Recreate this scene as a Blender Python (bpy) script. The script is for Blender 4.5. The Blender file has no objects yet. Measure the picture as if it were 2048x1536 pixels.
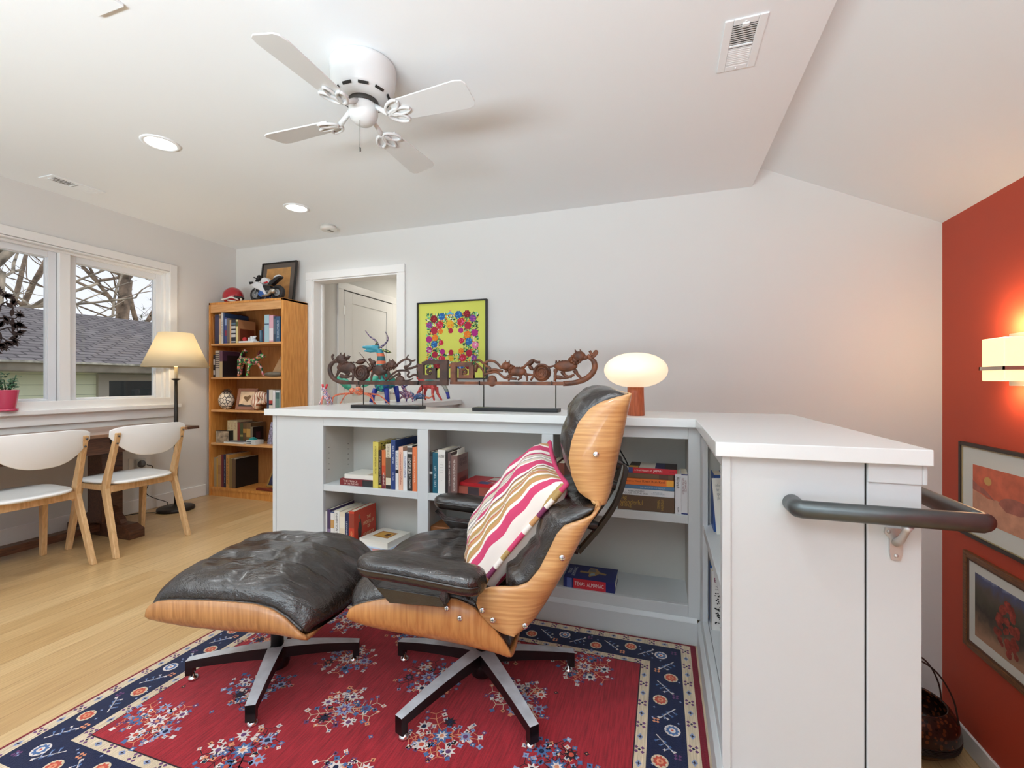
import bpy, math, random
from mathutils import Vector, Matrix, Euler
random.seed(7)
scene = bpy.context.scene
COL = scene.collection
PI = math.pi

# ---------------------------------------------------------------- camera, world, exposure, large lights
cam_d = bpy.data.cameras.new('camera'); cam = bpy.data.objects.new('camera', cam_d); COL.objects.link(cam)
cam_d.sensor_width = 36.0; cam_d.lens = 36.0*910.2/2048.0; cam_d.shift_y = -4.0/2048.0
cam_d.clip_start = 0.05; cam_d.clip_end = 200
YAW = math.atan(302/910.2)
cam.location = (0, 0, 1.08); cam.rotation_euler = (PI/2, 0, YAW)
scene.camera = cam
vs = scene.view_settings
vs.view_transform = 'Standard'; vs.look = 'None'; vs.gamma = 1.0; vs.use_curve_mapping = False
vs.exposure = 0.0
scene.display_settings.display_device = 'sRGB'

def lin(c):
    c = c/255.0
    return c/12.92 if c <= 0.04045 else ((c+0.055)/1.055)**2.4
def rgb(c): return (lin(c[0]), lin(c[1]), lin(c[2]), 1.0)

world = bpy.data.worlds.new('overcast_sky'); scene.world = world; world.use_nodes = True
wn = world.node_tree.nodes; wl = world.node_tree.links; wn.clear()
w_out = wn.new('ShaderNodeOutputWorld'); w_bg = wn.new('ShaderNodeBackground')
w_tc = wn.new('ShaderNodeTexCoord'); w_sep = wn.new('ShaderNodeSeparateXYZ'); w_rmp = wn.new('ShaderNodeValToRGB')
w_noi = wn.new('ShaderNodeTexNoise'); w_noi.inputs['Scale'].default_value = 3.0; w_noi.inputs['Detail'].default_value = 5
w_mix = wn.new('ShaderNodeMixRGB'); w_mix.blend_type = 'MIX'
wl.new(w_tc.outputs['Generated'], w_sep.inputs[0]); wl.new(w_sep.outputs['Z'], w_rmp.inputs[0])
e = w_rmp.color_ramp.elements
e[0].position = 0.0; e[0].color = (0.16, 0.15, 0.13, 1)
e[1].position = 0.03; e[1].color = (0.86, 0.90, 0.97, 1)
n_ = e.new(0.6); n_.color = (0.66, 0.79, 1.0, 1)
wl.new(w_tc.outputs['Generated'], w_noi.inputs['Vector'])
wl.new(w_rmp.outputs[0], w_mix.inputs[1]); w_mix.inputs[2].default_value = (0.97, 0.97, 0.98, 1)
w_r2 = wn.new('ShaderNodeMath'); w_r2.operation = 'MULTIPLY'; w_r2.inputs[1].default_value = 0.6
wl.new(w_noi.outputs[0], w_r2.inputs[0]); 
w_gt = wn.new('ShaderNodeMath'); w_gt.operation = 'GREATER_THAN'; w_gt.inputs[1].default_value = 0.01
wl.new(w_sep.outputs['Z'], w_gt.inputs[0])
w_m3 = wn.new('ShaderNodeMath'); w_m3.operation = 'MULTIPLY'
wl.new(w_gt.outputs[0], w_m3.inputs[0]); wl.new(w_r2.outputs[0], w_m3.inputs[1]); wl.new(w_m3.outputs[0], w_mix.inputs[0])
wl.new(w_mix.outputs[0], w_bg.inputs[0]); w_bg.inputs[1].default_value = 1.1
wl.new(w_bg.outputs[0], w_out.inputs[0])

def area(name, loc, rot, sx, sy, power, color=(1, 1, 1), shape='RECTANGLE', spread=PI):
    d = bpy.data.lights.new(name, 'AREA'); d.shape = shape; d.size = sx
    if shape in ('RECTANGLE', 'ELLIPSE'): d.size_y = sy
    d.energy = power; d.color = color; d.spread = spread
    o = bpy.data.objects.new(name, d); COL.objects.link(o); o.location = loc; o.rotation_euler = rot
    return o
def point(name, loc, power, r, color):
    d = bpy.data.lights.new(name, 'POINT'); d.energy = power; d.shadow_soft_size = r; d.color = color
    o = bpy.data.objects.new(name, d); COL.objects.link(o); o.location = loc
    return o
# added fill light behind the viewer, aimed up so the ceiling bounces it
area('fill_uplight_front', (-1.0, -2.2, 0.75), (PI/2+.95, 0, 0), 3.8, .5, 158, (0.83, 0.96, 1.06), spread=math.radians(112))
# ---------------------------------------------------------------- materials
MATS = {}
def nodes_of(name):
    m = bpy.data.materials.new(name); m.use_nodes = True
    nt = m.node_tree; return m, nt, nt.nodes['Principled BSDF']
def M(name, c, rough=0.5, metal=0.0, spec=0.5, var=None, bump=None, coat=0.0, sheen=0.0):
    """plain procedural material; c in sRGB 0-255; var=(scale, amount), bump=(scale, strength)"""
    if name in MATS: return MATS[name]
    m, nt, b = nodes_of(name)
    b.inputs['Base Color'].default_value = rgb(c); b.inputs['Roughness'].default_value = rough
    b.inputs['Metallic'].default_value = metal; b.inputs['Specular IOR Level'].default_value = spec
    b.inputs['Coat Weight'].default_value = coat; b.inputs['Sheen Weight'].default_value = sheen
    if var or bump:
        tc = nt.nodes.new('ShaderNodeTexCoord')
    if var:
        n = nt.nodes.new('ShaderNodeTexNoise'); n.inputs['Scale'].default_value = var[0]; n.inputs['Detail'].default_value = 4
        r = nt.nodes.new('ShaderNodeValToRGB'); a = var[1]
        r.color_ramp.elements[0].position = 0.3; r.color_ramp.elements[1].position = 0.7
        r.color_ramp.elements[0].color = rgb([max(0, x*(1-a)) for x in c]); r.color_ramp.elements[1].color = rgb([min(255, x*(1+a)) for x in c])
        nt.links.new(tc.outputs['Object'], n.inputs['Vector']); nt.links.new(n.outputs[0], r.inputs[0]); nt.links.new(r.outputs[0], b.inputs['Base Color'])
    if bump:
        n = nt.nodes.new('ShaderNodeTexNoise'); n.inputs['Scale'].default_value = bump[0]; n.inputs['Detail'].default_value = 5
        u = nt.nodes.new('ShaderNodeBump'); u.inputs['Strength'].default_value = bump[1]; u.inputs['Distance'].default_value = 0.004
        nt.links.new(tc.outputs['Object'], n.inputs['Vector']); nt.links.new(n.outputs[0], u.inputs['Height']); nt.links.new(u.outputs[0], b.inputs['Normal'])
    MATS[name] = m; return m
def wood(name, c1, c2, scale=(1, 1, 1), rough=0.4, grain=14, spec=0.5, coat=0.0, dist=2.5):
    """streaked wood grain; scale squeezes the noise: small value = long along that axis"""
    if name in MATS: return MATS[name]
    m, nt, b = nodes_of(name)
    tc = nt.nodes.new('ShaderNodeTexCoord'); mp = nt.nodes.new('ShaderNodeMapping'); mp.inputs['Scale'].default_value = scale
    n = nt.nodes.new('ShaderNodeTexNoise'); n.inputs['Scale'].default_value = grain; n.inputs['Detail'].default_value = 6; n.inputs['Distortion'].default_value = dist*0.2
    r = nt.nodes.new('ShaderNodeValToRGB'); r.color_ramp.elements[0].position = 0.32; r.color_ramp.elements[1].position = 0.68
    r.color_ramp.elements[0].color = rgb(c1); r.color_ramp.elements[1].color = rgb(c2)
    nt.links.new(tc.outputs['Object'], mp.inputs[0]); nt.links.new(mp.outputs[0], n.inputs['Vector']); nt.links.new(n.outputs[0], r.inputs[0])
    nt.links.new(r.outputs[0], b.inputs['Base Color']); b.inputs['Roughness'].default_value = rough
    b.inputs['Specular IOR Level'].default_value = spec; b.inputs['Coat Weight'].default_value = coat
    MATS[name] = m; return m
def emis(name, c, strength, base=(255, 255, 255)):
    if name in MATS: return MATS[name]
    m, nt, b = nodes_of(name); b.inputs['Base Color'].default_value = rgb(base)
    b.inputs['Emission Color'].default_value = rgb(c); b.inputs['Emission Strength'].default_value = strength
    MATS[name] = m; return m
def bands(name, stops, axis='Z', rough=0.5, coord='Generated', scale=1.0, wobble=0.0):
    """hard-edged stripes along an axis: stops = [(pos, colour)]"""
    if name in MATS: return MATS[name]
    m, nt, b = nodes_of(name)
    tc = nt.nodes.new('ShaderNodeTexCoord'); sp = nt.nodes.new('ShaderNodeSeparateXYZ'); r = nt.nodes.new('ShaderNodeValToRGB')
    r.color_ramp.interpolation = 'CONSTANT'
    el = r.color_ramp.elements
    while len(el) > 1: el.remove(el[-1])
    el[0].position = stops[0][0]; el[0].color = rgb(stops[0][1])
    for p, c in stops[1:]:
        k = el.new(p); k.color = rgb(c)
    nt.links.new(tc.outputs[coord], sp.inputs[0]); nt.links.new(sp.outputs[axis], r.inputs[0])
    nt.links.new(r.outputs[0], b.inputs['Base Color']); b.inputs['Roughness'].default_value = rough
    MATS[name] = m; return m
def dots(name, base, cols, scale=60, rough=0.4, size=0.35):
    """hand-painted dots over a base colour"""
    if name in MATS: return MATS[name]
    m, nt, b = nodes_of(name)
    tc = nt.nodes.new('ShaderNodeTexCoord'); v = nt.nodes.new('ShaderNodeTexVoronoi'); v.inputs['Scale'].default_value = scale
    r = nt.nodes.new('ShaderNodeValToRGB'); r.color_ramp.interpolation = 'CONSTANT'
    r.color_ramp.elements[0].color = (1, 1, 1, 1); r.color_ramp.elements[1].position = size; r.color_ramp.elements[1].color = (0, 0, 0, 1)
    cr = nt.nodes.new('ShaderNodeValToRGB'); cr.color_ramp.interpolation = 'CONSTANT'; el = cr.color_ramp.elements
    el[0].color = rgb(cols[0]); el[1].position = 1.0/len(cols); el[1].color = rgb(cols[1 % len(cols)])
    for i in range(2, len(cols)):
        k = el.new(i/len(cols)); k.color = rgb(cols[i])
    sp = nt.nodes.new('ShaderNodeSeparateColor'); mx = nt.nodes.new('ShaderNodeMixRGB'); mx.inputs[1].default_value = rgb(base)
    nt.links.new(tc.outputs['Object'], v.inputs['Vector']); nt.links.new(v.outputs['Distance'], r.inputs[0])
    nt.links.new(v.outputs['Color'], sp.inputs[0]); nt.links.new(sp.outputs[0], cr.inputs[0])
    nt.links.new(r.outputs[0], mx.inputs[0]); nt.links.new(cr.outputs[0], mx.inputs[2]); nt.links.new(mx.outputs[0], b.inputs['Base Color'])
    b.inputs['Roughness'].default_value = rough
    MATS[name] = m; return m

wall_white = M('wall_paint_white', (230, 230, 227), 0.65, spec=0.3, bump=(180, 0.04))
ceil_white = M('ceiling_paint_white', (246, 249, 250), 0.75, spec=0.2, bump=(120, 0.04))
red_paint = M('wall_paint_red', (196, 76, 52), 0.55, spec=0.35, bump=(180, 0.04))
trim_white = M('trim_semigloss_white', (243, 243, 241), 0.35)
cab_white = M('cabinet_paint_white', (209, 213, 214), 0.4)
quartz = M('countertop_white', (226, 229, 228), 0.25)
black_metal = M('black_metal', (24, 24, 25), 0.4, 0.3)
chrome = M('chrome', (225, 227, 230), 0.15, 1.0)
black_satin = M('black_satin', (18, 18, 19), 0.35)
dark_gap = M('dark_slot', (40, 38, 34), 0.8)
nickel = M('satin_nickel', (200, 197, 194), 0.38, 0.55)
paper = M('paper_cream', (226, 216, 194), 0.85, spec=0.1)
paper_white = M('paper_white', (236, 234, 226), 0.8, spec=0.1)

# ---------------------------------------------------------------- geometry helpers
class MB:
    def __init__(s): s.v = []; s.f = []; s.m = []; s.sm = []; s.mi = 0; s.T = None
    def add(s, vs_, fs, smooth=False):
        o = len(s.v)
        for p in vs_:
            p = Vector(p); s.v.append(tuple(s.T @ p) if s.T else tuple(p))
        for f in fs:
            s.f.append([i+o for i in f]); s.m.append(s.mi); s.sm.append(smooth)
    def box(s, a, b):
        x0, y0, z0 = [min(a[i], b[i]) for i in range(3)]; x1, y1, z1 = [max(a[i], b[i]) for i in range(3)]
        s.add([(x0,y0,z0),(x1,y0,z0),(x1,y1,z0),(x0,y1,z0),(x0,y0,z1),(x1,y0,z1),(x1,y1,z1),(x0,y1,z1)],
              [(0,3,2,1),(4,5,6,7),(0,1,5,4),(1,2,6,5),(2,3,7,6),(3,0,4,7)]); return s
    def hexa(s, q):
        """eight corners: bottom ring then top ring"""
        s.add(q, [(0,3,2,1),(4,5,6,7),(0,1,5,4),(1,2,6,5),(2,3,7,6),(3,0,4,7)]); return s
    def grid(s, rows, cu=False, cv=False, smooth=True, capu=False):
        n = len(rows); k = len(rows[0]); V = [p for r in rows for p in r]; F = []
        for i in range(n if cu else n-1):
            for j in range(k if cv else k-1):
                a = i*k+j; b_ = i*k+(j+1) % k; c = ((i+1) % n)*k+(j+1) % k; d = ((i+1) % n)*k+j
                F.append((a, b_, c, d))
        if capu: F.append(tuple(range(k-1, -1, -1))); F.append(tuple((n-1)*k+j for j in range(k)))
        s.add(V, F, smooth); return s
    def tube(s, pts, r, n=8, flat=None, caps=True, smooth=True, up=None):
        P = [Vector(p) for p in pts]; L = len(P)
        R = r if isinstance(r, (list, tuple)) else [r]*L
        t0 = (P[1]-P[0]).normalized()
        ref = Vector(up) if up else (Vector((0, 0, 1)) if abs(t0.z) < 0.9 else Vector((1, 0, 0)))
        nrm = (ref-t0*ref.dot(t0)).normalized(); rows = []
        for i in range(L):
            t = (P[min(i+1, L-1)]-P[max(i-1, 0)])
            t = t.normalized() if t.length > 1e-9 else t0
            nrm = (nrm-t*nrm.dot(t)); nrm = nrm.normalized() if nrm.length > 1e-9 else ref
            bi = t.cross(nrm); row = []
            for j in range(n):
                a = 2*PI*j/n; off = (nrm*math.cos(a)+bi*math.sin(a))*R[i]
                if flat: ax = Vector(flat[0]); off = off-ax*off.dot(ax)*(1-flat[1])
                row.append(P[i]+off)
            rows.append(row)
        s.grid(rows, cv=True, smooth=smooth, capu=caps); return s
    def cyl(s, a, b, r0, r1=None, n=20, smooth=True):
        return s.tube([a, b], [r0, r0 if r1 is None else r1], n, smooth=smooth)
    def lathe(s, prof, c=(0, 0, 0), n=28, axis='Z', smooth=True):
        rows = []
        for r, z in prof:
            row = []
            for j in range(n):
                a = 2*PI*j/n; p = (r*math.cos(a), r*math.sin(a), z)
                if axis == 'X': p = (z, p[0], p[1])
                if axis == 'Y': p = (p[1], z, p[0])
                row.append((p[0]+c[0], p[1]+c[1], p[2]+c[2]))
            rows.append(row)
        s.grid(rows, cv=True, smooth=smooth, capu=True); return s
    def ell(s, c, r, n=14, m=9, rot=None):
        if not isinstance(r, (list, tuple)): r = (r, r, r)
        R = Euler(rot).to_matrix() if rot else None; rows = []
        for i in range(m+1):
            a = -PI/2+PI*i/m; row = []
            for j in range(n):
                b_ = 2*PI*j/n
                p = Vector((r[0]*math.cos(a)*math.cos(b_), r[1]*math.cos(a)*math.sin(b_), r[2]*math.sin(a)))
                if R: p = R @ p
                row.append(p+Vector(c))
            rows.append(row)
        s.grid(rows, cv=True); return s
    def prism(s, poly, fn, d0, d1, smooth=False):
        """poly 2D extruded between depths; fn(u, v, d) -> 3D"""
        n = len(poly)
        V = [fn(u, v, d0) for u, v in poly]+[fn(u, v, d1) for u, v in poly]
        s.add(V, [tuple(range(n-1, -1, -1)), tuple(range(n, 2*n))]+[(i, (i+1) % n, n+(i+1) % n, n+i) for i in range(n)], smooth); return s
    def poly(s, pts): s.add(pts, [tuple(range(len(pts)))]); return s
    def build(s, name, mat, parent=None, bevel=0, seg=2, sub=0, solid=0, remesh=0, fix=True, smooth_it=0):
        me = bpy.data.meshes.new(name); me.from_pydata(s.v, [], s.f)
        for m in (mat if isinstance(mat, (list, tuple)) else [mat]): me.materials.append(m)
        me.polygons.foreach_set('material_index', s.m); me.polygons.foreach_set('use_smooth', s.sm)
        if fix:
            import bmesh
            bm = bmesh.new(); bm.from_mesh(me); bmesh.ops.recalc_face_normals(bm, faces=bm.faces); bm.to_mesh(me); bm.free()
        me.update()
        o = bpy.data.objects.new(name, me); COL.objects.link(o)
        if parent: o.parent = parent
        if remesh:
            k = o.modifiers.new('r', 'REMESH'); k.mode = 'VOXEL'; k.voxel_size = remesh; k.use_smooth_shade = True
        if smooth_it:
            k = o.modifiers.new('sm', 'SMOOTH'); k.iterations = smooth_it; k.factor = 0.5
        if solid:
            k = o.modifiers.new('s', 'SOLIDIFY'); k.thickness = abs(solid); k.offset = 1 if solid > 0 else -1
        if bevel:
            k = o.modifiers.new('b', 'BEVEL'); k.width = bevel; k.segments = seg; k.limit_method = 'ANGLE'; k.angle_limit = math.radians(40)
        if sub:
            k = o.modifiers.new('u', 'SUBSURF'); k.levels = sub; k.render_levels = sub
        return o
def tag(o, label, cat, group=None, kind=None):
    o['label'] = label; o['category'] = cat
    if group: o['group'] = group
    if kind: o['kind'] = kind
    return o
def thing(name, label, cat, loc=(0, 0, 0), rz=0, group=None, rot=None):
    o = bpy.data.objects.new(name, None); o.empty_display_size = 0.05; COL.objects.link(o)
    o.location = loc; o.rotation_euler = rot if rot else (0, 0, rz)
    return tag(o, label, cat, group)
def struct(mb, name, mat, bevel=0, parent=None):
    o = mb.build(name, mat, parent, bevel=bevel)
    if not parent: o['kind'] = 'structure'
    return o
def copy_tree(o, parent=None):
    c = o.copy(); COL.objects.link(c)
    if parent: c.parent = parent
    for ch in list(o.children): copy_tree(ch, c)
    return c
def text(name, body, mat, parent, origin, xd, up, length=None, height=None, align='CENTER', lines=1, off=0.0, spacing=1.0):
    """flat lettering as mesh: centred on origin, running along xd"""
    cu = bpy.data.curves.new(name, 'FONT'); cu.body = body; cu.align_x = align; cu.align_y = 'CENTER'; cu.size = 1.0; cu.resolution_u = 2
    cu.space_line = 0.9; cu.space_character = spacing
    ob = bpy.data.objects.new(name, cu); COL.objects.link(ob)
    me = bpy.data.meshes.new_from_object(ob); bpy.data.objects.remove(ob); bpy.data.curves.remove(cu)
    if not me.vertices: return None
    xs = [v.co.x for v in me.vertices]; ys = [v.co.y for v in me.vertices]
    w = max(xs)-min(xs); h = max(ys)-min(ys); cx = (max(xs)+min(xs))/2; cy = (max(ys)+min(ys))/2
    sx = length/w if length else None; sy = height/h if height else None
    if sx is None: sx = sy
    if sy is None: sy = sx
    X = Vector(xd).normalized(); U = Vector(up).normalized(); N = X.cross(U); O = Vector(origin)
    for v in me.vertices:
        v.co = O+X*((v.co.x-cx)*sx)+U*((v.co.y-cy)*sy)+N*(v.co.z+off)
    me.materials.clear(); me.materials.append(mat)
    o = bpy.data.objects.new(name, me); COL.objects.link(o); o.parent = parent
    return o
def resample(P, n):
    P = [Vector(p) for p in P]; d = [0]
    for i in range(1, len(P)): d.append(d[-1]+(P[i]-P[i-1]).length)
    out = []; k = 0
    for i in range(n):
        t = d[-1]*i/(n-1)
        while k < len(P)-2 and d[k+1] < t: k += 1
        a = (t-d[k])/max(1e-9, d[k+1]-d[k]); out.append(P[k].lerp(P[k+1], min(1, max(0, a))))
    return out
def smooth_path(P, n):
    """Catmull-Rom through the points"""
    P = [Vector(p) for p in P]; Q = [P[0]*2-P[1]]+P+[P[-1]*2-P[-2]]; out = []; m = len(P)-1
    for i in range(n):
        t = m*i/(n-1); k = min(int(t), m-1); t -= k; a, b, c, d = Q[k:k+4]
        out.append(0.5*((2*b)+(c-a)*t+(2*a-5*b+4*c-d)*t*t+(3*b-a-3*c+d)*t**3))
    return out
# ---------------------------------------------------------------- the room shell
XL, XR, YB, YF, CE = -4.15, 1.651, 3.535, -2.4, 2.44
HX, ZL = 0.588, -1.016      # ceiling break, stair landing level
def floor_mat():
    m, nt, b = nodes_of('bamboo_floor')
    N = nt.nodes.new; L = nt.links.new
    tc = N('ShaderNodeTexCoord'); mp = N('ShaderNodeMapping'); mp.inputs['Rotation'].default_value = (0, 0, PI/2)
    br = N('ShaderNodeTexBrick'); br.offset = 0.37; br.offset_frequency = 3
    br.inputs['Scale'].default_value = 1.0; br.inputs['Brick Width'].default_value = 1.83; br.inputs['Row Height'].default_value = 0.096
    br.inputs['Mortar Size'].default_value = 0.0009; br.inputs['Mortar Smooth'].default_value = 0.1; br.inputs['Bias'].default_value = 0.0
    br.inputs['Color1'].default_value = rgb((196, 160, 112)); br.inputs['Color2'].default_value = rgb((212, 180, 134)); br.inputs['Mortar'].default_value = rgb((150, 110, 68))
    mp2 = N('ShaderNodeMapping'); mp2.inputs['Scale'].default_value = (26, 0.9, 1)
    no = N('ShaderNodeTexNoise'); no.inputs['Scale'].default_value = 5; no.inputs['Detail'].default_value = 6
    r = N('ShaderNodeValToRGB'); r.color_ramp.elements[0].position = 0.3; r.color_ramp.elements[1].position = 0.72
    r.color_ramp.elements[0].color = (0.70, 0.64, 0.56, 1); r.color_ramp.elements[1].color = (1.05, 1.04, 1.0, 1)
    mx = N('ShaderNodeMixRGB'); mx.blend_type = 'MULTIPLY'; mx.inputs[0].default_value = 0.75
    L(tc.outputs['Object'], mp.inputs[0]); L(mp.outputs[0], br.inputs['Vector']); L(tc.outputs['Object'], mp2.inputs[0]); L(mp2.outputs[0], no.inputs['Vector'])
    L(no.outputs[0], r.inputs[0]); L(br.outputs['Color'], mx.inputs[1]); L(r.outputs[0], mx.inputs[2]); L(mx.outputs[0], b.inputs['Base Color'])
    b.inputs['Roughness'].default_value = 0.28; b.inputs['Specular IOR Level'].default_value = 0.45
    return m
FLOOR = floor_mat()
f = MB(); f.box((XL-.12, YF-.12, -.2), (XR, 1.25, 0)); f.box((XL-.12, 1.25, -.2), (.585, 2.42, 0)); f.box((XL-.12, 2.42, -.2), (-1.635, YB+.02, 0))
struct(f, 'floor', FLOOR)
f = MB(); f.box((-1.7, 2.3, ZL-.15), (XR, YB, ZL)); struct(f, 'floor_landing', FLOOR)
# stair flight down to the landing, beside the half wall
f = MB()
for k in range(1, 6): f.box((.585, 1.25+.23*(k-1), ZL-.1), (XR, 1.25+.23*k, -.17*k))
struct(f, 'stairs', FLOOR)
# walls (0.12 thick, outside the room)
WY0, WY1, WZ0, WZ1 = 1.42, 2.867, 0.885, 2.05          # left window opening
V0, V1 = -1.55, .75      # unseen second opening in the left wall, added for daylight and leather highlights
w = MB(); w.box((XL-.14, YF-.12, 0), (XL, V0, CE)); w.box((XL-.14, V1, 0), (XL, WY0, CE)); w.box((XL-.14, V0, 0), (XL, V1, WZ0)); w.box((XL-.14, V0, WZ1), (XL, V1, CE)); w.box((XL-.14, WY1, 0), (XL, YB+.12, CE)); w.box((XL-.14, WY0, 0), (XL, WY1, WZ0)); w.box((XL-.14, WY0, WZ1), (XL, WY1, CE))
struct(w, 'wall_left', wall_white)
DX0, DX1, DZ = -3.18, -2.24, 2.055                      # doorway in the back wall
w = MB(); w.box((XL, YB, 0), (DX0, YB+.12, 2.7)); w.box((DX0, YB, DZ), (DX1, YB+.12, 2.7)); w.box((DX1, YB, ZL), (XR+.12, YB+.12, 2.7))
struct(w, 'wall_back', wall_white)
w = MB(); w.box((XR, YF-.12, ZL-.1), (XR+.12, YB, 2.3)); struct(w, 'wall_right', red_paint)
w = MB(); w.box((XL-.12, YF-.12, 0), (-3.1, YF, 2.7)); w.box((.7, YF-.12, 0), (XR+.12, YF, 2.7)); w.box((-3.1, YF-.12, 0), (.7, YF, .55)); w.box((-3.1, YF-.12, 2.3), (.7, YF, 2.7))
struct(w, 'wall_front', wall_white)
w = MB(); w.box((XL-.12, YF-.12, CE), (HX-.02, YB, CE+.12)); w.box((HX-.02, YF-.12, CE), (HX, YB, 2.72)); struct(w, 'ceiling', ceil_white)
sz = (2.587-2.071)/(XR-HX)
w = MB(); w.hexa([(HX-.02, YF-.12, 2.597), (XR+.12, YF-.12, 2.071-.12*sz), (XR+.12, YB, 2.071-.12*sz), (HX-.02, YB, 2.597), (HX-.02, YF-.12, 2.72), (XR+.12, YF-.12, 2.2), (XR+.12, YB, 2.2), (HX-.02, YB, 2.72)])
struct(w, 'ceiling_slope', ceil_white)
# stair well faces under the counters
w = MB(); w.box((-1.70, 2.42, ZL), (-1.635, YB, 0)); w.box((-1.635, 2.30, ZL), (.56, 2.42, -.02)); w.box((.5, 1.20, ZL), (.56, 2.42, -.02)); struct(w, 'wall_stairwell', wall_white)
# hall beyond the doorway
w = MB(); w.box((-3.36, YB+.12, 0), (-3.26, 6.4, 2.5)); struct(w, 'wall_hall_left', wall_white)
w = MB(); w.box((-2.12, YB+.12, 0), (-2.02, 6.4, 2.5)); struct(w, 'wall_hall_right', wall_white)
w = MB(); w.box((-3.36, 6.3, 0), (-2.02, 6.4, 2.5)); struct(w, 'wall_hall_end', wall_white)
w = MB(); w.box((-3.36, YB+.12, 2.44), (-2.02, 6.4, 2.5)); struct(w, 'ceiling_hall', ceil_white)
w = MB(); w.box((-3.36, YB+.02, -.2), (-2.02, 6.4, 0)); struct(w, 'floor_hall', FLOOR)
area('hall_fill_light', (-2.6, 5.2, 2.42), (0, 0, 0), .25, .25, 9, (1, .93, .82))  # added lamp without a fixture, only there to brighten the hall
# baseboards
w = MB(); w.box((XL, YF, 0), (XL+.015, 3.2, .105)); struct(w, 'baseboard_left', trim_white, .003)
w = MB(); w.box((-2.9, YB-.015, 0), (DX0-.075, YB, .105)); struct(w, 'baseboard_back', trim_white, .003)
w = MB(); w.box((-1.63, YB-.015, ZL), (XR-.015, YB, ZL+.11)); struct(w, 'baseboard_landing_back', trim_white, .003)
w = MB(); w.box((XR-.016, 2.42, ZL), (XR, YB, ZL+.11)); struct(w, 'baseboard_right', trim_white, .003)
# doorway casing and jamb
w = MB(); cw = .072; y0 = YB-.018
w.box((DX0-cw, y0, 0), (DX0, YB, DZ)); w.box((DX1, y0, 0), (DX1+cw, YB, DZ)); w.box((DX0-cw, y0-.002, DZ), (DX1+cw, YB, DZ+cw))
w.box((DX0, y0+.01, 0), (DX0+.015, YB+.135, DZ-.015)); w.box((DX1-.015, y0+.01, 0), (DX1, YB+.135, DZ-.015)); w.box((DX0, y0+.01, DZ-.015), (DX1, YB+.135, DZ))
w.box((DX0+.015, YB+.09, 0), (DX0+.03, YB+.12, DZ-.03))
struct(w, 'trim_1', trim_white, .003)
# panel door on the hall's left wall
HXW = -3.26
def hp(y, z, d): return (HXW+d, y, z)
w = MB(); w.box((HXW, 3.97, 0), (HXW+.02, 4.06, 2.07)); w.box((HXW, 4.98, 0), (HXW+.02, 5.06, 2.07)); w.box((HXW, 3.97, 2.07), (HXW+.02, 5.06, 2.15)); struct(w, 'trim_2', trim_white, .003)
d = MB(); d.box((HXW, 4.063, .01), (HXW+.012, 4.977, 2.058))
for a, b in (((4.063, .01), (4.19, 2.058)), ((4.85, .01), (4.977, 2.058)), ((4.19, 1.94), (4.85, 2.058)), ((4.19, .01), (4.85, .22)), ((4.19, .95), (4.85, 1.07))):
    d.box((HXW+.012, a[0], a[1]), (HXW+.022, b[0], b[1]))
door = struct(d, 'door_1', trim_white, .002)
h = MB(); [h.box((HXW+.018, 4.055, z), (HXW+.026, 4.068, z+.1)) for z in (.2, 1.0, 1.8)]; h.build('hinge', chrome, door)
g = MB(); g.box((HXW, 4.055, 2.055), (HXW+.019, 4.985, 2.064)); g.build('door_gap_shade', dark_gap, door)  # dark strip standing in for the shade in the gap above the door
k = MB(); k.lathe([(0, .022), (.025, .024), (.012, .034), (.02, .06), (.024, .075), (.015, .088), (0, .09)], (HXW, 4.93, .95), 18, 'X'); k.build('door_knob', chrome, door)

# ---------------------------------------------------------------- left window
gl, nt, b = nodes_of('window_glass')
t_ = nt.nodes.new('ShaderNodeBsdfTransparent'); g_ = nt.nodes.new('ShaderNodeBsdfGlossy'); g_.inputs['Roughness'].default_value = 0.02
mx_ = nt.nodes.new('ShaderNodeMixShader'); fr_ = nt.nodes.new('ShaderNodeFresnel'); fr_.inputs[0].default_value = 1.25
nt.links.new(fr_.outputs[0], mx_.inputs[0]); nt.links.new(t_.outputs[0], mx_.inputs[1]); nt.links.new(g_.outputs[0], mx_.inputs[2])
nt.links.new(mx_.outputs[0], nt.nodes['Material Output'].inputs[0])
GLASS = gl
def rect_frame(mb, y0, y1, z0, z1, wd, xa, xb):
    mb.box((xa, y0, z0), (xb, y0+wd, z1)); mb.box((xa, y1-wd, z0), (xb, y1, z1)); mb.box((xa, y0+wd, z0), (xb, y1-wd, z0+wd)); mb.box((xa, y0+wd, z1-wd), (xb, y1-wd, z1))
w = MB(); rect_frame(w, WY0-.062, WY1+.062, WZ0-.002, WZ1+.07, .062, XL, XL+.018)      # casing
for y in (WY0, WY1): w.box((XL-.14, y-.006, WZ0+.006), (XL+.01, y+.006, WZ1-.006))
w.box((XL-.139, WY0-.005, WZ1-.006), (XL+.011, WY1+.005, WZ1+.006)); w.box((XL-.139, WY0-.005, WZ0-.006), (XL+.011, WY1+.005, WZ0+.006))
rect_frame(w, WY0+.006, WY1-.006, WZ0+.006, WZ1-.006, .02, XL-.128, XL-.031)
MC = 2.144; w.box((XL-.127, MC-.032, WZ0+.026), (XL-.028, MC+.032, WZ1-.026))
win = struct(w, 'window_1', trim_white, .003)
w = MB(); w.box((XL, WY0-.08, WZ0-.032), (XL+.055, WY1+.075, WZ0+.002)); w.build('window_stool', trim_white, win, bevel=.005)
w = MB(); w.box((XL, WY0-.062, WZ0-.11), (XL+.018, WY1+.062, WZ0-.032)); w.box((XL, WY0-.062, WZ0-.042), (XL+.03, WY1+.062, WZ0-.032)); w.build('window_apron', trim_white, win, bevel=.003)
sash_grey = M('sash_vinyl', (232, 235, 238), .35)
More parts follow.
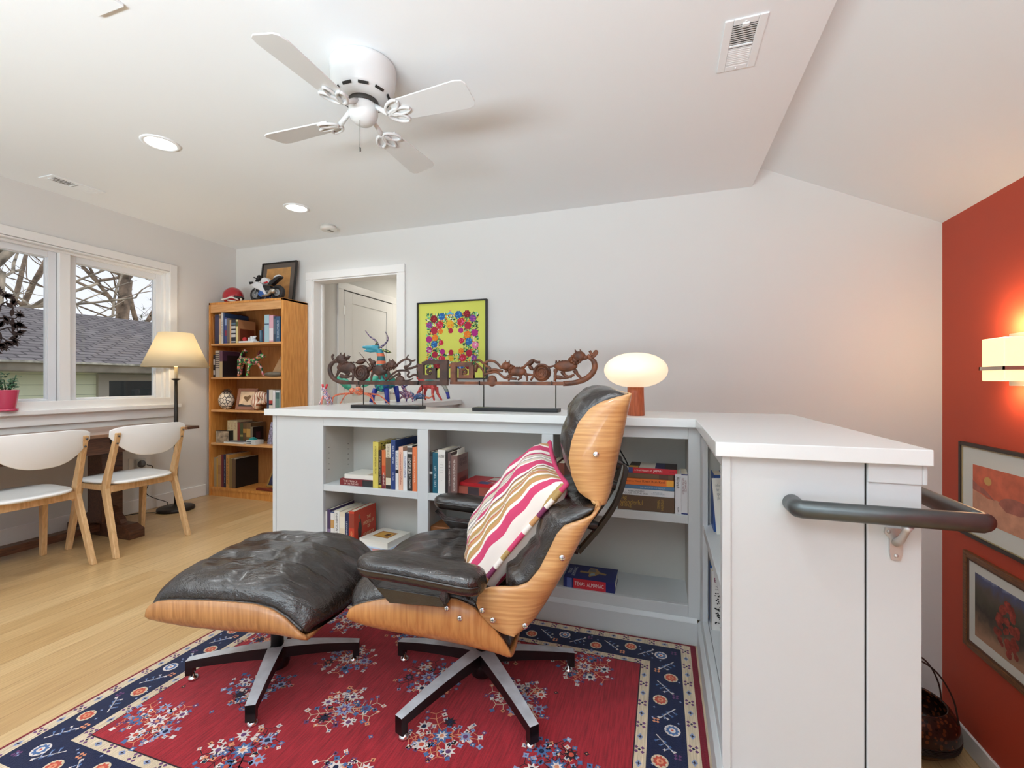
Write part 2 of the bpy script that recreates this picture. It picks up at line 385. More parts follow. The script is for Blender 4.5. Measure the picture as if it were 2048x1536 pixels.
for (a, b2) in ((WY0+.02, MC-.032), (MC+.032, WY1-.02)):
    s = MB(); rect_frame(s, a+.003, b2-.003, WZ0+.022, WZ1-.022, .048, XL-.115, XL-.06); rect_frame(s, a+.045, b2-.045, WZ0+.065, WZ1-.065, .012, XL-.10, XL-.075)
    s.build('sash', sash_grey, win, bevel=.003)
    s = MB(); s.box((XL-.09, a+.05, WZ0+.06), (XL-.086, b2-.05, WZ1-.06)); s.build('pane', GLASS, win)
s = MB(); s.box((XL-.06, 2.45, WZ0+.024), (XL-.03, 2.58, WZ0+.045)); s.tube([(XL-.03, 2.55, WZ0+.05), (XL-.015, 2.50, WZ0+.052), (XL-.02, 2.44, WZ0+.05)], [.008, .007, .009], 8); s.box((XL-.062, 2.37, WZ0+.06), (XL-.058, 2.41, WZ0+.066))
s.build('window_crank', sash_grey, win, bevel=.004)
w = MB(); rect_frame(w, V0-.06, V1+.06, WZ0-.06, WZ1+.06, .06, XL, XL+.018); rect_frame(w, V0+.002, V1-.002, WZ0+.002, WZ1-.002, .06, XL-.12, XL-.05); w.box((XL-.119, -.44, WZ0+.06), (XL-.051, -.36, WZ1-.06)); win3 = struct(w, 'window_added_3', trim_white, .003)  # unseen window, added to bring in more daylight
s = MB(); s.box((XL-.09, V0+.06, WZ0+.06), (XL-.086, V1-.06, WZ1-.06)); s.build('pane', GLASS, win3)
# unseen window added in the wall behind the viewer to let in light
w = MB(); yf = YF
for a, b2 in (((-3.17, .48), (-3.1, 2.37)), ((.7, .48), (.77, 2.37)), ((-3.17, .48), (.77, .55)), ((-3.17, 2.3), (.77, 2.37))): w.box((a[0], yf, a[1]), (b2[0], yf+.018, b2[1]))
for x in (-1.83, -.57): w.box((x-.04, yf-.1, .55), (x+.04, yf-.02, 2.3))
struct(w, 'window_added_2', trim_white)

# ---------------------------------------------------------------- built-in console, left counter arm and peninsula around the stair well
YC, CT, CB = 2.015, .93, .893
bk = M('cabinet_interior', (204, 204, 198), .5)
con = thing('console_bookcase', 'long white built-in low bookcase with open shelves behind the lounge chair', 'bookcase', (-1, 2.2, 0))
con.location = (0, 0, 0)
c = MB()   # face frame
def fr(x0, x1, z0, z1): c.box((x0, YC, z0), (x1, YC+.02, z1))
fr(-2.09, -1.745, .1, CB); fr(-1.169, -1.108, .155, .843); fr(-.526, -.472, .155, .843); fr(.099, .146, .1, CB); fr(-1.745, .099, .843, CB); fr(-1.745, .099, .1, .155)
c.box((-2.09, YC-.004, .1), (-2.066, YC, CB)); c.build('face_frame', cab_white, con, bevel=.002)
c = MB(); c.box((-2.09, YC+.02, 0), (-2.07, 2.40, CB)); c.box((-2.07, 2.27, 0), (.14, 2.29, CB)); c.box((-2.07, 2.29, 0), (.54, 2.41, CB))
for x in (-1.755, -1.145, -.505, .099): c.box((x, YC+.02, .1), (x+.01, 2.27, .843))
c.mi = 1
for z in (.60, .63, .66, .69, .72, .24, .27, .30, .33):
    for y in (2.06, 2.22): c.lathe([(0, 0), (.0028, .0002), (0, .0004)], (-1.7445, y, z), 8, 'X')
c.build('carcass', [bk, dark_gap], con)
for (x0, x1) in ((-1.745, -1.145), (-1.135, -.505), (-.495, .099)):
    s = MB(); s.box((x0, YC+.002, .492), (x1, 2.27, .527)); s.build('shelf', cab_white, con, bevel=.002)
    s = MB(); s.box((x0, YC+.02, .12), (x1, 2.27, .155)); s.build('bottom_shelf', cab_white, con)
c = MB(); c.box((-2.105, YC-.014, 0), (.134, YC, .092)); c.hexa([(-2.105, YC-.014, .092), (.134, YC-.014, .092), (.134, YC, .092), (-2.105, YC, .092), (-2.105, YC-.003, .108), (.134, YC-.003, .108), (.134, YC, .108), (-2.105, YC, .108)]); c.build('base_board', cab_white, con, bevel=.002)
arm = thing('counter_arm', 'white half-wall cabinet running from the low bookcase to the back wall', 'cabinet')
c = MB(); c.box((-2.09, 2.41, 0), (-1.655, YB-.002, CB)); c.build('body', cab_white, arm, bevel=.002)
pen = thing('peninsula_bookcase', 'white built-in end bookcase projecting forward beside the stairs', 'bookcase')
c = MB()
c.box((.145, 1.267, 0), (.447, 1.287, CB)); c.box((.142, 1.262, 0), (.163, 1.267, CB)); c.build('end_panel', cab_white, pen, bevel=.002)
c = MB(); c.box((.450, 1.262, ZL+.9), (.553, 1.30, CB)); c.box((.45, 1.258, CB-.045), (.553, 1.262, CB)); c.box((.553, 1.258, CB-.045), (.562, 2.4, CB)); c.build('post_panel', cab_white, pen, bevel=.002)
c = MB(); c.box((.447, 1.268, 0), (.450, 1.29, CB)); c.build('panel_joint', dark_gap, pen)
c = MB(); c.box((.45, 1.30, 0), (.553, 2.29, CB)); c.build('half_wall', wall_white, pen)
c = MB(); c.box((.145, 1.287, .86), (.165, 2.0, CB)); c.box((.145, 1.9, .1), (.165, 2.013, CB)); c.box((.145, 1.287, .1), (.165, 1.325, .86)); c.box((.145, 1.325, .1), (.165, 1.9, .155)); c.build('face_frame', cab_white, pen, bevel=.002)
c = MB(); c.box((.166, 1.93, .1), (.42, 1.945, .86)); c.box((.166, 1.3, .1), (.42, 1.315, .86)); c.box((.42, 1.3, .1), (.44, 1.945, .89)); c.build('carcass', bk, pen)
s = MB(); s.box((.148, 1.316, .492), (.42, 1.93, .527)); s.build('shelf', cab_white, pen, bevel=.002)
s = MB(); s.box((.166, 1.316, .12), (.42, 1.93, .155)); s.build('bottom_shelf', cab_white, pen)
c = MB(); c.box((.131, 1.255, 0), (.145, 2.0, .092)); c.box((.131, 1.252, 0), (.447, 1.267, .092)); c.hexa([(.131, 1.252, .092), (.145, 1.252, .092), (.145, 2, .092), (.131, 2, .092), (.142, 1.252, .108), (.145, 1.252, .108), (.145, 2, .108), (.142, 2, .108)]); c.build('base_board', cab_white, pen, bevel=.002)
# one continuous counter top around the well
ct = MB()
pl = [(-2.125, 1.985), (.125, 1.985), (.125, 1.242), (.566, 1.242), (.566, 2.425), (-1.62, 2.425), (-1.62, YB-.001), (-2.125, YB-.001)]
ct.prism(pl, lambda u, v, d_: (u, v, d_), CB+.001, CT)
o = ct.build('countertop', quartz, bevel=.002); tag(o, 'white slab countertop wrapping the low bookcase and the stair opening', 'countertop')
# hand rail of black steel
rl = thing('handrail', 'dark steel tube handrail bent around the end of the white bookcase', 'handrail')
steel = M('blackened_steel', (94, 100, 101), .36, .8, var=(6, .12))
zr, rr = .787, .0205
r = MB(); r.tube([(.297, 1.264, zr), (.297, 1.215, zr), (.297, 1.21, zr), (.302, 1.205, zr), (.63, 1.205, zr), (.635, 1.21, zr), (.635, 1.24, zr), (.632, 2.3, zr)], rr, 20, up=(0, 0, 1)); r.build('rail_tube', steel, rl)
r = MB()
for (u, v) in ((0, -.052), (-.016, 0), (.016, 0)): pass
r.prism([(-.009, -.06), (.009, -.06), (.012, -.045), (.012, -.012), (.022, 0), (.02, .012), (-.02, .012), (-.022, 0), (-.012, -.012), (-.012, -.045)], lambda u, v, d_: (.503+u, d_, .735+v), 1.256, 1.262)
r.tube([(.503, 1.256, .715), (.503, 1.235, .728), (.503, 1.212, .755), (.503, 1.206, .768)], [.009, .008, .007, .012], 10)
for (u, v) in ((0, -.05), (-.014, .004), (.014, .004)): r.lathe([(.0045, 0), (.0035, -.002), (0, -.003)], (.503+u, 1.256, .735+v), 10, 'Y')
r.build('wall_bracket', nickel, rl)
# ---------------------------------------------------------------- lounge chair and ottoman
ply = wood('plywood_veneer', (178, 116, 62), (206, 148, 88), (9, 9, .5), .34, 12, coat=.2, dist=.6)
ply_v = wood('plywood_veneer_level_lit', (188, 132, 80), (220, 172, 116), (.7, .7, 14), .34, 9, coat=.2, dist=1.2)  # head and back veneer lightened, the mushroom lamp's light put into the colour
def leather_mat():
    m, nt, b = nodes_of('dark_brown_leather'); N = nt.nodes.new; L = nt.links.new
    tc = N('ShaderNodeTexCoord'); v = N('ShaderNodeTexVoronoi'); v.inputs['Scale'].default_value = 240; n = N('ShaderNodeTexNoise'); n.inputs['Scale'].default_value = 16; n.inputs['Detail'].default_value = 5; n.inputs['Distortion'].default_value = 1.2
    r = N('ShaderNodeValToRGB'); r.color_ramp.elements[0].color = rgb((24, 18, 16)); r.color_ramp.elements[1].color = rgb((44, 34, 29)); r.color_ramp.elements[0].position = .35; r.color_ramp.elements[1].position = .75
    a = N('ShaderNodeMath'); a.operation = 'MULTIPLY_ADD'; a.inputs[1].default_value = .25
    u = N('ShaderNodeBump'); u.inputs['Strength'].default_value = .35; u.inputs['Distance'].default_value = .006
    L(tc.outputs['Object'], v.inputs['Vector']); L(tc.outputs['Object'], n.inputs['Vector']); L(n.outputs[0], r.inputs[0]); L(r.outputs[0], b.inputs['Base Color'])
    n3 = N('ShaderNodeTexNoise'); n3.inputs['Scale'].default_value = 7; n3.inputs['Detail'].default_value = 3; n3.inputs['Distortion'].default_value = 2.5; mp = N('ShaderNodeMapping'); mp.inputs['Scale'].default_value = (1, 2.6, 1); L(tc.outputs['Object'], mp.inputs[0]); L(mp.outputs[0], n3.inputs['Vector']); a2 = N('ShaderNodeMath'); a2.operation = 'MULTIPLY_ADD'; a2.inputs[1].default_value = 3.0; L(n3.outputs[0], a2.inputs[0])
    L(v.outputs['Distance'], a.inputs[0]); L(n.outputs[0], a.inputs[2]); L(a.outputs[0], a2.inputs[2]); L(a2.outputs[0], u.inputs['Height']); L(u.outputs[0], b.inputs['Normal'])
    b.inputs['Roughness'].default_value = .27; b.inputs['Specular IOR Level'].default_value = .75; b.inputs['Coat Weight'].default_value = .25; b.inputs['Coat Roughness'].default_value = .18
    return m
LEA = leather_mat()
alu = M('brushed_aluminium', (204, 210, 216), .36, .3, var=(14, .1))
def shell_pts(R, B, W, n=30, k=41, nn=5.5, wtaper=0.0, low=0.0, lowd=(0, -1)):
    R = resample([(p[0], 0, p[1]) for p in R], n); B = resample([(p[0], 0, p[1]) for p in B], n); rows = []
    for i in range(n):
        u = i/(n-1); w = W*(1-wtaper*abs(2*u-1)**4); row = []; drop = low*math.sin(PI*u)**.5; ld = Vector((lowd[0], 0, lowd[1]))*drop
        for j in range(k):
            q = math.sin(PI*(j/(k-1)-.5)); g = 1-(max(0, 1-abs(q)**nn))**(1/nn)
            p = (B[i]+ld).lerp(R[i], g); row.append((p.x, q*w, p.z))
        rows.append(row)
    return rows, R, B
def cushion(R, B, W, nrm, crown, n=34, k=37, ext=(0, 0), creases=(), cross=(), sink=.35, seed=1, pw=4, wob=.004):
    """pillow sitting in a shell: closed loft; creases run along the length, cross along the width"""
    rnd = random.Random(seed); R = resample([(p[0], 0, p[1]) for p in R], n); B = resample([(p[0], 0, p[1]) for p in B], n)
    N_ = Vector((nrm[0], 0, nrm[1])).normalized(); T = Vector((N_.z, 0, -N_.x)); rows = []
    ph = [rnd.uniform(0, 6.28) for _ in range(8)]
    for i in range(n):
        u = i/(n-1); s = 2*u-1; e = math.sqrt(max(0.0, 1-abs(s)**6)); row = []
        shift = T*(ext[0]*max(0, -s)**3*-1+ext[1]*max(0, s)**3)*1.0
        top = []; bot = []
        for j in range(k):
            q = math.sin(PI*(j/(k-1)-.5)); lat = q*W
            h = crown*e*(1-abs(q)**pw)**.5
            for c0, dep, wd in creases: h -= dep*e*math.exp(-((lat-c0-.012*math.sin(5*u+ph[0]))/wd)**2)*(1-abs(s)**4)
            for c0, dep, wd in cross: h -= dep*math.exp(-((u-c0)/wd)**2)*(1-abs(q)**6)
            h += wob*e*(math.sin(23*u+9*q+ph[1])*math.sin(11*q+ph[2])+.6*math.sin(41*u-17*q+ph[3]))*(1-abs(q)**4)
            base = B[i].lerp(R[i], .92)
            p = base+N_*h+shift*(1-abs(q)**5); top.append((p.x, lat, p.z))
            g = 1-(max(0, 1-abs(q)**3.2))**(1/3.2)
            p2 = B[i].lerp(R[i], .92*g+(1-g)*sink)+shift*.8*(1-abs(q)**5); bot.append((p2.x, lat, p2.z))
        rows.append(top+bot[::-1][1:-1])
    m = MB(); m.grid(rows, cv=True, capu=True); return m, rows
def screw(par, pts):
    for (p, ax) in pts:
        m = MB(); m.lathe([(.0085, 0), (.0085, .0015), (.006, .0028), (0, .003)], (0, 0, 0), 16, 'Y'); m.mi = 1; m.box((-.005, .0029, -.0008), (.005, .0033, .0008)); m.box((-.0008, .0029, -.005), (.0008, .0033, .005))
        o = m.build('screw', [chrome, black_satin], par); o.location = p
CHX, CHY, CHA = -.62, 1.53, .17
chair = thing('lounge_chair', 'reclined dark leather lounge chair with bent plywood shells on a steel star base', 'armchair', (CHX, CHY, .0104), PI+CHA)
seatR = [(.358, .357), (.35, .374), (.327, .387), (.257, .407), (.201, .417), (.14, .428), (.011, .425), (-.042, .406), (-.07, .378), (-.107, .344), (-.136, .308), (-.15, .282)]
seatB = [(.358, .348), (.346, .328), (.289, .312), (.194, .298), (.072, .286), (-.018, .276), (-.107, .27), (-.147, .266), (-.152, .274)]
rows, _, _ = shell_pts(seatR, seatB, .30, low=.016); m = MB(); m.grid(rows); m.build('seat_shell', ply, chair, solid=.011)
m, rows = cushion(seatR, seatB, .288, (.05, 1), .062, ext=(-.05, .0), creases=((-.1, .014, .02), (.1, .014, .02)), cross=((.42, .012, .03),), seed=3, sink=.2)
m.tube([(r[0][0], r[0][1]*1.0+.002, r[0][2]) for r in rows[1:-1]], .006, 8); m.tube([(r[36][0], r[36][1], r[36][2]) for r in rows[1:-1]], .006, 8)
m.build('seat_cushion', LEA, chair, sub=1)
backR = [(-.16, .335), (-.125, .342), (-.097, .358), (-.062, .392), (-.05, .422), (-.054, .445), (-.078, .468), (-.120, .474), (-.166, .476), (-.2, .49), (-.234, .532), (-.262, .589), (-.284, .635), (-.306, .661), (-.35, .677), (-.383, .692), (-.405, .716)]
backB = [(-.165, .333), (-.205, .345), (-.228, .366), (-.254, .404), (-.282, .456), (-.326, .548), (-.370, .634), (-.397, .69), (-.408, .72)]
bW = .315
rows, _, _ = shell_pts(backR, backB, bW, 40, low=.004, lowd=(-.85, -.5)); m = MB(); m.grid(rows); m.build('back_shell', ply_v, chair, solid=.011)
cR = [(-.15, .40), (-.166, .476), (-.2, .49), (-.234, .532), (-.262, .589), (-.284, .635), (-.306, .661), (-.35, .680), (-.395, .712)]
cB = [(-.23, .385), (-.254, .404), (-.282, .456), (-.326, .548), (-.370, .634), (-.39, .675), (-.408, .715)]
m, rows = cushion(cR, cB, .29, (.88, .45), .07, creases=((-.1, .02, .02), (.1, .02, .02)), cross=((.5, .014, .03),), seed=5, sink=.25)
m.build('back_cushion', LEA, chair, sub=1)
headR = [(-.404, .718), (-.37, .728), (-.344, .748), (-.325, .793), (-.316, .845), (-.325, .897), (-.344, .949), (-.378, .992), (-.412, 1.012), (-.455, 1.026), (-.49, 1.034)]
headB = [(-.412, .700), (-.432, .704), (-.447, .74), (-.464, .82), (-.486, .925), (-.502, 1.016), (-.502, 1.036)]
rows, _, _ = shell_pts(headR, headB, .262, 36, low=.002, lowd=(-1, -.1)); m = MB(); m.grid(rows); m.build('head_shell', ply_v, chair, solid=.011)
hR = [(-.385, .735), (-.344, .760), (-.325, .793), (-.316, .845), (-.325, .897), (-.344, .949), (-.378, .992), (-.412, 1.012), (-.455, 1.026), (-.485, 1.034)]
hB = [(-.43, .715), (-.447, .75), (-.464, .82), (-.486, .925), (-.498, 1.01), (-.496, 1.036)]
m, rows = cushion(hR, hB, .250, (.72, .69), .062, creases=((-.085, .02, .02), (.085, .02, .02)), cross=((.5, .01, .04),), seed=8, sink=.25)
m.tube([(r[36][0], r[36][1]+.002, r[36][2]) for r in rows[1:-1]], .006, 8)
m.build('head_cushion', LEA, chair, sub=1)
# arm rests
def armrest(sy):
    a = thing_part = bpy.data.objects.new('armrest', None); COL.objects.link(a); a.parent = chair
    path = smooth_path([(.30, 0, .535), (.20, 0, .535), (.08, 0, .523), (-.03, 0, .509), (-.09, 0, .502)], 22); rows = []
    for i, p in enumerate(path):
        u = i/21; s = 2*u-1; e = math.sqrt(max(.0, 1-abs(s)**5)); row = []
        for j in range(24):
            t = 2*PI*j/24; c_, s_ = math.cos(t), math.sin(t)
            y = .062*e*math.copysign(abs(c_)**.75, c_); z = (.037 if s_ > 0 else .032)*(.35+.65*e)*math.copysign(abs(s_)**.75, s_)
            row.append((p.x, sy*.355+y, p.z+z))
        rows.append(row)
    m = MB(); m.grid(rows, cv=True, capu=True)
    for z in (.0,):
        m.tube([(p.x, sy*.355+.064*math.sqrt(max(0, 1-abs(2*i/21-1)**5))+.0, p.z+.004) for i, p in enumerate(path)][1:-1], .0042, 6)
        m.tube([(p.x, sy*.355-.064*math.sqrt(max(0, 1-abs(2*i/21-1)**5)), p.z+.004) for i, p in enumerate(path)][1:-1], .0042, 6)
    pad = m.build('pad', LEA, a, sub=1)
    m = MB(); m.prism([(.24, .47), (.05, .455), (.03, .425), (.2, .425), (.28, .505)], lambda u, v, d_: (u, d_, v), sy*.30, sy*.355); m.build('arm_bracket', LEA, a, bevel=.008)
    return a
armrest(1); armrest(-1)
# back brackets (two bent steel bars) and rubber spacers
for sy in (1, -1):
    y = sy*.095; m = MB()
    P = smooth_path([(-.473, 0, .808), (-.495, 0, .797), (-.488, 0, .745), (-.462, 0, .672), (-.41, 0, .592), (-.345, 0, .512)], 20)
    rows = [[(p.x-.006, y-.017, p.z-.004), (p.x-.006, y+.017, p.z-.004), (p.x+.006, y+.017, p.z+.004), (p.x+.006, y-.017, p.z+.004)] for p in P]
    m.grid(rows, cv=True, smooth=False, capu=True)
    for (x, z) in ((-.467, .80), (-.455, .735), (-.395, .60), (-.335, .52)): m.tube([(x-.01, y, z-.004), (x+.03, y, z+.006)], .016, 12)
    m.build('back_brace', black_satin, chair, bevel=.002)
# screws on the near and far sides
spts = []
for (x, z, w) in ((.136, .418, .302), (.047, .406, .302), (.006, .380, .302), (-.074, .418, .322), (-.103, .388, .322), (-.211, .372, .318), (-.314, .566, .318), (-.392, .858, .262)):
    pass
for (x, z, w) in ((.125, .411, .3115), (.040, .401, .3115), (.000, .374, .3115), (-.070, .41, .3265), (-.101, .384, .3265), (-.195, .375, .3265), (-.300, .575, .3265), (-.395, .86, .2735)):
    spts.append(((x, w, z), 1))
screw(chair, spts)
# base
def star_base(par, hub_z, feet, rtop=.105, col_top=.30, z_end=.072):
    m = MB(); m.lathe([(.022, hub_z-.01), (.022, col_top), (.0, col_top)], (0, 0, 0), 24); m.lathe([(.04, .02), (.043, .03), (.043, hub_z-.005), (.03, hub_z+.004)], (0, 0, 0), 24); m.build('column', black_satin, par)
    for (x, y) in feet:
        L = math.hypot(x, y); dx, dy = x/L, y/L; px, py = -dy, dx; m = MB(); n = 12; top = []; 
        for i in range(n+1):
            u = i/n; r = .02+u*(L-.012); w = .026-.011*u; zt = hub_z+.012-(hub_z+.012-z_end)*u**1.6; zb = zt-.040+.012*u
            top.append([(dx*r-px*w, dy*r-py*w, zb), (dx*r+px*w, dy*r+py*w, zb), (dx*r+px*w, dy*r+py*w, zt), (dx*r-px*w, dy*r-py*w, zt)])
        for i in range(n):
            a, b2 = top[i], top[i+1]
            m.mi = 0; m.add(a+b2, [(0, 1, 5, 4), (1, 2, 6, 5), (3, 0, 4, 7)]); m.mi = 1; m.add([(q[0], q[1], q[2]+.0) for q in (a[2], a[3], b2[3], b2[2])], [(0, 1, 2, 3)])
        m.mi = 0; e = top[-1]; m.add(e, [(0, 1, 2, 3)])
        q0 = e[0]; m.hexa([(e[0][0]-dx*.022, e[0][1]-dy*.022, z_end-.052), (e[1][0]-dx*.022, e[1][1]-dy*.022, z_end-.052), (e[1][0], e[1][1], z_end-.052), (e[0][0], e[0][1], z_end-.052),
                            (e[3][0]-dx*.024, e[3][1]-dy*.024, z_end-.004), (e[2][0]-dx*.024, e[2][1]-dy*.024, z_end-.004), (e[2][0], e[2][1], z_end-.002), (e[3][0], e[3][1], z_end-.002)])
        lg = m.build('leg', [black_satin, alu], par, fix=False)
        g = MB(); xx, yy = dx*(L-.012), dy*(L-.012)
        g.lathe([(.017, 0), (.0175, .004), (.013, .012), (.006, .015), (.005, .026), (0, .026)], (xx, yy, 0), 16); g.build('glide', chrome, lg)
def loc(wx, wy, cx, cy, a):
    dx, dy = wx-cx, wy-cy; ca, sa = math.cos(PI+a), math.sin(PI+a); return (dx*ca+dy*sa, -dx*sa+dy*ca)
star_base(chair, .095, [loc(x, y, CHX, CHY, CHA) for x, y in ((-.958, 1.535), (-.322, 1.672), (-.745, 1.187), (-.36, 1.28), (-.665, 1.885))], col_top=.285)
OTX, OTY, OTA = -1.36, 1.33, .20
ott = thing('footstool', 'dark tufted leather footstool with plywood tray shell in front of the lounge chair', 'ottoman', (OTX, OTY, .0104), PI+OTA)
oR = [(.252, .335), (.249, .350), (.24, .366), (.215, .378), (.173, .385), (.069, .39), (-.032, .391), (-.12, .389), (-.172, .378), (-.215, .356), (-.25, .326), (-.275, .306), (-.288, .301)]
oB = [(.252, .331), (.243, .317), (.215, .308), (.18, .304), (.121, .300), (.018, .298), (-.083, .297), (-.182, .296), (-.255, .294), (-.288, .296)]
rows, _, _ = shell_pts(oR, oB, .28, low=.018); m = MB(); m.grid(rows); m.build('tray_shell', wood('plywood_ottoman', (160, 108, 62), (194, 140, 88), (10, 10, .6), .34, 12, coat=.2, dist=.6), ott, solid=.011)
m, rows = cushion(oR, oB, .272, (0, 1), .075, ext=(-.012, -.05), creases=((-.095, .028, .016), (.085, .028, .016)), cross=((.52, .006, .012),), seed=11, sink=.2, pw=5, wob=.005)
m.tube([(r[36][0], r[36][1]+.002, r[36][2]+.002) for r in rows[1:-1]], .0055, 8)
m.build('cushion', LEA, ott, sub=1)
star_base(ott, .085, [loc(x, y, OTX, OTY, OTA) for x, y in ((-1.618, 1.19), (-1.12, 1.478), (-1.213, 1.085), (-1.51, 1.585))], col_top=.31)
# striped pillow leaning on the chair back
def stripes(name, seq):
    tot = sum(w for w, c in seq); p = 0; st = []
    for w, c in seq: st.append((p/tot, c)); p += w
    return bands(name, st, 'X', .85)
PK, WH, BG, GR, PU, OL, TN, RD = (204, 66, 108), (238, 230, 222), (212, 196, 176), (140, 134, 140), (124, 50, 88), (176, 146, 92), (196, 146, 96), (186, 44, 70)
seqA = [(10, TN), (4, WH), (10, PK), (6, WH), (3, PK), (1, PU), (5, BG), (1, GR), (3, WH), (1, GR), (4, BG), (2, WH), (9, PK), (3, WH), (1, PU), (2, OL), (3, WH), (2, TN), (2, OL), (2, BG), (1, RD), (3, TN), (2, WH), (2, OL), (3, TN), (2, WH), (4, PK), (3, WH), (3, OL)]
pillow_m = stripes('pillow_stripes', seqA)
pn, pu_ = Vector((.776, 0, .63)), Vector((-.63, 0, .776)); ph_ = math.radians(13)
pl_ = Vector((0, 1, 0))*math.cos(ph_)-pn*math.sin(ph_); pn2 = pn*math.cos(ph_)+Vector((0, 1, 0))*math.sin(ph_)      # turned a little towards the viewer
TF = Matrix.Translation((CHX, CHY, .0104)) @ Matrix.Rotation(PI+CHA, 4, 'Z') @ Matrix.Translation((-.115, -.01, .602)) @ Matrix((pl_, pu_, pn2)).transposed().to_4x4()
pil = thing('throw_pillow', 'pink and cream striped throw pillow leaning in the dark leather lounge chair', 'pillow')
pil.matrix_world = TF
m = MB(); K = 27; sides = []
for sg in (1, -1):
    rows = []
    for i in range(K):
        v = -1+2*i/(K-1); row = []
        for j in range(K):
            u = -1+2*j/(K-1); e = (max(0, 1-u**4)*max(0, 1-v**4))**.55
            pin = 1-.07*(1-abs(u)**2)*abs(v)**3; pin2 = 1-.06*(1-abs(v)**2)*abs(u)**3
            wr = .005*math.sin(9*u+3*v)*e+.004*math.sin(14*v+6*u)
            row.append((.235*u*pin2, .245*v*pin, sg*(.092*e+(wr if e > .05 else 0))))
        rows.append(row)
    sides.append(rows); m.grid(rows)
m.build('pillow_body', pillow_m, pil)
S = sides[0]; seam = MB()
loop = [S[0][j] for j in range(K)]+[S[i][K-1] for i in range(1, K)]+[S[K-1][j] for j in range(K-2, -1, -1)]+[S[i][0] for i in range(K-2, -1, -1)]
seam.tube(loop, .0085, 8)
seam.build('piping', bands('pillow_piping', [(i/14, (PK, WH, TN, PU, WH, OL, PK)[i % 7]) for i in range(14)], 'Y', .85), pil)

# ---------------------------------------------------------------- rug
RZ = .009
def pile(name, c, amt=.12):
    m, nt, b = nodes_of(name); N = nt.nodes.new; L = nt.links.new
    tc = N('ShaderNodeTexCoord'); mp = N('ShaderNodeMapping'); mp.inputs['Scale'].default_value = (60, 4, 1); mp.inputs['Rotation'].default_value = (0, 0, .15)
    n = N('ShaderNodeTexNoise'); n.inputs['Scale'].default_value = 3.0; n.inputs['Detail'].default_value = 5
    r = N('ShaderNodeValToRGB'); r.color_ramp.elements[0].position = .3; r.color_ramp.elements[1].position = .7
    r.color_ramp.elements[0].color = rgb([x*(1-amt) for x in c]); r.color_ramp.elements[1].color = rgb([min(255, x*(1+amt)) for x in c])
    n2 = N('ShaderNodeTexNoise'); n2.inputs['Scale'].default_value = 420; u = N('ShaderNodeBump'); u.inputs['Strength'].default_value = .5; u.inputs['Distance'].default_value = .003
    L(tc.outputs['Object'], mp.inputs[0]); L(mp.outputs[0], n.inputs['Vector']); L(n.outputs[0], r.inputs[0]); L(r.outputs[0], b.inputs['Base Color'])
    L(tc.outputs['Object'], n2.inputs['Vector']); L(n2.outputs[0], u.inputs['Height']); L(u.outputs[0], b.inputs['Normal'])
    b.inputs['Roughness'].default_value = .95; b.inputs['Specular IOR Level'].default_value = .15; b.inputs['Sheen Weight'].default_value = .15
    return m
rug_cols = dict(red=(152, 34, 44), navy=(22, 30, 62), cream=(206, 186, 158), ivory=(214, 202, 196), blue=(74, 104, 150), purple=(104, 62, 104), peach=(214, 140, 104), dark=(40, 22, 32), rust=(190, 80, 60), maroon=(120, 22, 40), pale=(140, 152, 184))
rk = list(rug_cols); rug_m = [pile('rug_pile_'+k, rug_cols[k], .16 if k == 'red' else .1) for k in rk]
def MI(k): return rk.index(k)
rg = MB(); X0, X1, Y0, Y1 = -1.84, .124, .715, 1.985
zc = [0.0]
def flat(pts, col, lift=0):
    rg.mi = MI(col); z = RZ+.0001+lift*.00012; rg.add([(x, y, z) for x, y in pts], [tuple(range(len(pts)))])
def rect(x0, y0, x1, y1, col, lift=0): flat([(x0, y0), (x1, y0), (x1, y1), (x0, y1)], col, lift)
def ngon(cx, cy, rx, ry, n, col, lift=1, rot=0): flat([(cx+rx*math.cos(2*PI*i/n+rot), cy+ry*math.sin(2*PI*i/n+rot)) for i in range(n)], col, lift)
def star(cx, cy, r, n, col, lift=1, inner=.45, rot=0): flat([(cx+(r if i % 2 == 0 else r*inner)*math.cos(PI*i/n+rot), cy+(r if i % 2 == 0 else r*inner)*math.sin(PI*i/n+rot)) for i in range(2*n)], col, lift)
def line(p, q, w, col, lift=1):
    d = Vector((q[0]-p[0], q[1]-p[1])); 
    if d.length < 1e-6: return
    d.normalize(); nx, ny = -d.y*w/2, d.x*w/2
    flat([(p[0]+nx, p[1]+ny), (q[0]+nx, q[1]+ny), (q[0]-nx, q[1]-ny), (p[0]-nx, p[1]-ny)], col, lift)
rg.mi = MI('maroon'); rg.box((X0, Y0, .001), (X1, Y1, RZ)); rg.mi = MI('cream'); rg.box((X1, Y0, .001), (X1+.014, Y1, RZ-.003))
b0, b1, b2, b3 = .010, .045, .160, .195
rect(X0+b0, Y0+b0, X1-.014-b0+.004, Y1-b0, 'cream', 0); XE = X1-.020
rect(X0+b1, Y0+b1, XE-b1+.008, Y1-b1, 'navy', 1); rect(X0+b2, Y0+b2, XE-b2+.01, Y1-b2, 'cream', 2)
FX0, FX1, FY0, FY1 = X0+b3, XE-b3+.008, Y0+b3, Y1-b3+.005
rect(FX0-.004, FY0-.004, FX1+.004, FY1+.004, 'dark', 3); rect(FX0, FY0, FX1, FY1, 'red', 4)
rr_ = random.Random(21)
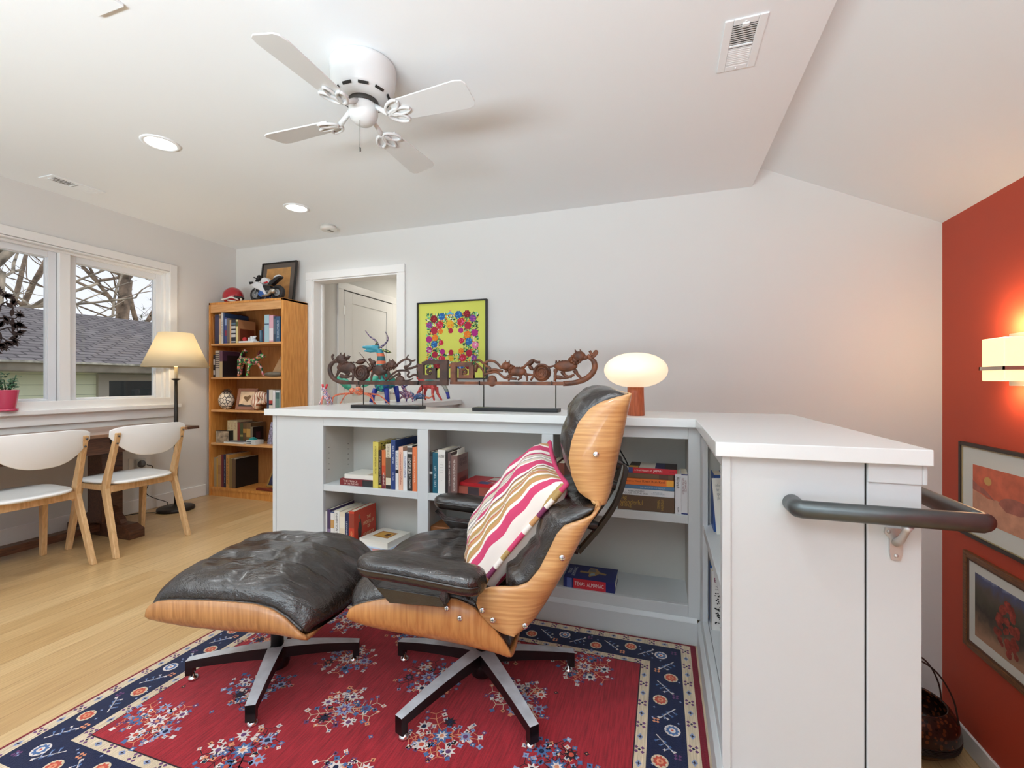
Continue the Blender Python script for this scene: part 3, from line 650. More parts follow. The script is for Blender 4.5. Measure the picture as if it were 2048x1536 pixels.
def guard(p, q, w):   # little repeats along a cream guard band
    L = math.hypot(q[0]-p[0], q[1]-p[1]); n = int(L/.05); dx, dy = (q[0]-p[0])/L, (q[1]-p[1])/L
    for i in range(n):
        cx, cy = p[0]+dx*(i+.5)*L/n, p[1]+dy*(i+.5)*L/n
        if i % 2 == 0:
            for a, b_ in ((-.008, -.009), (.008, .009), (-.008, .009), (.008, -.009)): ngon(cx+dx*a-dy*b_, cy+dy*a+dx*b_, .006, .006, 4, 'purple', 5)
            ngon(cx, cy, .005, .005, 4, 'navy', 6)
        else:
            flat([(cx+dx*.014, cy+dy*.014), (cx-dy*.009, cy+dx*.009), (cx-dx*.014, cy-dy*.014), (cx+dy*.009, cy-dx*.009)], 'pale', 5); star(cx, cy, .008, 4, 'dark', 6, .3)
g1 = (b0+b1)/2; g2 = (b2+b3)/2
for g, e in ((g1, .0), (g2, .0)):
    guard((X0+g, Y0+g), (X0+g, Y1-g), .03); guard((X0+g, Y1-g), (XE-g+.008, Y1-g), .03); guard((XE-g+.008, Y1-g), (XE-g+.008, Y0+g), .03); guard((XE-g+.008, Y0+g), (X0+g, Y0+g), .03)
def border(p, q, s):
    L = math.hypot(q[0]-p[0], q[1]-p[1]); n = max(2, int(L/.125)); dx, dy = (q[0]-p[0])/L, (q[1]-p[1])/L; nx, ny = -dy*s, dx*s
    def W(t, o): return (p[0]+dx*t+nx*o, p[1]+dy*t+ny*o)
    for i in range(n):
        t = (i+.5)*L/n; o = .018*(1 if i % 2 else -1)
        c = W(t, o); ngon(c[0], c[1], .024, .024, 14, 'cream' if i % 3 else 'ivory', 5); star(c[0], c[1], .021, 9, 'rust' if i % 3 else 'blue', 6, .75); ngon(c[0], c[1], .010, .010, 8, 'peach' if i % 3 else 'ivory', 7); ngon(c[0], c[1], .004, .004, 6, 'rust', 8)
        t2 = t+.06; a = W(t2-.03, -o*1.6); b_ = W(t2+.03, o*1.2)
        line(a, b_, .0035, 'ivory', 5)
        for k in (.25, .5, .75):
            s_ = (a[0]+(b_[0]-a[0])*k, a[1]+(b_[1]-a[1])*k)
            for sd in (1, -1):
                e = (s_[0]+(nx*.7*sd+dx*.5)*.02, s_[1]+(ny*.7*sd+dy*.5)*.02); line(s_, e, .0028, 'pale', 5); star(e[0], e[1], .006, 4, 'blue' if k < .6 else 'ivory', 6)
        c2 = W(t-.03, -o*1.7)
        for k in range(4):
            ngon(c2[0]+.008*math.cos(PI/2*k+.78), c2[1]+.008*math.sin(PI/2*k+.78), .0055, .0055, 4, 'peach' if i % 2 else 'purple', 5)
        for k in range(3): star(*W(t+rr_.uniform(-.05, .05), rr_.uniform(-.05, .05)), .005, 4, 'pale', 4)
bm_ = (b1+b2)/2
border((X0+bm_, Y0+b1), (X0+bm_, Y1-b1), 1); border((X0+b2, Y1-bm_), (XE-b2, Y1-bm_), 1); border((XE-bm_+.008, Y1-b1), (XE-bm_+.008, Y0+b1), 1); border((XE-b2, Y0+bm_), (X0+b2, Y0+bm_), 1)
def shrub(cx, cy, R, pal, vine):
    n = 7; ang = rr_.uniform(0, 6.28)
    for i in range(n):
        a = ang+2*PI*i/n+rr_.uniform(-.15, .15); p = (cx, cy); L_ = R*rr_.uniform(.75, 1)
        for k in range(4):
            a += rr_.uniform(-.45, .45); q = (p[0]+L_/4*math.cos(a), p[1]+L_/4*math.sin(a)*.8); line(p, q, .0028, vine, 5); p = q
            for sd in (-1, 1):
                e = (q[0]+.030*math.cos(a+sd*1.15), q[1]+.030*math.sin(a+sd*1.15)); line(q, e, .0022, vine, 5)
                c1 = rr_.choice(pal); star(e[0], e[1], rr_.uniform(.008, .012), 4, c1, 6, .62, rr_.uniform(0, 1.5)); ngon(e[0], e[1], .0035, .0035, 5, rr_.choice(['dark', 'ivory', 'peach', 'blue']), 7)
    for i in range(5):
        a = ang+2*PI*i/5; x, y = cx+R*.62*math.cos(a), cy+R*.5*math.sin(a); c1 = rr_.choice(['ivory', 'pale', 'blue', 'dark', 'ivory'])
        star(x, y, .024, 8, c1, 7, .5, rr_.random()); ngon(x, y, .008, .008, 8, rr_.choice(['purple', 'rust', 'navy']), 8)
    c1 = rr_.choice(['ivory', 'blue', 'pale']); star(cx, cy, .034, 8, c1, 7, .55); star(cx, cy, .02, 8, 'purple' if c1 != 'blue' else 'ivory', 8, .5); ngon(cx, cy, .007, .007, 8, 'peach', 9)
pals = [['ivory', 'pale', 'purple', 'blue', 'ivory'], ['blue', 'ivory', 'peach', 'blue', 'pale'], ['ivory', 'blue', 'purple', 'peach']]
kk = 0
for r_i, cy in enumerate((FY0+.10, FY0+.33, FY0+.56, FY0+.80)):
    for c_i in range(5):
        cx = FX0+.13+c_i*.355+(.17 if r_i % 2 else 0)
        if cx > FX1-.06: continue
        shrub(cx, cy, .118, pals[kk % 3], ('peach', 'dark', 'cream')[kk % 3]); kk += 1
for i in range(26):
    x, y = rr_.uniform(FX0+.04, FX1-.04), rr_.uniform(FY0+.03, FY1-.03); star(x, y, .009, 4, rr_.choice(['dark', 'ivory', 'blue']), 5, .6); ngon(x, y, .003, .003, 4, 'peach', 6)
o = rg.build('area_rug', rug_m, fix=False); tag(o, 'red oriental rug with navy flowered border under the lounge chair', 'rug')

# ---------------------------------------------------------------- table, white chairs, floor lamp
dkw = wood('dark_table_wood', (62, 36, 26), (104, 66, 46), (9, 1.2, 9), .38, 10, coat=.15)
dkw2 = wood('dark_table_top', (118, 82, 58), (164, 124, 94), (9, 1.0, 9), .3, 9, coat=.3)
tb = thing('trestle_table', 'long dark wooden trestle table against the wall under the window', 'table', (-3.8, 1.6, 0))
def tbl(x, y, z): return (x+3.8, y-1.6, z)
m = MB(); m.box(tbl(-4.10, .35, .712), tbl(-3.50, 2.56, .735)); m.build('table_top', dkw2, tb, bevel=.004)
m = MB(); m.box(tbl(-4.10, 2.56, .712), tbl(-3.495, 2.65, .7352)); m.build('breadboard_end', dkw, tb, bevel=.004)
m = MB(); m.box(tbl(-3.56, .7, .60), tbl(-3.54, 2.32, .712)); m.box(tbl(-4.04, .7, .60), tbl(-4.02, 2.32, .712)); m.box(tbl(-4.04, 2.30, .60), tbl(-3.54, 2.32, .712)); m.box(tbl(-4.04, .7, .60), tbl(-3.54, .72, .712)); m.build('apron', dkw, tb, bevel=.003)
m = MB(); m.box(tbl(-3.539, 2.06, .662), tbl(-3.532, 2.11, .69)); m.build('drawer_slot', dark_gap, tb)
for y in (2.17, .85):
    m = MB(); m.box(tbl(-3.86, y-.065, .09), tbl(-3.70, y+.065, .712)); m.build('trestle_post', dkw, tb, bevel=.006)
    m = MB(); m.prism([(-.33, 0), (-.33, .06), (-.26, .09), (.26, .09), (.33, .06), (.33, 0)], lambda u, v, d_: tbl(-3.78+u, y+d_, v), -.05, .05); m.build('trestle_foot', dkw, tb, bevel=.004)
    for s in (-1, 1):
        m = MB(); m.prism([(s*.08, .09), (s*.20, .09), (s*.19, .12), (s*.10, .20), (s*.08, .20)], lambda u, v, d_: tbl(-3.78+u, y+d_, v), -.02, .02)
        m.build('foot_bracket', dkw, tb, bevel=.003)
m = MB(); m.box(tbl(-3.815, .9, .035), tbl(-3.745, 2.12, .085)); m.build('stretcher', dkw, tb, bevel=.004)
birch = wood('birch_wood', (200, 158, 108), (226, 188, 140), (8, 8, 1.2), .45, 10)
wlac = M('white_lacquer', (238, 238, 236), .3)
def white_chair(x, y, rz, label):
    c = thing('dining_chair', label, 'chair', (x, y, 0), rz, 'white chairs at the trestle table')
    m = MB(); rows = []
    for t, z in ((.90, .432), (1.0, .440), (1.0, .449), (.97, .455), (.5, .452), (0.02, .450)):
        row = []
        for j in range(40):
            a = 2*PI*j/40; ca, sa = math.cos(a), math.sin(a)
            row.append((.02+t*.215*math.copysign(abs(ca)**.62, ca), t*.205*math.copysign(abs(sa)**.62, sa)*(1.03 if ca > 0 else .97), z))
        rows.append(row)
    m.grid(rows, cv=True, capu=True); m.build('seat', wlac, c)
    rows = []; K = 25
    for i in range(K):
        q = -1+2*i/(K-1); yy = .232*q; xb = -.232+.055*q*q; zt = .805-.012*abs(q)**6*2; zb = .605+.135*abs(q)**2.6
        lean = .10
        rows.append([(xb-(zz-.7)*lean+off, yy, zz) for zz, off in ((zb, -.006), (zb+(zt-zb)*.5, -.006), (zt, -.006), (zt, .006), (zb+(zt-zb)*.5, .006), (zb, .006))])
    m = MB(); m.grid(rows, cv=True, capu=True, smooth=True); m.build('backrest', wlac, c, bevel=.004)
    for s in (1, -1):
        m = MB()   # rear leg: lower splayed part and upper back post in one kinked piece
        P = [(-.232, s*.222, 0), (-.105, s*.208, .415), (-.112, s*.205, .46), (-.205, s*.198, .765)]
        hw = (.017, .024, .024, .015); rows = []
        for (px, py, pz), w_ in zip(P, hw): rows.append([(px-w_, py-.013, pz), (px+w_, py-.013, pz), (px+w_, py+.013, pz), (px-w_, py+.013, pz)])
        m.grid(rows, cv=True, smooth=False, capu=True)
        lg = m.build('rear_leg', birch, c, bevel=.004)
        for pz in (.70, .745): g = MB(); g.lathe([(.006, 0), (.006, -.003), (0, -.0035)], (-.205+(.765-pz)*.305-.0175, s*.199, pz), 10, 'X'); g.build('bolt', M('dark_bolt', (90, 84, 78), .4, .6), lg)
        m = MB(); P = [(.235, s*.218, 0), (.172, s*.19, .432)]; rows = []
        for (px, py, pz), w_ in zip(P, (.015, .025)): rows.append([(px-w_, py-.014, pz), (px+w_, py-.014, pz), (px+w_, py+.014, pz), (px-w_, py+.014, pz)])
        m.grid(rows, cv=True, smooth=False, capu=True); m.build('front_leg', birch, c, bevel=.004)
        m = MB(); m.prism([(-.115, .375), (-.06, .395), (.12, .398), (.16, .385), (.18, .432), (-.115, .432)], lambda u, v, d_: (u, s*(.19+d_), v), -.01, .012); m.build('side_rail', birch, c, bevel=.003)
    m = MB(); m.box((-.12, -.2, .385), (-.095, .2, .43)); m.build('cross_rail', birch, c, bevel=.003)
    m = MB(); m.box((.15, -.185, .395), (.172, .185, .43)); m.build('cross_rail', birch, c, bevel=.003)
    return c
white_chair(-3.41, 2.105, PI, 'white and birch dining chair nearer the floor lamp, pushed to the table')
white_chair(-3.435, 1.555, PI, 'white and birch dining chair cut off by the left edge of the photo')
# floor lamp
LX, LY = -3.905, 2.755
fl = thing('floor_lamp', 'floor lamp with cream cone shade and thin dark iron pole beside the window', 'lamp', (LX, LY, 0))
iron = M('dark_iron', (58, 54, 50), .5, .6)
m = MB(); m.lathe([(.13, 0), (.135, .008), (.133, .024), (.12, .03), (.03, .034), (.012, .05)], n=36); m.build('base', M('bronze_base', (46, 40, 36), .45, .3), fl)
m = MB(); m.tube([(0, 0, .03), (0, 0, .35), (0, 0, .72), (0, 0, 1.10)], [.013, .016, .0155, .011], 14); m.lathe([(.011, 1.09), (.03, 1.10), (.036, 1.106), (.012, 1.11)], n=20); m.build('pole', iron, fl)
m = MB(); m.cyl((0, 0, 1.105), (0, 0, 1.21), .0115, .0115, 16); m.build('candle_sleeve', M('candle_sleeve', (240, 228, 196), .6), fl)
def shade_mat(name, c, trans=.5, em=0):
    m, nt, b = nodes_of(name); t = nt.nodes.new('ShaderNodeBsdfTranslucent'); d = nt.nodes.new('ShaderNodeBsdfDiffuse'); x = nt.nodes.new('ShaderNodeMixShader')
    t.inputs[0].default_value = rgb(c); d.inputs[0].default_value = rgb(c); x.inputs[0].default_value = trans
    nt.links.new(d.outputs[0], x.inputs[1]); nt.links.new(t.outputs[0], x.inputs[2]); nt.links.new(x.outputs[0], nt.nodes['Material Output'].inputs[0]); return m
m = MB(); rows = []
for r_, z in ((.236, 1.205), (.119, 1.492)): rows.append([(r_*math.cos(2*PI*j/48), r_*math.sin(2*PI*j/48), z) for j in range(48)])
m.grid(rows, cv=True); m.build('lamp_shade', shade_mat('lamp_shade_fabric', (244, 234, 208), .5), fl, solid=.0015)
m = MB()
for k in range(3):
    a = 2*PI*k/3; m.tube([(0, 0, 1.45), (.118*math.cos(a), .118*math.sin(a), 1.488)], .002, 6)
m.tube([(0, 0, 1.2), (0, 0, 1.455)], .004, 8); m.build('shade_frame', black_metal, fl)
m = MB(); m.ell((0, 0, 1.32), (.03, .03, .04)); m.cyl((0, 0, 1.21), (0, 0, 1.29), .013, .015, 12); m.build('bulb', emis('warm_bulb', (255, 214, 150), 6), fl)
point('floor_lamp_light', (LX, LY, 1.36), 5.5, .035, (1, .84, .62))
# lamp cord, wall outlet and timer
o = MB(); o.box((XL, 2.545, .335), (XL+.006, 2.615, .45)); ol = o.build('wall_outlet', M('outlet_plate', (236, 234, 228), .4), None, bevel=.002); tag(ol, 'white wall outlet plate low on the wall under the window', 'outlet')
t_m = thing('plug_timer', 'round grey plug-in timer in the wall outlet under the table', 'timer', (XL+.006, 2.62, .40))
m = MB(); m.box((0, -.035, -.04), (.03, .035, .04)); m.build('timer_case', M('timer_grey', (208, 208, 204), .45), t_m, bevel=.006)
m = MB(); m.lathe([(.03, .03), (.03, .038), (.022, .04), (.021, .046), (0, .047)], n=24, axis='X'); m.build('dial', M('timer_dial', (110, 112, 116), .4), t_m)
m = MB(); m.tube(smooth_path([(XL+.036, 2.66, .385), (XL+.05, 2.70, .36), (XL+.03, 2.69, .25), (XL+.03, 2.66, .15), (XL+.06, 2.70, .10), (LX-.14, LY+.02, .05), (LX-.10, LY, .03)], 30), .0032, 6)
m.tube(smooth_path([(XL+.04, 2.30, .006), (XL+.08, 2.42, .006), (XL+.05, 2.52, .006), (XL+.16, 2.62, .006), (LX-.02, LY-.138, .006)], 24), .0032, 6)
tag(m.build('lamp_cord', black_satin), 'thin dark lamp cord running from the wall outlet to the lamp base', 'cord')
# ---------------------------------------------------------------- ceiling: fan, recessed lights, vents, smoke alarm
fanw = M('fan_white', (224, 225, 224), .3)
fan = thing('ceiling_fan', 'white ceiling fan with four blades and a pull chain', 'fan', (-1.227, 1.662, CE))
m = MB(); m.lathe([(.125, 0), (.137, -.006), (.139, -.02), (.136, -.024), (.138, -.04), (.134, -.045), (.134, -.075), (.128, -.09), (.126, -.095), (.118, -.118), (.116, -.122), (.098, -.142), (.075, -.150), (0, -.150)], n=48); m.build('motor_housing', fanw, fan)
m = MB()
for k in range(10):
    a = 2*PI*(k+.5)/10; 
    for rr2, zz in ((.1105, -.131),):
        m.T = Matrix.Rotation(a, 4, 'Z'); m.hexa([(.106, -.021, -.1385), (.106, .021, -.1385), (.1075, .021, -.1385), (.1075, -.021, -.1385), (.110, -.021, -.130), (.110, .021, -.130), (.1135, .021, -.130), (.1135, -.021, -.130)])
m.T = None; m.build('cooling_slots', dark_gap, fan)
m = MB(); m.lathe([(.062, -.15), (.062, -.165), (.058, -.17)], n=32); m.build('motor_ring', M('fan_ring_dark', (60, 58, 54), .5), fan)
m = MB(); m.lathe([(.058, -.168), (.061, -.176), (.061, -.205), (.055, -.225), (.035, -.245), (.012, -.252), (0, -.253)], n=32); m.build('switch_housing', fanw, fan)
m = MB(); m.tube([(.005, -.03, -.245), (.005, -.03, -.36)], .0012, 6); m.lathe([(.0, -.36), (.004, -.364), (.0045, -.378), (0, -.384)], (.005, -.03, 0), 10); m.build('pull_chain', M('chain_grey', (120, 118, 112), .4, .7), fan)
for k in range(4):
    a = PI/2*k-.03; T = Matrix.Rotation(a, 4, 'Z') @ Matrix.Translation((0, 0, -.222)) @ Matrix.Rotation(-.2, 4, 'X')
    m = MB(); m.T = T
    out = [(.155, -.052), (.30, -.060), (.47, -.070), (.497, -.063), (.508, -.045), (.508, .045), (.497, .063), (.47, .070), (.30, .060), (.155, .052)]
    m.prism(out, lambda u, v, d_: (u, v, d_), -.003, .003); bl = m.build('blade', fanw, fan, bevel=.001)
    m = MB(); m.T = T
    m.tube([(.055, 0, .045), (.09, 0, .02), (.125, 0, -.004)], [.012, .010, .012], 8)
    def loop(c, ax, ay, rot): return [(c[0]+ax*math.cos(t)*math.cos(rot)-ay*math.sin(t)*math.sin(rot), c[1]+ax*math.cos(t)*math.sin(rot)+ay*math.sin(t)*math.cos(rot), -.008) for t in [2*PI*i/20 for i in range(21)]]
    m.tube(loop((.165, .030), .042, .020, .55), .0065, 6); m.tube(loop((.165, -.030), .042, .020, -.55), .0065, 6); m.tube(loop((.185, 0), .048, .016, 0), .006, 6)
    m.build('blade_iron', fanw, bl)
LE = emis('downlight_lens', (255, 250, 240), 4.0)
def downlight(x, y, label, power=4.5):
    t = thing('recessed_light', label, 'ceiling light', (x, y, CE), 0, 'recessed ceiling lights')
    m = MB(); rows = [[(r_*math.cos(2*PI*j/36), r_*math.sin(2*PI*j/36), z) for j in range(36)] for r_, z in ((.095, 0), (.094, -.004), (.078, -.007), (.074, -.002))]; m.grid(rows, cv=True); m.build('trim_ring', ceil_white, t)
    m = MB(); m.lathe([(.0745, -.0025), (.05, -.004), (0, -.0045)], n=32); m.build('lens', LE, t)
    area('downlight_beam', (x, y, CE-.012), (0, 0, 0), .13, .13, power, (.92, .97, 1), 'DISK', math.radians(150))
downlight(-2.714, 1.828, 'glowing round recessed ceiling light nearer the window wall and ceiling fan')
downlight(-2.715, 2.842, 'glowing round recessed ceiling light nearer the smoke alarm and back wall')
downlight(-2.714, .75, 'glowing round recessed ceiling light out of view on the left', 4.5); downlight(-2.714, -.4, 'glowing round recessed ceiling light out of view far left', 4.5)
for y in (.55, -.7): downlight(-.35, y, 'glowing round recessed ceiling light above the viewer' if y > 0 else 'glowing round recessed ceiling light behind the viewer', 4.5)
def vent(x0, x1, y0, y1, label, along='Y', big=True):
    t = thing('air_vent', label, 'vent', ((x0+x1)/2, (y0+y1)/2, CE), 0, 'ceiling air registers'); cx, cy = (x0+x1)/2, (y0+y1)/2
    hx, hy = (x1-x0)/2, (y1-y0)/2; m = MB(); q = .032
    m.box((-hx, -hy, -.006), (-hx+q, hy, 0)); m.box((hx-q, -hy, -.006), (hx, hy, 0)); m.box((-hx+q, -hy, -.006), (hx-q, -hy+q, 0)); m.box((-hx+q, hy-q, -.006), (hx-q, hy, 0)); m.box((-hx+q, -.006, -.006), (hx-q, .006, 0))
    m.build('frame', ceil_white, t, bevel=.003)
    m = MB(); m.box((-hx+q, -hy+q, -.001), (hx-q, hy-q, -.0002)); m.build('duct_shadow', M('duct_dark', (70, 62, 48), .8), t)
    for k in range(9):
        for s in (-1, 1):
            y = s*(.010+(hy-q-.012)*(k+.5)/9); tl = .006 if s < 0 else -.003; lv = MB(); wd = .0045 if s < 0 else .0075
            lv.hexa([(-hx+q, y-wd, -.006), (hx-q, y-wd, -.006), (hx-q, y+wd, -.0035 if s < 0 else -.005), (-hx+q, y+wd, -.0035 if s < 0 else -.005), (-hx+q, y-wd, -.0052), (hx-q, y-wd, -.0052), (hx-q, y+wd, -.0027 if s < 0 else -.0042), (-hx+q, y+wd, -.0027 if s < 0 else -.0042)])
            lv.build('louver', ceil_white, t)
    for yy in (-hy+q*.45, hy-q*.45): m = MB(); m.lathe([(.004, -.006), (.003, -.008), (0, -.0085)], (0, yy, 0), 10); m.build('screw', ceil_white, t)
    m = MB(); m.box((-.012, -hy+q*.7, -.011), (.012, -hy+q+.006, -.006)); m.build('damper_lever', ceil_white, t)
vent(.222, .372, 1.88, 2.18, 'white ceiling air vent near the ceiling break, right of the fan')
vent(-3.937, -3.788, 1.876, 2.18, 'white ceiling air vent above the window on the left')
sm = thing('smoke_alarm', 'small round white smoke alarm on the ceiling near the back wall', 'smoke alarm', (-2.768, 3.262, CE))
m = MB(); m.lathe([(.062, 0), (.064, -.012), (.068, -.014), (.068, -.03), (.055, -.042), (.03, -.045), (0, -.045)], n=36); m.build('housing', M('alarm_white', (232, 230, 222), .4), sm)
m = MB()
for k in range(5): m.box((.01+.006*k, -.03, -.0462), (.012+.006*k, .03, -.0448))
m.build('sounder_slots', M('slot_grey', (150, 148, 138), .6), sm)
hatch = MB(); hatch.box((-1.98, .55, CE-.012), (-1.84, 1.115, CE)); ho = hatch.build('ceiling_panel', ceil_white, None, bevel=.003); tag(ho, 'pale flat ceiling register at the top left corner of the photo', 'panel')

# ---------------------------------------------------------------- red wall: sconce, two framed pictures; guitar on the landing
sc_ = thing('wall_sconce', 'glowing square glass wall sconce on the red wall', 'wall lamp', (XR, 2.865, 1.19))
m = MB(); m.box((-.014, -.07, -.13), (0, .07, .13)); m.build('back_plate', M('brushed_nickel', (196, 190, 180), .3, .9), sc_, bevel=.003)
def sglass():
    m, nt, b = nodes_of('sconce_glass'); b.inputs['Base Color'].default_value = rgb((255, 240, 214)); b.inputs['Emission Color'].default_value = rgb((255, 216, 150)); b.inputs['Emission Strength'].default_value = 1.15; b.inputs['Roughness'].default_value = .25; return m
m = MB(); m.box((-.115, -.08, -.105), (-.035, .08, .105)); m.build('glass_shade', sglass(), sc_, bevel=.004)
m = MB(); m.box((-.122, -.088, -.052), (-.116, .088, -.034)); m.box((-.122, -.088, -.052), (-.014, -.082, -.034)); m.box((-.122, .082, -.052), (-.014, .088, -.034)); m.build('strap', M('brushed_nickel', (196, 190, 180), .3, .9), sc_)
point('sconce_light_up', (XR-.075, 2.865, 1.36), 4.5, .03, (1, .70, .38)); point('sconce_light_down', (XR-.075, 2.865, 1.03), 1.6, .03, (1, .68, .36))
def picture(name, label, y1, y0, z0, z1, frame_mats, fw, mat_w, art, x=XR):
    t = thing(name, label, 'picture', (x, (y0+y1)/2, (z0+z1)/2), 0, None); hy, hz = (y1-y0)/2, (z1-z0)/2
    m = MB(); D = .022
    for (a, c_, b_, d_) in ((-hy, -hz, -hy+fw, hz), (hy-fw, -hz, hy, hz), (-hy+fw, -hz, hy-fw, -hz+fw), (-hy+fw, hz-fw, hy-fw, hz)): m.box((-D, a, c_), (0, b_, d_))
    m.mi = 1; g = fw*.35
    for (a, c_, b_, d_) in ((-hy+fw, -hz+fw, -hy+fw+g, hz-fw), (hy-fw-g, -hz+fw, hy-fw, hz-fw), (-hy+fw, -hz+fw, hy-fw, -hz+fw+g), (-hy+fw, hz-fw-g, hy-fw, hz-fw)): m.box((-D*.8, a, c_), (0, b_, d_))
    m.build('frame', frame_mats, t, bevel=.002)
    m = MB(); m.box((-.012, -hy+fw, -hz+fw), (-.004, hy-fw, hz-fw)); m.build('mat_board', M('mat_board', (226, 226, 218), .8), t)
    iy, iz = hy-fw-mat_w, hz-fw-mat_w; art(t, iy, iz)
    return t
def art_desert(t, iy, iz):
    cols = [M('desert_sky', (214, 112, 84), .8, var=(14, .08)), M('desert_sand', (216, 156, 126), .8, var=(20, .06)), M('desert_mesa', (176, 108, 92), .8, var=(18, .1)), M('desert_sun', (220, 172, 104), .8), M('desert_line', (120, 66, 56), .8)]
    m = MB(); m.box((-.0128, -iy, -iz), (-.012, iy, iz))
    def f(poly, mi, x): m.mi = mi; m.add([(x, iy*p, iz*q) for p, q in poly], [tuple(range(len(poly)))])
    f([(-1, -1), (1, -1), (1, .08), (.8, 0), (.62, -.1), (.4, -.05), (.1, -.15), (-.3, -.1), (-1, -.2)], 1, -.0130)
    f([(1, .42), (.85, .27), (.7, .2), (.55, .02), (.45, -.1), (.75, .02), (1, .08)], 2, -.0132)
    f([(.36, -.14)]+[(.36-.4*(1-math.cos(t_))*.9, -.14+.32*math.sin(t_)) for t_ in [PI*i/14 for i in range(1, 15)]]+[(-.1, -.32), (.2, -.34)], 2, -.0132)
    m.mi = 3; m.add([(-.0133, iy*(.62+.09*math.cos(2*PI*i/24)), iz*(.52+.15*math.sin(2*PI*i/24))) for i in range(24)], [tuple(range(24))])
    m.build('art_print', cols, t, fix=False)
picture('framed_print', 'framed desert print with small sun, upper picture on the red wall', 3.33, 2.45, .21, .738, [M('frame_black_brown', (44, 34, 28), .4), M('frame_gold_lip', (176, 160, 124), .35, .5)], .02, .095, art_desert)
def photo_mat():
    m, nt, b = nodes_of('autumn_photo'); N = nt.nodes.new; L = nt.links.new
    tc = N('ShaderNodeTexCoord'); sp = N('ShaderNodeSeparateXYZ'); n = N('ShaderNodeTexNoise'); n.inputs['Scale'].default_value = 16; n.inputs['Detail'].default_value = 8
    a = N('ShaderNodeMath'); a.operation = 'MULTIPLY_ADD'; a.inputs[1].default_value = .35; r = N('ShaderNodeValToRGB'); el = r.color_ramp.elements
    el[0].position = .12; el[0].color = rgb((176, 136, 108)); el[1].position = .36; el[1].color = rgb((92, 76, 62))
    for p, c in ((.46, (58, 52, 44)), (.62, (78, 74, 58)), (.78, (96, 84, 74)), (.92, (86, 92, 128)), (1.0, (150, 160, 190))): k = el.new(p); k.color = rgb(c)
    L(tc.outputs['Generated'], sp.inputs[0]); L(tc.outputs['Object'], n.inputs['Vector']); L(n.outputs[0], a.inputs[0]); 
    s2 = N('ShaderNodeMath'); s2.operation = 'MULTIPLY_ADD'; s2.inputs[1].default_value = .9; s2.inputs[2].default_value = -.12
    L(sp.outputs['Z'], s2.inputs[0]); L(s2.outputs[0], a.inputs[2]); L(a.outputs[0], r.inputs[0]); L(r.outputs[0], b.inputs['Base Color']); b.inputs['Roughness'].default_value = .5
    return m
def art_autumn(t, iy, iz):
    m = MB(); m.box((-.0128, -iy, -iz), (-.012, iy, iz)); ph = m.build('art_photo', photo_mat(), t)
    m = MB(); rnd = random.Random(4)
    for i in range(60):
        a, b_ = rnd.uniform(-1, 1), rnd.uniform(-1, 1)
        if a*a+b_*b_ > 1: continue
        cy, cz, r_ = .10+a*.085*(1-b_*.4), -.02+b_*.13, rnd.uniform(.012, .026)
        m.add([(-.0131-.00001*i, cy+r_*math.cos(2*PI*k/7+a), cz+r_*math.sin(2*PI*k/7+a)) for k in range(7)], [tuple(range(7))])
    m.build('red_tree_patch', M('autumn_red', (150, 62, 50), .6, var=(40, .25)), t, fix=False)
picture('framed_photograph', 'wood framed autumn hillside photograph, lower picture on the red wall', 3.29, 2.40, -.413, .122, [wood('frame_oak', (96, 58, 30), (140, 90, 52), (9, 1, 9), .4, 20), M('frame_brown_lip', (92, 60, 40), .4)], .032, .062, art_autumn)
bsk = thing('basket', 'dark brown round woven basket with tall thin handles on the stair landing', 'basket', (1.372, 3.262, ZL))
m = MB(); m.lathe([(.10, 0), (.16, .012), (.205, .06), (.222, .12), (.21, .19), (.185, .235), (.165, .255), (.155, .25), (.175, .22), (.19, .18), (.19, .10), (.1, .03), (0, .025)], n=44)
m.build('basket_body', dots('basket_lacquer', (52, 28, 22), [(104, 54, 30), (34, 20, 17)], 46, .22, .42), bsk)
m = MB()
for k in range(9): m.tube([((.214+.006*math.sin(PI*k/8))*math.cos(2*PI*j/40), (.214+.006*math.sin(PI*k/8))*math.sin(2*PI*j/40), .07+.008*k) for j in range(41)], .0028, 5, caps=False)
m.build('woven_bands', M('basket_cord', (40, 30, 30), .5), bsk)
for (sx, h_) in ((1, .50), (-1, .50)):
    m = MB(); m.tube(smooth_path([(.18, -.08*sx-.02, .20), (.165, -.07*sx, .33), (.10, -.05*sx, .45), (0, -.04*sx, h_), (-.10, -.05*sx, .45), (-.165, -.07*sx, .33), (-.18, -.08*sx, .20)], 40), .0045, 8)
    m.build('handle', M('basket_handle', (58, 34, 26), .45), bsk)
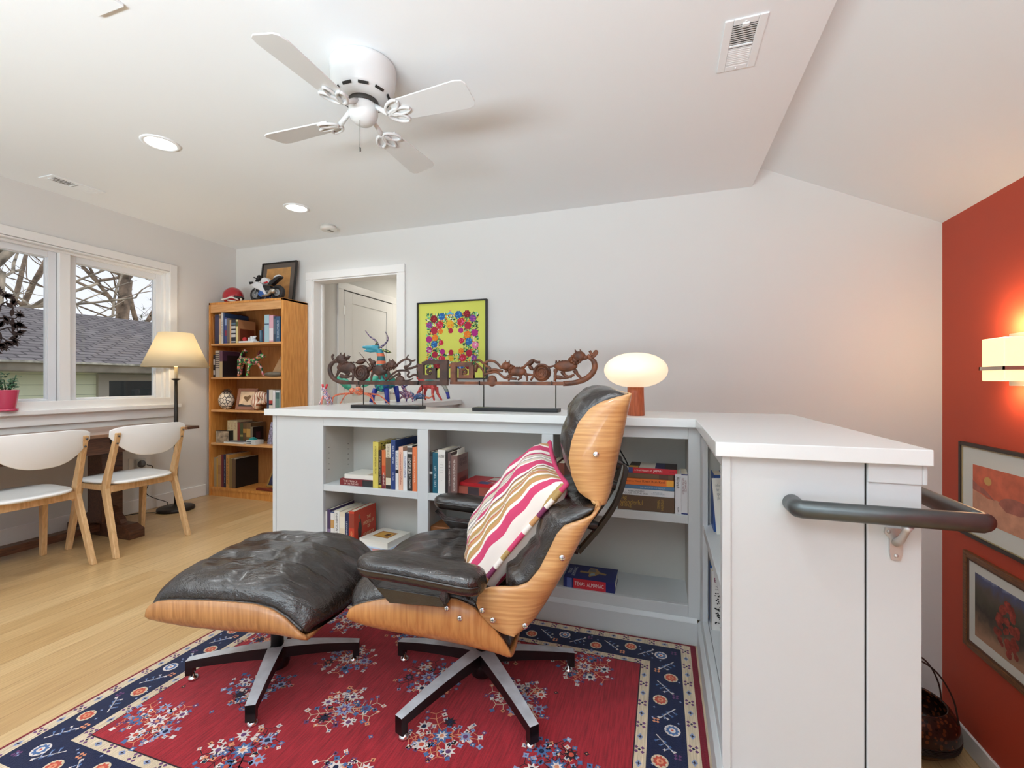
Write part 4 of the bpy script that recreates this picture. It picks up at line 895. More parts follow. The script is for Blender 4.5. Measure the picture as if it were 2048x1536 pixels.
# ---------------------------------------------------------------- books
def cm(c, rough=.45): return M('book_cover_%d_%d_%d' % tuple(c), c, rough)
def book(label, t, h, d, pos, col, flat_=False, title=None, tcol=(235, 230, 220), tl=.7, th=.5, tz=.5, bands_=(), group=None, rot=None, cover=None, pg=None, extra=()):
    """t thickness, h height, d depth. Standing: pos = left/front/bottom corner. Flat: pos = left end, front (spine), bottom"""
    if flat_: b = thing('book', label, 'book', (pos[0]+h, pos[1], pos[2]), 0, group, rot=(0, -PI/2, rot or 0))
    else: b = thing('book', label, 'book', pos, 0, group, rot=rot if rot else (0, 0, 0))
    m = MB(); e = .0016; cs = [cm(col)]
    m.box((0, 0, 0), (t, e, h)); m.box((0, e, 0), (e, d, h)); m.box((t-e, e, 0), (t, d, h))
    for bi, (z0, z1, c) in enumerate(bands_):          # printed bands on the spine, wrapped a little on the cover
        mt = cm(c)
        if mt not in cs: cs.append(mt)
        m.mi = cs.index(mt); m.add([(.0004, -.0002-.00008*bi, h*z0), (t-.0004, -.0002-.00008*bi, h*z0), (t-.0004, -.0002-.00008*bi, h*z1), (.0004, -.0002-.00008*bi, h*z1)], [(0, 1, 2, 3)])
    for bi, (y0, y1, z0, z1, c) in enumerate(cover or ()):   # printed patches on the front cover
        mt = cm(c)
        if mt not in cs: cs.append(mt)
        m.mi = cs.index(mt); m.add([(t+.0002+.00008*bi, d*y0, h*z0), (t+.0002+.00008*bi, d*y1, h*z0), (t+.0002+.00008*bi, d*y1, h*z1), (t+.0002+.00008*bi, d*y0, h*z1)], [(0, 1, 2, 3)])
    m.build('cover', cs, b, fix=False)
    m = MB(); m.box((e, e, .002), (t-e, d-.003, h-.002)); m.build('pages', pg or paper, b)
    if title:
        mt = M('ink_%d_%d_%d' % tuple(tcol), tcol, .6)
        text('spine_title', title, mt, b, (t*.5, -.0012, h*tz), (0, 0, -1), (1, 0, 0), h*tl, t*th)
    for (body, c, oy, oz, L_, H_, xd, up) in extra:   # lettering elsewhere: on the cover (x = t) or spine
        pass
    return b
def spine_text(b, body, c, t, h, tz, tl, tx=.5, th=.4):
    return text('spine_lettering', body, M('ink_%d_%d_%d' % tuple(c), c, .6), b, (t*tx, -.0012, h*tz), (0, 0, -1), (1, 0, 0), h*tl, t*th)
def cover_text(b, body, c, t, y, z, L_, H_, xd=(0, 1, 0), up=(0, 0, 1)):
    return text('cover_lettering', body, M('ink_%d_%d_%d' % tuple(c), c, .6), b, (t+.0005, y, z), xd, up, L_, H_)
Z1, Z2, YK = .5272, .1552, 2.03
G1 = 'books in the left bay, upper shelf of the white bookcase'
# left bay, upper shelf
b = book('white paperback lying on the dark red hardback, left bay upper shelf', .022, .19, .15, (-1.631, 2.045, Z1+.035), (232, 230, 222), True, group=G1, cover=((.1, .5, .05, .3, (196, 176, 150)),))
b = book('dark red hardback lying flat under a white paperback, left bay upper shelf', .034, .215, .15, (-1.652, 2.035, Z1), (116, 26, 34), True, group=G1, bands_=((0, .33, (36, 40, 46)),))
spine_text(b, 'THE PRINCE', (226, 200, 190), .034, .215, .69, .42, .68, .3); spine_text(b, 'OF THE MARSHES', (226, 200, 190), .034, .215, .66, .42, .28, .26)
G = G1
x = -1.440
def std(label, w, h, d, col, **k):
    global x
    b = book(label, w-.0012, h, d, (x, YK, Z1), col, group=G1, **k); x += w; return b
b = std('tall yellow hardback next to the flat stack, left bay upper shelf', .034, .240, .17, (216, 200, 96), title='A MIDDLE EASTERN STORY', tcol=(60, 50, 30), tl=.62, th=.3, tz=.6, cover=((0, 1, .45, .9, (196, 170, 70)), (0, 1, 0, .35, (70, 40, 30))))
cover_text(b, 'THE RING', (40, 34, 24), .034, .08, .215, .12, .03)
std('black paperback with small gold spine lettering, right of the yellow hardback', .020, .197, .13, (40, 32, 30), title='THE WILD WEST TIMES', tcol=(190, 176, 150), tl=.7, th=.35, bands_=((.02, .09, (190, 170, 60)),))
std('orange and maroon paperback, third standing book in the left upper bay', .024, .200, .13, (206, 112, 60), title='MORNING', tcol=(240, 220, 200), tl=.32, th=.4, tz=.25, bands_=((.0, .36, (110, 34, 46)), (.36, .6, (196, 74, 40))))
std('cream book with a brown picture band on its spine, left of the tall blue one', .031, .231, .15, (222, 212, 186), title='DEFIANCE', tcol=(120, 108, 84), tl=.28, th=.5, tz=.84, bands_=((0, .09, (30, 28, 30)), (.27, .68, (104, 86, 66)), (.25, .275, (80, 60, 40)), (.68, .70, (80, 60, 40))))
b = std('tallest dark blue hardback in the left bay upper shelf', .027, .254, .22, (36, 62, 120), title='IN FULL VIEW', tcol=(214, 222, 236), tl=.36, th=.42, tz=.70)
spine_text(b, 'Lily Tuck', (214, 222, 236), .027, .254, .26, .16, .5, .3)
std('thin white paperback with dark belt, right of the tall blue hardback', .019, .200, .13, (226, 226, 224), title='THE POET X', tcol=(90, 100, 110), tl=.4, th=.4, tz=.75, bands_=((.42, .52, (30, 34, 44)),))
std('peach coloured paperback with red lettering, left bay upper shelf', .026, .221, .14, (232, 186, 160), title='Conversations with Primal Wisdom', tcol=(160, 60, 50), tl=.75, th=.42)
std('white paperback with blue lettering, left of the black book', .024, .200, .13, (226, 228, 228), title='TELEGRAPH AVENUE', tcol=(60, 80, 140), tl=.55, th=.4, tz=.6)
b = std('black paperback with large grey EMPIRE lettering on its spine', .030, .229, .15, (32, 36, 40), title='EMPIRE', tcol=(196, 194, 186), tl=.36, th=.62, tz=.55, bands_=((.82, 1, (200, 198, 192)), (.86, .96, (90, 84, 80))))
spine_text(b, 'S.C. GWYNNE', (220, 220, 216), .03, .229, .2, .3, .5, .32)
std('orange book at the right end of the left bay upper shelf', .026, .222, .16, (224, 122, 74), title='THE BLACK PAPER', tcol=(240, 214, 190), tl=.6, th=.3)
# left bay, lower shelf
G2 = 'books in the left bay, lower shelf of the white bookcase'
x = -1.7435
def low(label, w, h, d, col, **k):
    global x
    b = book(label, w-.0012, h, d, (x, YK, Z2), col, group=G2, **k); x += w; return b
low('thin black and white book at the far left of the lower shelf', .014, .222, .16, (28, 26, 30), bands_=((.5, 1, (224, 220, 214)),))
low('purple hardback second from the left on the lower left shelf', .021, .234, .2, (70, 52, 92), bands_=((.4, .55, (130, 110, 150)),))
low('white and navy book beside the purple hardback, lower left shelf', .024, .224, .17, (40, 60, 110), bands_=((.05, .97, (222, 220, 216)), (.6, .8, (196, 150, 90))))
b = low('white paperback with black illustrated lettering, lower left shelf', .034, .230, .19, (226, 224, 218), title='INVENTION SHERMAN', tcol=(30, 30, 34), tl=.78, th=.4, tz=.55, bands_=((0, .24, (52, 116, 180)),))
low('cream paperback with a pale coloured picture, lower left shelf', .036, .226, .18, (222, 208, 184), bands_=((.0, .3, (168, 150, 130)), (.62, .9, (232, 222, 204))))
low('navy hardback with white lettering, left of the red cover', .024, .224, .17, (28, 40, 84), title='LEONARDO DA', tcol=(220, 224, 234), tl=.6, th=.42)
hb = low('red paperback with a portrait cover, rightmost standing book on the lower left shelf', .035, .236, .19, (198, 66, 44), title='HENRIETTA LACKS', tcol=(240, 180, 120), tl=.5, th=.35, tz=.3, bands_=((.62, .95, (150, 60, 44)),), cover=((.0, .0, 0, 0, (198, 66, 44)),))
t_ = .0344
for k, (s_, z_, L_) in enumerate((('THE', .178, .035), ('IMMORTAL LIFE', .15, .095), ('OF', .126, .022), ('HENRIETTA', .088, .095), ('LACKS', .062, .06))): cover_text(hb, s_, (240, 214, 170), t_, .125, z_, L_, .018)
m = MB(); m.mi = 0
m.add([(t_+.0004, .03+.03*p, .01+.2*q) for p, q in ((.1, 0), (.55, 0), (.7, .35), (1.0, .42), (1.15, .62), (.85, .86), (.62, .9), (.55, .8), (.25, .78), (0, .6), (.1, .4))], [tuple(range(11))]); m.mi = 1; m.add([(t_+.0004, .042+.009*math.cos(2*PI*i/12), .198+.014*math.sin(2*PI*i/12)) for i in range(12)], [tuple(range(12))])
m.build('cover_portrait', [cm((60, 56, 52)), cm((150, 110, 84))], hb, fix=False)
b = book('white book with a framed picture cover, top of the small lower shelf stack', .034, .19, .19, (-1.535, 2.02, Z2+.062), (232, 228, 216), True, group=G2, rot=-.12, cover=((.28, .75, .24, .80, (172, 116, 50)), (.34, .69, .3, .74, (206, 158, 70)), (.4, .6, .35, .5, (96, 60, 30))), pg=paper_white)
b = book('pale blue book directly under the white picture book, lower left shelf', .030, .205, .19, (-1.535, 2.01, Z2+.032), (176, 190, 214), True, group=G2, rot=-.04, bands_=((.1, .5, (206, 150, 146)),))
b = book('brown and cream hardback at the bottom of the small lower shelf stack', .032, .225, .22, (-1.50, 2.02, Z2), (92, 66, 52), True, group=G2, rot=-.05, pg=paper_white)
# middle bay, upper shelf
G3 = 'books in the middle bay of the white bookcase'
x = -1.1335
def mid(label, w, h, d, col, **k):
    global x
    b = book(label, w-.0012, h, d, (x, YK, Z1), col, group=G3, **k); x += w; return b
mid('thin red hardback at the left end of the middle bay', .021, .197, .15, (170, 50, 44), title='WAR LETTERS', tcol=(226, 170, 150), tl=.6, th=.3)
mid('black paperback with a small white emblem, middle bay', .022, .203, .14, (38, 36, 38), bands_=((.46, .52, (200, 198, 190)), (.7, .9, (70, 66, 66))))
b = mid('teal hardback beside the thick white book, middle bay', .029, .202, .15, (20, 92, 112), title='LEFT VEIL TEXT', tcol=(196, 216, 220), tl=.5, th=.4, tz=.4)
b = mid('thick white hardback with black dotted title, middle bay', .041, .216, .17, (226, 224, 218))
for zz, s_ in ((.88, 'LORD'), (.84, 'HOAR')): text('spine_title', s_, M('ink_30_30_30', (30, 30, 30), .6), b, (.02, -.0012, .216*zz), (1, 0, 0), (0, 0, 1), .03, .0075)
for zz, L_ in ((.72, .006), (.66, .018), (.6, .014), (.54, .02), (.48, .016), (.3, .006)): text('spine_line', 'abcdefg', M('ink_120_116_110', (120, 116, 110), .6), b, (.02, -.0012, .216*zz), (1, 0, 0), (0, 0, 1), L_, .004)
mid('dark book squeezed right of the thick white hardback', .014, .208, .16, (34, 30, 30))
mid('plum brown paperback leaning in the middle bay, half hidden', .018, .205, .15, (86, 66, 66), title='THE MIDWEST', tcol=(210, 200, 190), tl=.6, th=.4)
b = mid('brown and red cover paperback with loose papers tucked in, middle bay', .034, .192, .13, (122, 92, 86), title='WE POINTED THEM NORTH', tcol=(230, 220, 210), tl=.8, th=.32, cover=((0, 1, 0, .55, (124, 60, 50)), (.2, .8, .08, .4, (90, 40, 36))))
cover_text(b, 'WE POINTED\nTHEM NORTH', (70, 44, 38), .034, .065, .155, .09, .035)
m = MB(); m.hexa([(-.972, 2.06, Z1+.19), (-.970, 2.06, Z1+.19), (-.970, 2.15, Z1+.19), (-.972, 2.15, Z1+.19), (-.972, 2.07, Z1+.216), (-.970, 2.07, Z1+.216), (-.966, 2.14, Z1+.222), (-.968, 2.14, Z1+.222)])
o = m.build('paper_slip', paper_white); tag(o, 'folded white paper sticking up from a brown paperback, middle bay', 'paper')
b = book('red hardback with a flag cover lying on top, middle bay', .016, .20, .17, (-.955, 2.05, Z1+.041), (176, 24, 34), True, group=G3, rot=-.06, cover=((.2, .9, .1, .42, (200, 190, 176)), (.3, .55, .12, .40, (170, 30, 38)), (.0, .3, .25, .55, (40, 50, 100))))
b = book('reddish brown hardback lying flat underneath the red one, middle bay', .040, .235, .21, (-.965, 2.04, Z1), (150, 76, 60), True, group=G3, rot=-.03, bands_=((.5, .75, (60, 46, 50)),))
# small books behind the chair in the right bay and lower middle shelf
b = book('small dark spined book half hidden behind the chair back, right bay', .03, .19, .14, (-.485, YK, Z1), (96, 70, 56), group='books in the right bay of the white bookcase')
b = book('small russet book beside it behind the chair back, right bay', .028, .185, .14, (-.452, YK, Z1), (130, 70, 56), group='books in the right bay of the white bookcase')
bx = thing('wooden_box', 'low brown wooden box on the lower middle shelf behind the armrest', 'box', (-1.0, 2.13, Z2))
m = MB(); m.box((-.11, -.08, 0), (.11, .08, .17)); m.build('box_body', wood('box_wood', (110, 66, 34), (150, 96, 54), (1, 8, 8), .4), bx, bevel=.003)
m = MB(); m.box((-.113, -.083, .17), (.113, .083, .20)); m.build('box_lid', wood('box_wood', (0, 0, 0), (0, 0, 0)), bx, bevel=.003)
# right bay, upper shelf stack (bottom to top)
G4 = 'books in the right bay of the white bookcase'
b = book('thick brown hardback with gold lettering at the bottom of the right bay stack', .064, .232, .17, (-.187, 2.03, Z1), (92, 70, 52), True, group=G4)
for k, s_ in enumerate(('big', 'wonderful', 'thing')): text('spine_title', s_, M('ink_190_150_60', (176, 140, 60), .5), b, (.064*(.80-.25*k), -.0012, .232-.010-(.5*(.028, .094, .048)[k])), (0, 0, -1), (1, 0, 0), (.028, .094, .048)[k], .020)
text('spine_author', 'STEPHEN\nHARRIGAN', M('ink_190_150_60', (176, 140, 60), .5), b, (.032, -.0012, .055), (1, 0, 0), (0, 0, 1), .046, .026)
b = book('white paperback guide lying on the thick brown hardback', .027, .220, .15, (-.175, 2.03, Z1+.065), (222, 224, 226), True, group=G4)
text('spine_title', "A BEGINNER'S\nGUIDE TO THE END", M('ink_110_120_130', (104, 112, 120), .6), b, (.0135, -.0012, .155), (0, 0, -1), (1, 0, 0), .098, .017)
text('spine_author', 'BJ MILLER, MD\nSHOSHANA BERGER', M('ink_150_160_170', (150, 160, 170), .6), b, (.0135, -.0012, .066), (0, 0, -1), (1, 0, 0), .055, .010)
b = book('steel blue paperback between the white and orange books, right bay stack', .016, .212, .14, (-.167, 2.03, Z1+.093), (84, 124, 160), True, group=G4, title='THE CASTLE OF THE FRENCH', tcol=(190, 206, 216), tl=.48, th=.35, tz=.42)
b = book('orange paperback with dark lettering in the right bay stack', .027, .208, .14, (-.165, 2.03, Z1+.110), (232, 118, 44), True, group=G4, bands_=((0, .14, (236, 170, 60)),))
text('spine_title', 'River Run Red', M('ink_90_30_20', (96, 34, 16), .6), b, (.0175, -.0012, .082), (0, 0, -1), (1, 0, 0), .09, .010); text('spine_author', 'Andrew Ward', M('ink_90_30_20', (96, 34, 16), .6), b, (.016, -.0012, .165), (0, 0, -1), (1, 0, 0), .06, .007)
b = book('worn brown paperback directly under the red one, right bay stack', .021, .188, .13, (-.148, 2.035, Z1+.138), (104, 82, 60), True, group=G4, bands_=((.1, .3, (90, 60, 50)),))
b = book('red paperback history on top of the right bay stack', .024, .198, .14, (-.142, 2.03, Z1+.160), (196, 28, 48), True, group=G4, rot=-.03, bands_=((.91, 1, (40, 70, 130)),), cover=((0, 1, 0, 1, (50, 36, 34)), (0, 1, .45, .78, (206, 196, 182)), (0, 1, .25, .45, (44, 42, 84)), (0, .3, .8, 1, (196, 150, 60))))
text('spine_title', 'A Brief History of', M('ink_240_220_220', (240, 224, 220), .6), b, (.012, -.0012, .138), (0, 0, -1), (1, 0, 0), .072, .010); text('spine_title', 'JAPAN', M('ink_240_220_220', (240, 224, 220), .6), b, (.012, -.0012, .078), (0, 0, -1), (1, 0, 0), .036, .013)
text('spine_imprint', 'TUTTLE', M('ink_110_14_40', (110, 14, 40), .6), b, (.012, -.0012, .022), (0, 0, -1), (1, 0, 0), .02, .006)
b = book('white upright paperback titled Aircraft, right bay', .0235, .166, .13, (.0485, YK, Z1), (224, 224, 226), group=G4)
text('spine_title', 'Aircraft', M('ink_30_30_34', (30, 30, 34), .6), b, (.0105, -.0012, .131), (0, 0, -1), (1, 0, 0), .05, .011); text('spine_title', 'Ultimate', M('ink_30_30_34', (30, 30, 34), .6), b, (.0195, -.0012, .146), (0, 0, -1), (1, 0, 0), .022, .004); text('spine_imprint', 'ADAM', M('ink_30_30_34', (30, 30, 34), .6), b, (.012, -.0012, .018), (0, 0, -1), (1, 0, 0), .02, .006)
b = book('white upright hardback with navy ends at the right edge of the right bay', .0255, .168, .14, (.0725, YK, Z1), (222, 222, 224), group=G4, bands_=((0, .03, (34, 44, 110)), (.97, 1, (34, 44, 110))))
text('spine_title', 'ROMANCES\nOF THE WORLD', M('ink_150_90_90', (140, 90, 92), .6), b, (.012, -.0012, .118), (0, 0, -1), (1, 0, 0), .068, .018)
# almanac on the bottom shelf
b = book('blue almanac paperback lying on the bottom shelf of the right bay', .044, .228, .155, (-.428, 2.028, Z2), (26, 40, 104), True, group=G4, bands_=((.17, .80, (206, 44, 60)), (.83, .93, (90, 110, 180))), pg=paper_white)
text('spine_title', 'TEXAS  ALMANAC', M('ink_244_236_236', (244, 236, 236), .6), b, (.022, -.0008, .112), (0, 0, -1), (1, 0, 0), .128, .017)
text('cover_title', 'TEXAS\nALMANAC', M('ink_220_224_232', (220, 224, 232), .6), b, (.0447, .075, .200), (0, 1, 0), (0, 0, 1), .10, .036)
m = MB(); pts = [(0, .55), (.28, .5), (.34, .95), (.6, .9), (.72, .62), (1.0, .5), (.98, .36), (.72, .42), (.62, .2), (.48, .12), (.42, 0), (.36, .12), (.36, .36), (0, .36)]
m.add([(.0445, .03+.11*q, .165-.12*p) for p, q in pts], [tuple(range(14))]); m.mi = 1; m.add([(.0446, .03+.11*q, .165-.12*p) for p, q in ((.3, .55), (.36, .9), (.55, .84), (.6, .55))], [(0, 1, 2, 3)]); m.mi = 2; m.add([(.0446, .03+.11*q, .165-.12*p) for p, q in ((.4, .14), (.42, .4), (.55, .45), (.6, .25))], [(0, 1, 2, 3)])
m.build('cover_map', [cm((176, 140, 90)), cm((120, 116, 110)), cm((150, 176, 186))], b, fix=False)
# outlet and lamp plug in the bays
ol = thing('wall_outlet', 'white double outlet inside the left bay above the tall blue book', 'outlet', (-1.262, 2.269, .80))
m = MB(); m.box((-.055, -.006, -.035), (.055, 0, .035)); m.build('plate', M('outlet_plate', (236, 234, 228), .4), ol, bevel=.002)
for s in (-1, 1):
    m = MB(); m.lathe([(.016, -.0062), (.016, -.0075), (0, -.008)], (s*.021, 0, .004), 18, 'Y'); so = m.build('socket', M('outlet_socket', (222, 220, 214), .4), ol)
    m = MB(); m.box((s*.021-.006, -.0086, .008), (s*.021+.004, -.0078, .0095)); m.box((s*.021-.006, -.0086, -.001), (s*.021+.004, -.0078, .0005)); m.build('slots', dark_gap, so)
m = MB(); m.box((-.232, 2.235, .79), (-.198, 2.269, .825)); m.tube(smooth_path([(-.21, 2.24, .80), (-.205, 2.2, .785), (-.19, 2.18, .76), (-.165, 2.15, .725), (-.15, 2.13, .70)], 20), .003, 6); m.tube(smooth_path([(-.215, 2.235, .80), (-.22, 2.2, .77), (-.20, 2.17, .74), (-.165, 2.14, .705), (-.13, 2.20, .68)], 20), .003, 6)
tag(m.build('power_cord', black_satin), 'black plug and drooping lamp cord inside the right bay', 'cord')
# peninsula shelves
G5 = 'books on the shelves at the side of the end bookcase'
b = book('white art book with black block pictures on the lower shelf of the end bookcase', .03, .215, .18, (.168, 1.86, Z2), (228, 226, 222), rot=(0, 0, -PI/2), group=G5)
# rotate: thickness along -Y, spine on the left, cover facing the camera
b.rotation_euler = (0, 0, 0); b.location = (.170, 1.848, Z2)
for ch in list(b.children): bpy.data.objects.remove(ch)
m = MB(); m.box((0, 0, 0), (.17, .0016, .218)); m.box((0, .028, 0), (.17, .0296, .218)); m.box((0, 0, 0), (.0016, .0296, .218)); m.build('cover', cm((228, 226, 222)), b)
m = MB(); m.box((.0018, .0018, .002), (.167, .0278, .216)); m.build('pages', paper, b)
text('cover_title', 'EX', M('ink_140_60_100', (140, 60, 100), .6), b, (.024, -.0012, .187), (1, 0, 0), (0, 0, 1), .026, .016); text('cover_author', 'BY\nWILD\nauthor', M('ink_120_110_116', (120, 110, 116), .6), b, (.026, -.0012, .162), (1, 0, 0), (0, 0, 1), .022, .024)
m = MB(); rnd = random.Random(2)
for z0, z1 in ((.118, .138), (.095, .114), (.036, .056), (.010, .03), (.075, .09), (.06, .072)):
    for i in range(9):
        y, z, s_ = .012+rnd.random()*.026, z0+rnd.random()*(z1-z0), .0025+rnd.random()*.004; m.box((y, -.0006-.00002*i, z), (y+s_, 0, z+s_*.8))
m.build('cover_pictures', cm((34, 32, 34)), b)
b = book('bright blue hardback standing behind the white art book, end bookcase', .045, .228, .15, (.172, 1.88, Z2), (36, 96, 170), group=G5, rot=(0, 0, 0))
m = MB(); [m.box((.171, 1.879+.004*k, Z2+.03+.02*k), (.1722, 1.9, Z2+.04+.02*k)) for k in range(0)]
fo = thing('leaflet', 'white printed leaflet leaning on the upper shelf of the end bookcase', 'leaflet', (.185, 1.80, Z1)); fo.rotation_euler = (-.12, -.06, .1)
m = MB(); m.box((0, 0, 0), (.14, .004, .20)); m.build('sheet', paper_white, fo)
text('print', 'information\nfor visitors\nopen daily\nplease ask', M('ink_150_150_150', (150, 150, 150), .7), fo, (.03, -.0012, .15), (1, 0, 0), (0, 0, 1), .04, .06)
b = book('dark blue hardback behind the leaflet, upper shelf of the end bookcase', .03, .21, .14, (.178, 1.83, Z1), (40, 80, 150), group=G5)
b = book('teal paperback behind the leaflet, upper shelf of the end bookcase', .022, .19, .13, (.209, 1.835, Z1), (36, 120, 120), group=G5)

# ---------------------------------------------------------------- oak bookcase in the corner
oak = wood('oak_veneer', (200, 130, 58), (226, 160, 84), (7, 7, .8), .4, 8, coat=.1)
oak_l = wood('oak_edge_light', (206, 150, 92), (226, 174, 118), (.8, 7, 7), .4, 8)
bc = thing('bookcase', 'tall oak bookcase in the far left corner', 'bookcase', (-3.66, 3.35, 0))
def L3(x, y, z): return (x+3.66, y-3.35, z)
BX0, BX1, BY0, BY1 = -4.107, -3.213, 3.205, 3.50
m = MB(); m.box(L3(BX0, BY0, 0), L3(BX0+.02, BY1, 1.83)); m.build('side_panel', oak, bc, bevel=.001)
m = MB(); m.box(L3(BX1-.02, BY0, 0), L3(BX1, BY1, 1.83)); m.build('side_panel', oak, bc, bevel=.001)
m = MB(); m.box(L3(BX0, BY0, 1.812), L3(BX1, BY1, 1.832)); m.build('top_panel', oak, bc, bevel=.001)
m = MB(); m.box(L3(BX0+.02, BY0+.004, 1.738), L3(BX1-.02, BY0+.02, 1.812)); m.build('top_fascia', oak_l, bc)
m = MB(); m.box(L3(BX0+.02, BY1-.012, .05), L3(BX1-.02, BY1-.004, 1.812)); m.build('back_panel', wood('oak_back', (168, 108, 56), (190, 130, 74), (7, 7, .8), .5, 8), bc)
for z in (1.443, 1.127, .817, .503): m = MB(); m.box(L3(BX0+.021, BY0+.006, z-.019), L3(BX1-.021, BY1-.013, z)); m.build('shelf', oak_l, bc, bevel=.001)
m = MB(); m.box(L3(BX0+.02, BY0+.004, .06), L3(BX1-.02, BY1-.012, .082)); m.build('bottom_shelf', oak, bc)
m = MB(); m.box(L3(BX0+.02, BY0+.012, 0), L3(BX1-.02, BY0+.03, .06)); m.build('kick_board', oak, bc)
YS = 3.222
def shelf_books(z, g, rows):
    for (label, x0, x1, h, d, col, kw) in rows: book(label, x1-x0-.0008, h, d, (x0, YS, z), col, group=g, **kw)
GA = 'books on the top shelf of the oak bookcase'
book('thin tan folder leaning at the far left of the oak top shelf', .012, .262, .2, (-4.072, YS, 1.4435), (176, 116, 62), group=GA, rot=(0, -.05, 0))
shelf_books(1.4432, GA, [
 ('wide dark navy binder on the oak top shelf', -4.050, -3.998, .278, .22, (56, 56, 84), dict(bands_=((.1, .9, (66, 66, 98)),))),
 ('peach and cream spined book on the oak top shelf', -3.997, -3.970, .280, .2, (216, 182, 150), dict(bands_=((.0, .3, (230, 214, 170)), (.85, .95, (120, 104, 84))))),
 ('white spined tall book on the oak top shelf', -3.969, -3.944, .293, .2, (226, 220, 214), dict(title='THE LETTERS', tcol=(90, 90, 90), tl=.5, th=.4)),
 ('tall blue picture book on the oak top shelf', -3.943, -3.925, .288, .26, (44, 72, 120), dict(cover=((0, 1, .75, 1, (50, 84, 130)),))),
 ('violet blue paperback with a red mark on the oak top shelf', -3.924, -3.900, .243, .2, (66, 74, 140), dict(bands_=((.3, .5, (150, 50, 80)), (.7, .95, (150, 170, 210))))),
 ('thin grey book beside the violet blue paperback, oak top shelf', -3.899, -3.864, .238, .2, (92, 88, 92), dict(bands_=((.05, .95, (110, 104, 104)),))),
 ('tan spine book left of the film strip book, oak top shelf', -3.863, -3.845, .220, .18, (206, 164, 120), {}),
 ('dark book with three white squares on its spine, oak top shelf', -3.844, -3.788, .218, .18, (40, 42, 56), dict(bands_=((.80, .88, (90, 120, 140)), (.62, .74, (206, 206, 206)), (.44, .56, (196, 200, 204)), (.26, .38, (206, 206, 206)), (.04, .09, (200, 200, 210))))),
 ('cream book with a rust brown cover, last of the left row, oak top shelf', -3.786, -3.758, .218, .19, (222, 208, 150), dict(bands_=((.72, .92, (96, 100, 50)),), cover=((0, 1, 0, 1, (176, 124, 84)), (.1, .95, .05, .62, (112, 50, 30))))),
 ('narrow purple book left of the pale blue one, oak top shelf', -3.462, -3.443, .135, .15, (84, 44, 60), {}),
 ('pale blue hardback, right group on the oak top shelf', -3.442, -3.390, .247, .18, (166, 200, 212), dict(bands_=((.64, .68, (60, 80, 110)),))),
 ('pink and white hardback, right group on the oak top shelf', -3.388, -3.340, .242, .18, (206, 140, 156), dict(bands_=((.02, .98, (220, 170, 184)), (.05, .5, (232, 222, 226))))),
 ('dark blue book beside the pink hardback, oak top shelf', -3.339, -3.313, .230, .18, (44, 64, 84), dict(bands_=((.3, .9, (80, 100, 116)),))),
 ('blue book with white lettering, rightmost on the oak top shelf', -3.312, -3.262, .227, .18, (56, 88, 120), dict(title='OPERATIONS', tcol=(200, 214, 224), tl=.7, th=.4)),
])
bd = thing('model_display', 'little red and white model on a white plinth on the oak top shelf', 'model', (-3.652, 3.245, 1.4432))
m = MB(); m.box((-.088, -.035, 0), (.088, .035, .016)); m.build('plinth', M('plinth_white', (232, 234, 236), .3), bd, bevel=.002)
m = MB(); m.ell((-.052, 0, .036), (.022, .018, .02)); m.build('red_nose', M('toy_red', (190, 30, 40), .3), bd)
m = MB(); rnd = random.Random(3)
for k in range(9): a = -.02+.1*rnd.random(); m.box((a, -.02+.02*rnd.random(), .016), (a+.014, .02*rnd.random(), .025+.04*rnd.random()))
m.tube([(.02, 0, .035), (.06, 0, .04), (.085, 0, .06)], .006, 8); m.build('white_frame', M('toy_white', (226, 230, 234), .35), bd)
bt = thing('bottle', 'small dark glass bottle with stopper on the oak top shelf', 'bottle', (-3.53, 3.33, 1.4432))
m = MB(); m.lathe([(.028, 0), (.032, .006), (.032, .085), (.022, .10), (.011, .11), (.011, .125), (0, .125)], n=24); m.build('glass_body', M('bottle_glass', (86, 80, 66), .12, spec=.7), bt)
m = MB(); m.lathe([(.010, .125), (.016, .13), (.016, .145), (.006, .155), (.010, .165), (0, .17)], n=16); m.build('stopper', M('bottle_stopper', (120, 86, 50), .4), bt)
book('thin light blue box book beside the small bottle, oak top shelf', .022, .12, .1, (-3.585, 3.30, 1.4432), (110, 150, 180), group=GA)
GB = 'books on the second shelf of the oak bookcase'
shelf_books(1.1272, GB, [
 ('narrow black and white book at the left of the second oak shelf', -4.070, -4.047, .212, .2, (44, 36, 44), dict(bands_=((.1, .3, (210, 206, 206)), (.55, .8, (210, 206, 206))))),
 ('striped grey and white hardback on the second oak shelf', -4.044, -3.992, .252, .22, (212, 204, 192), dict(bands_=[(.34+.075*k, .37+.075*k, (70, 62, 72)) for k in range(8)])),
 ('black faced book with a plum arch on its cover, second oak shelf', -3.990, -3.952, .246, .24, (150, 120, 130), dict(bands_=((0, .6, (206, 190, 150)), (.6, 1, (120, 84, 110))), cover=((0, 1, 0, 1, (26, 24, 30)), (0, 1, .62, 1, (74, 46, 72)), (.2, .8, .55, .84, (30, 24, 30))))),
])
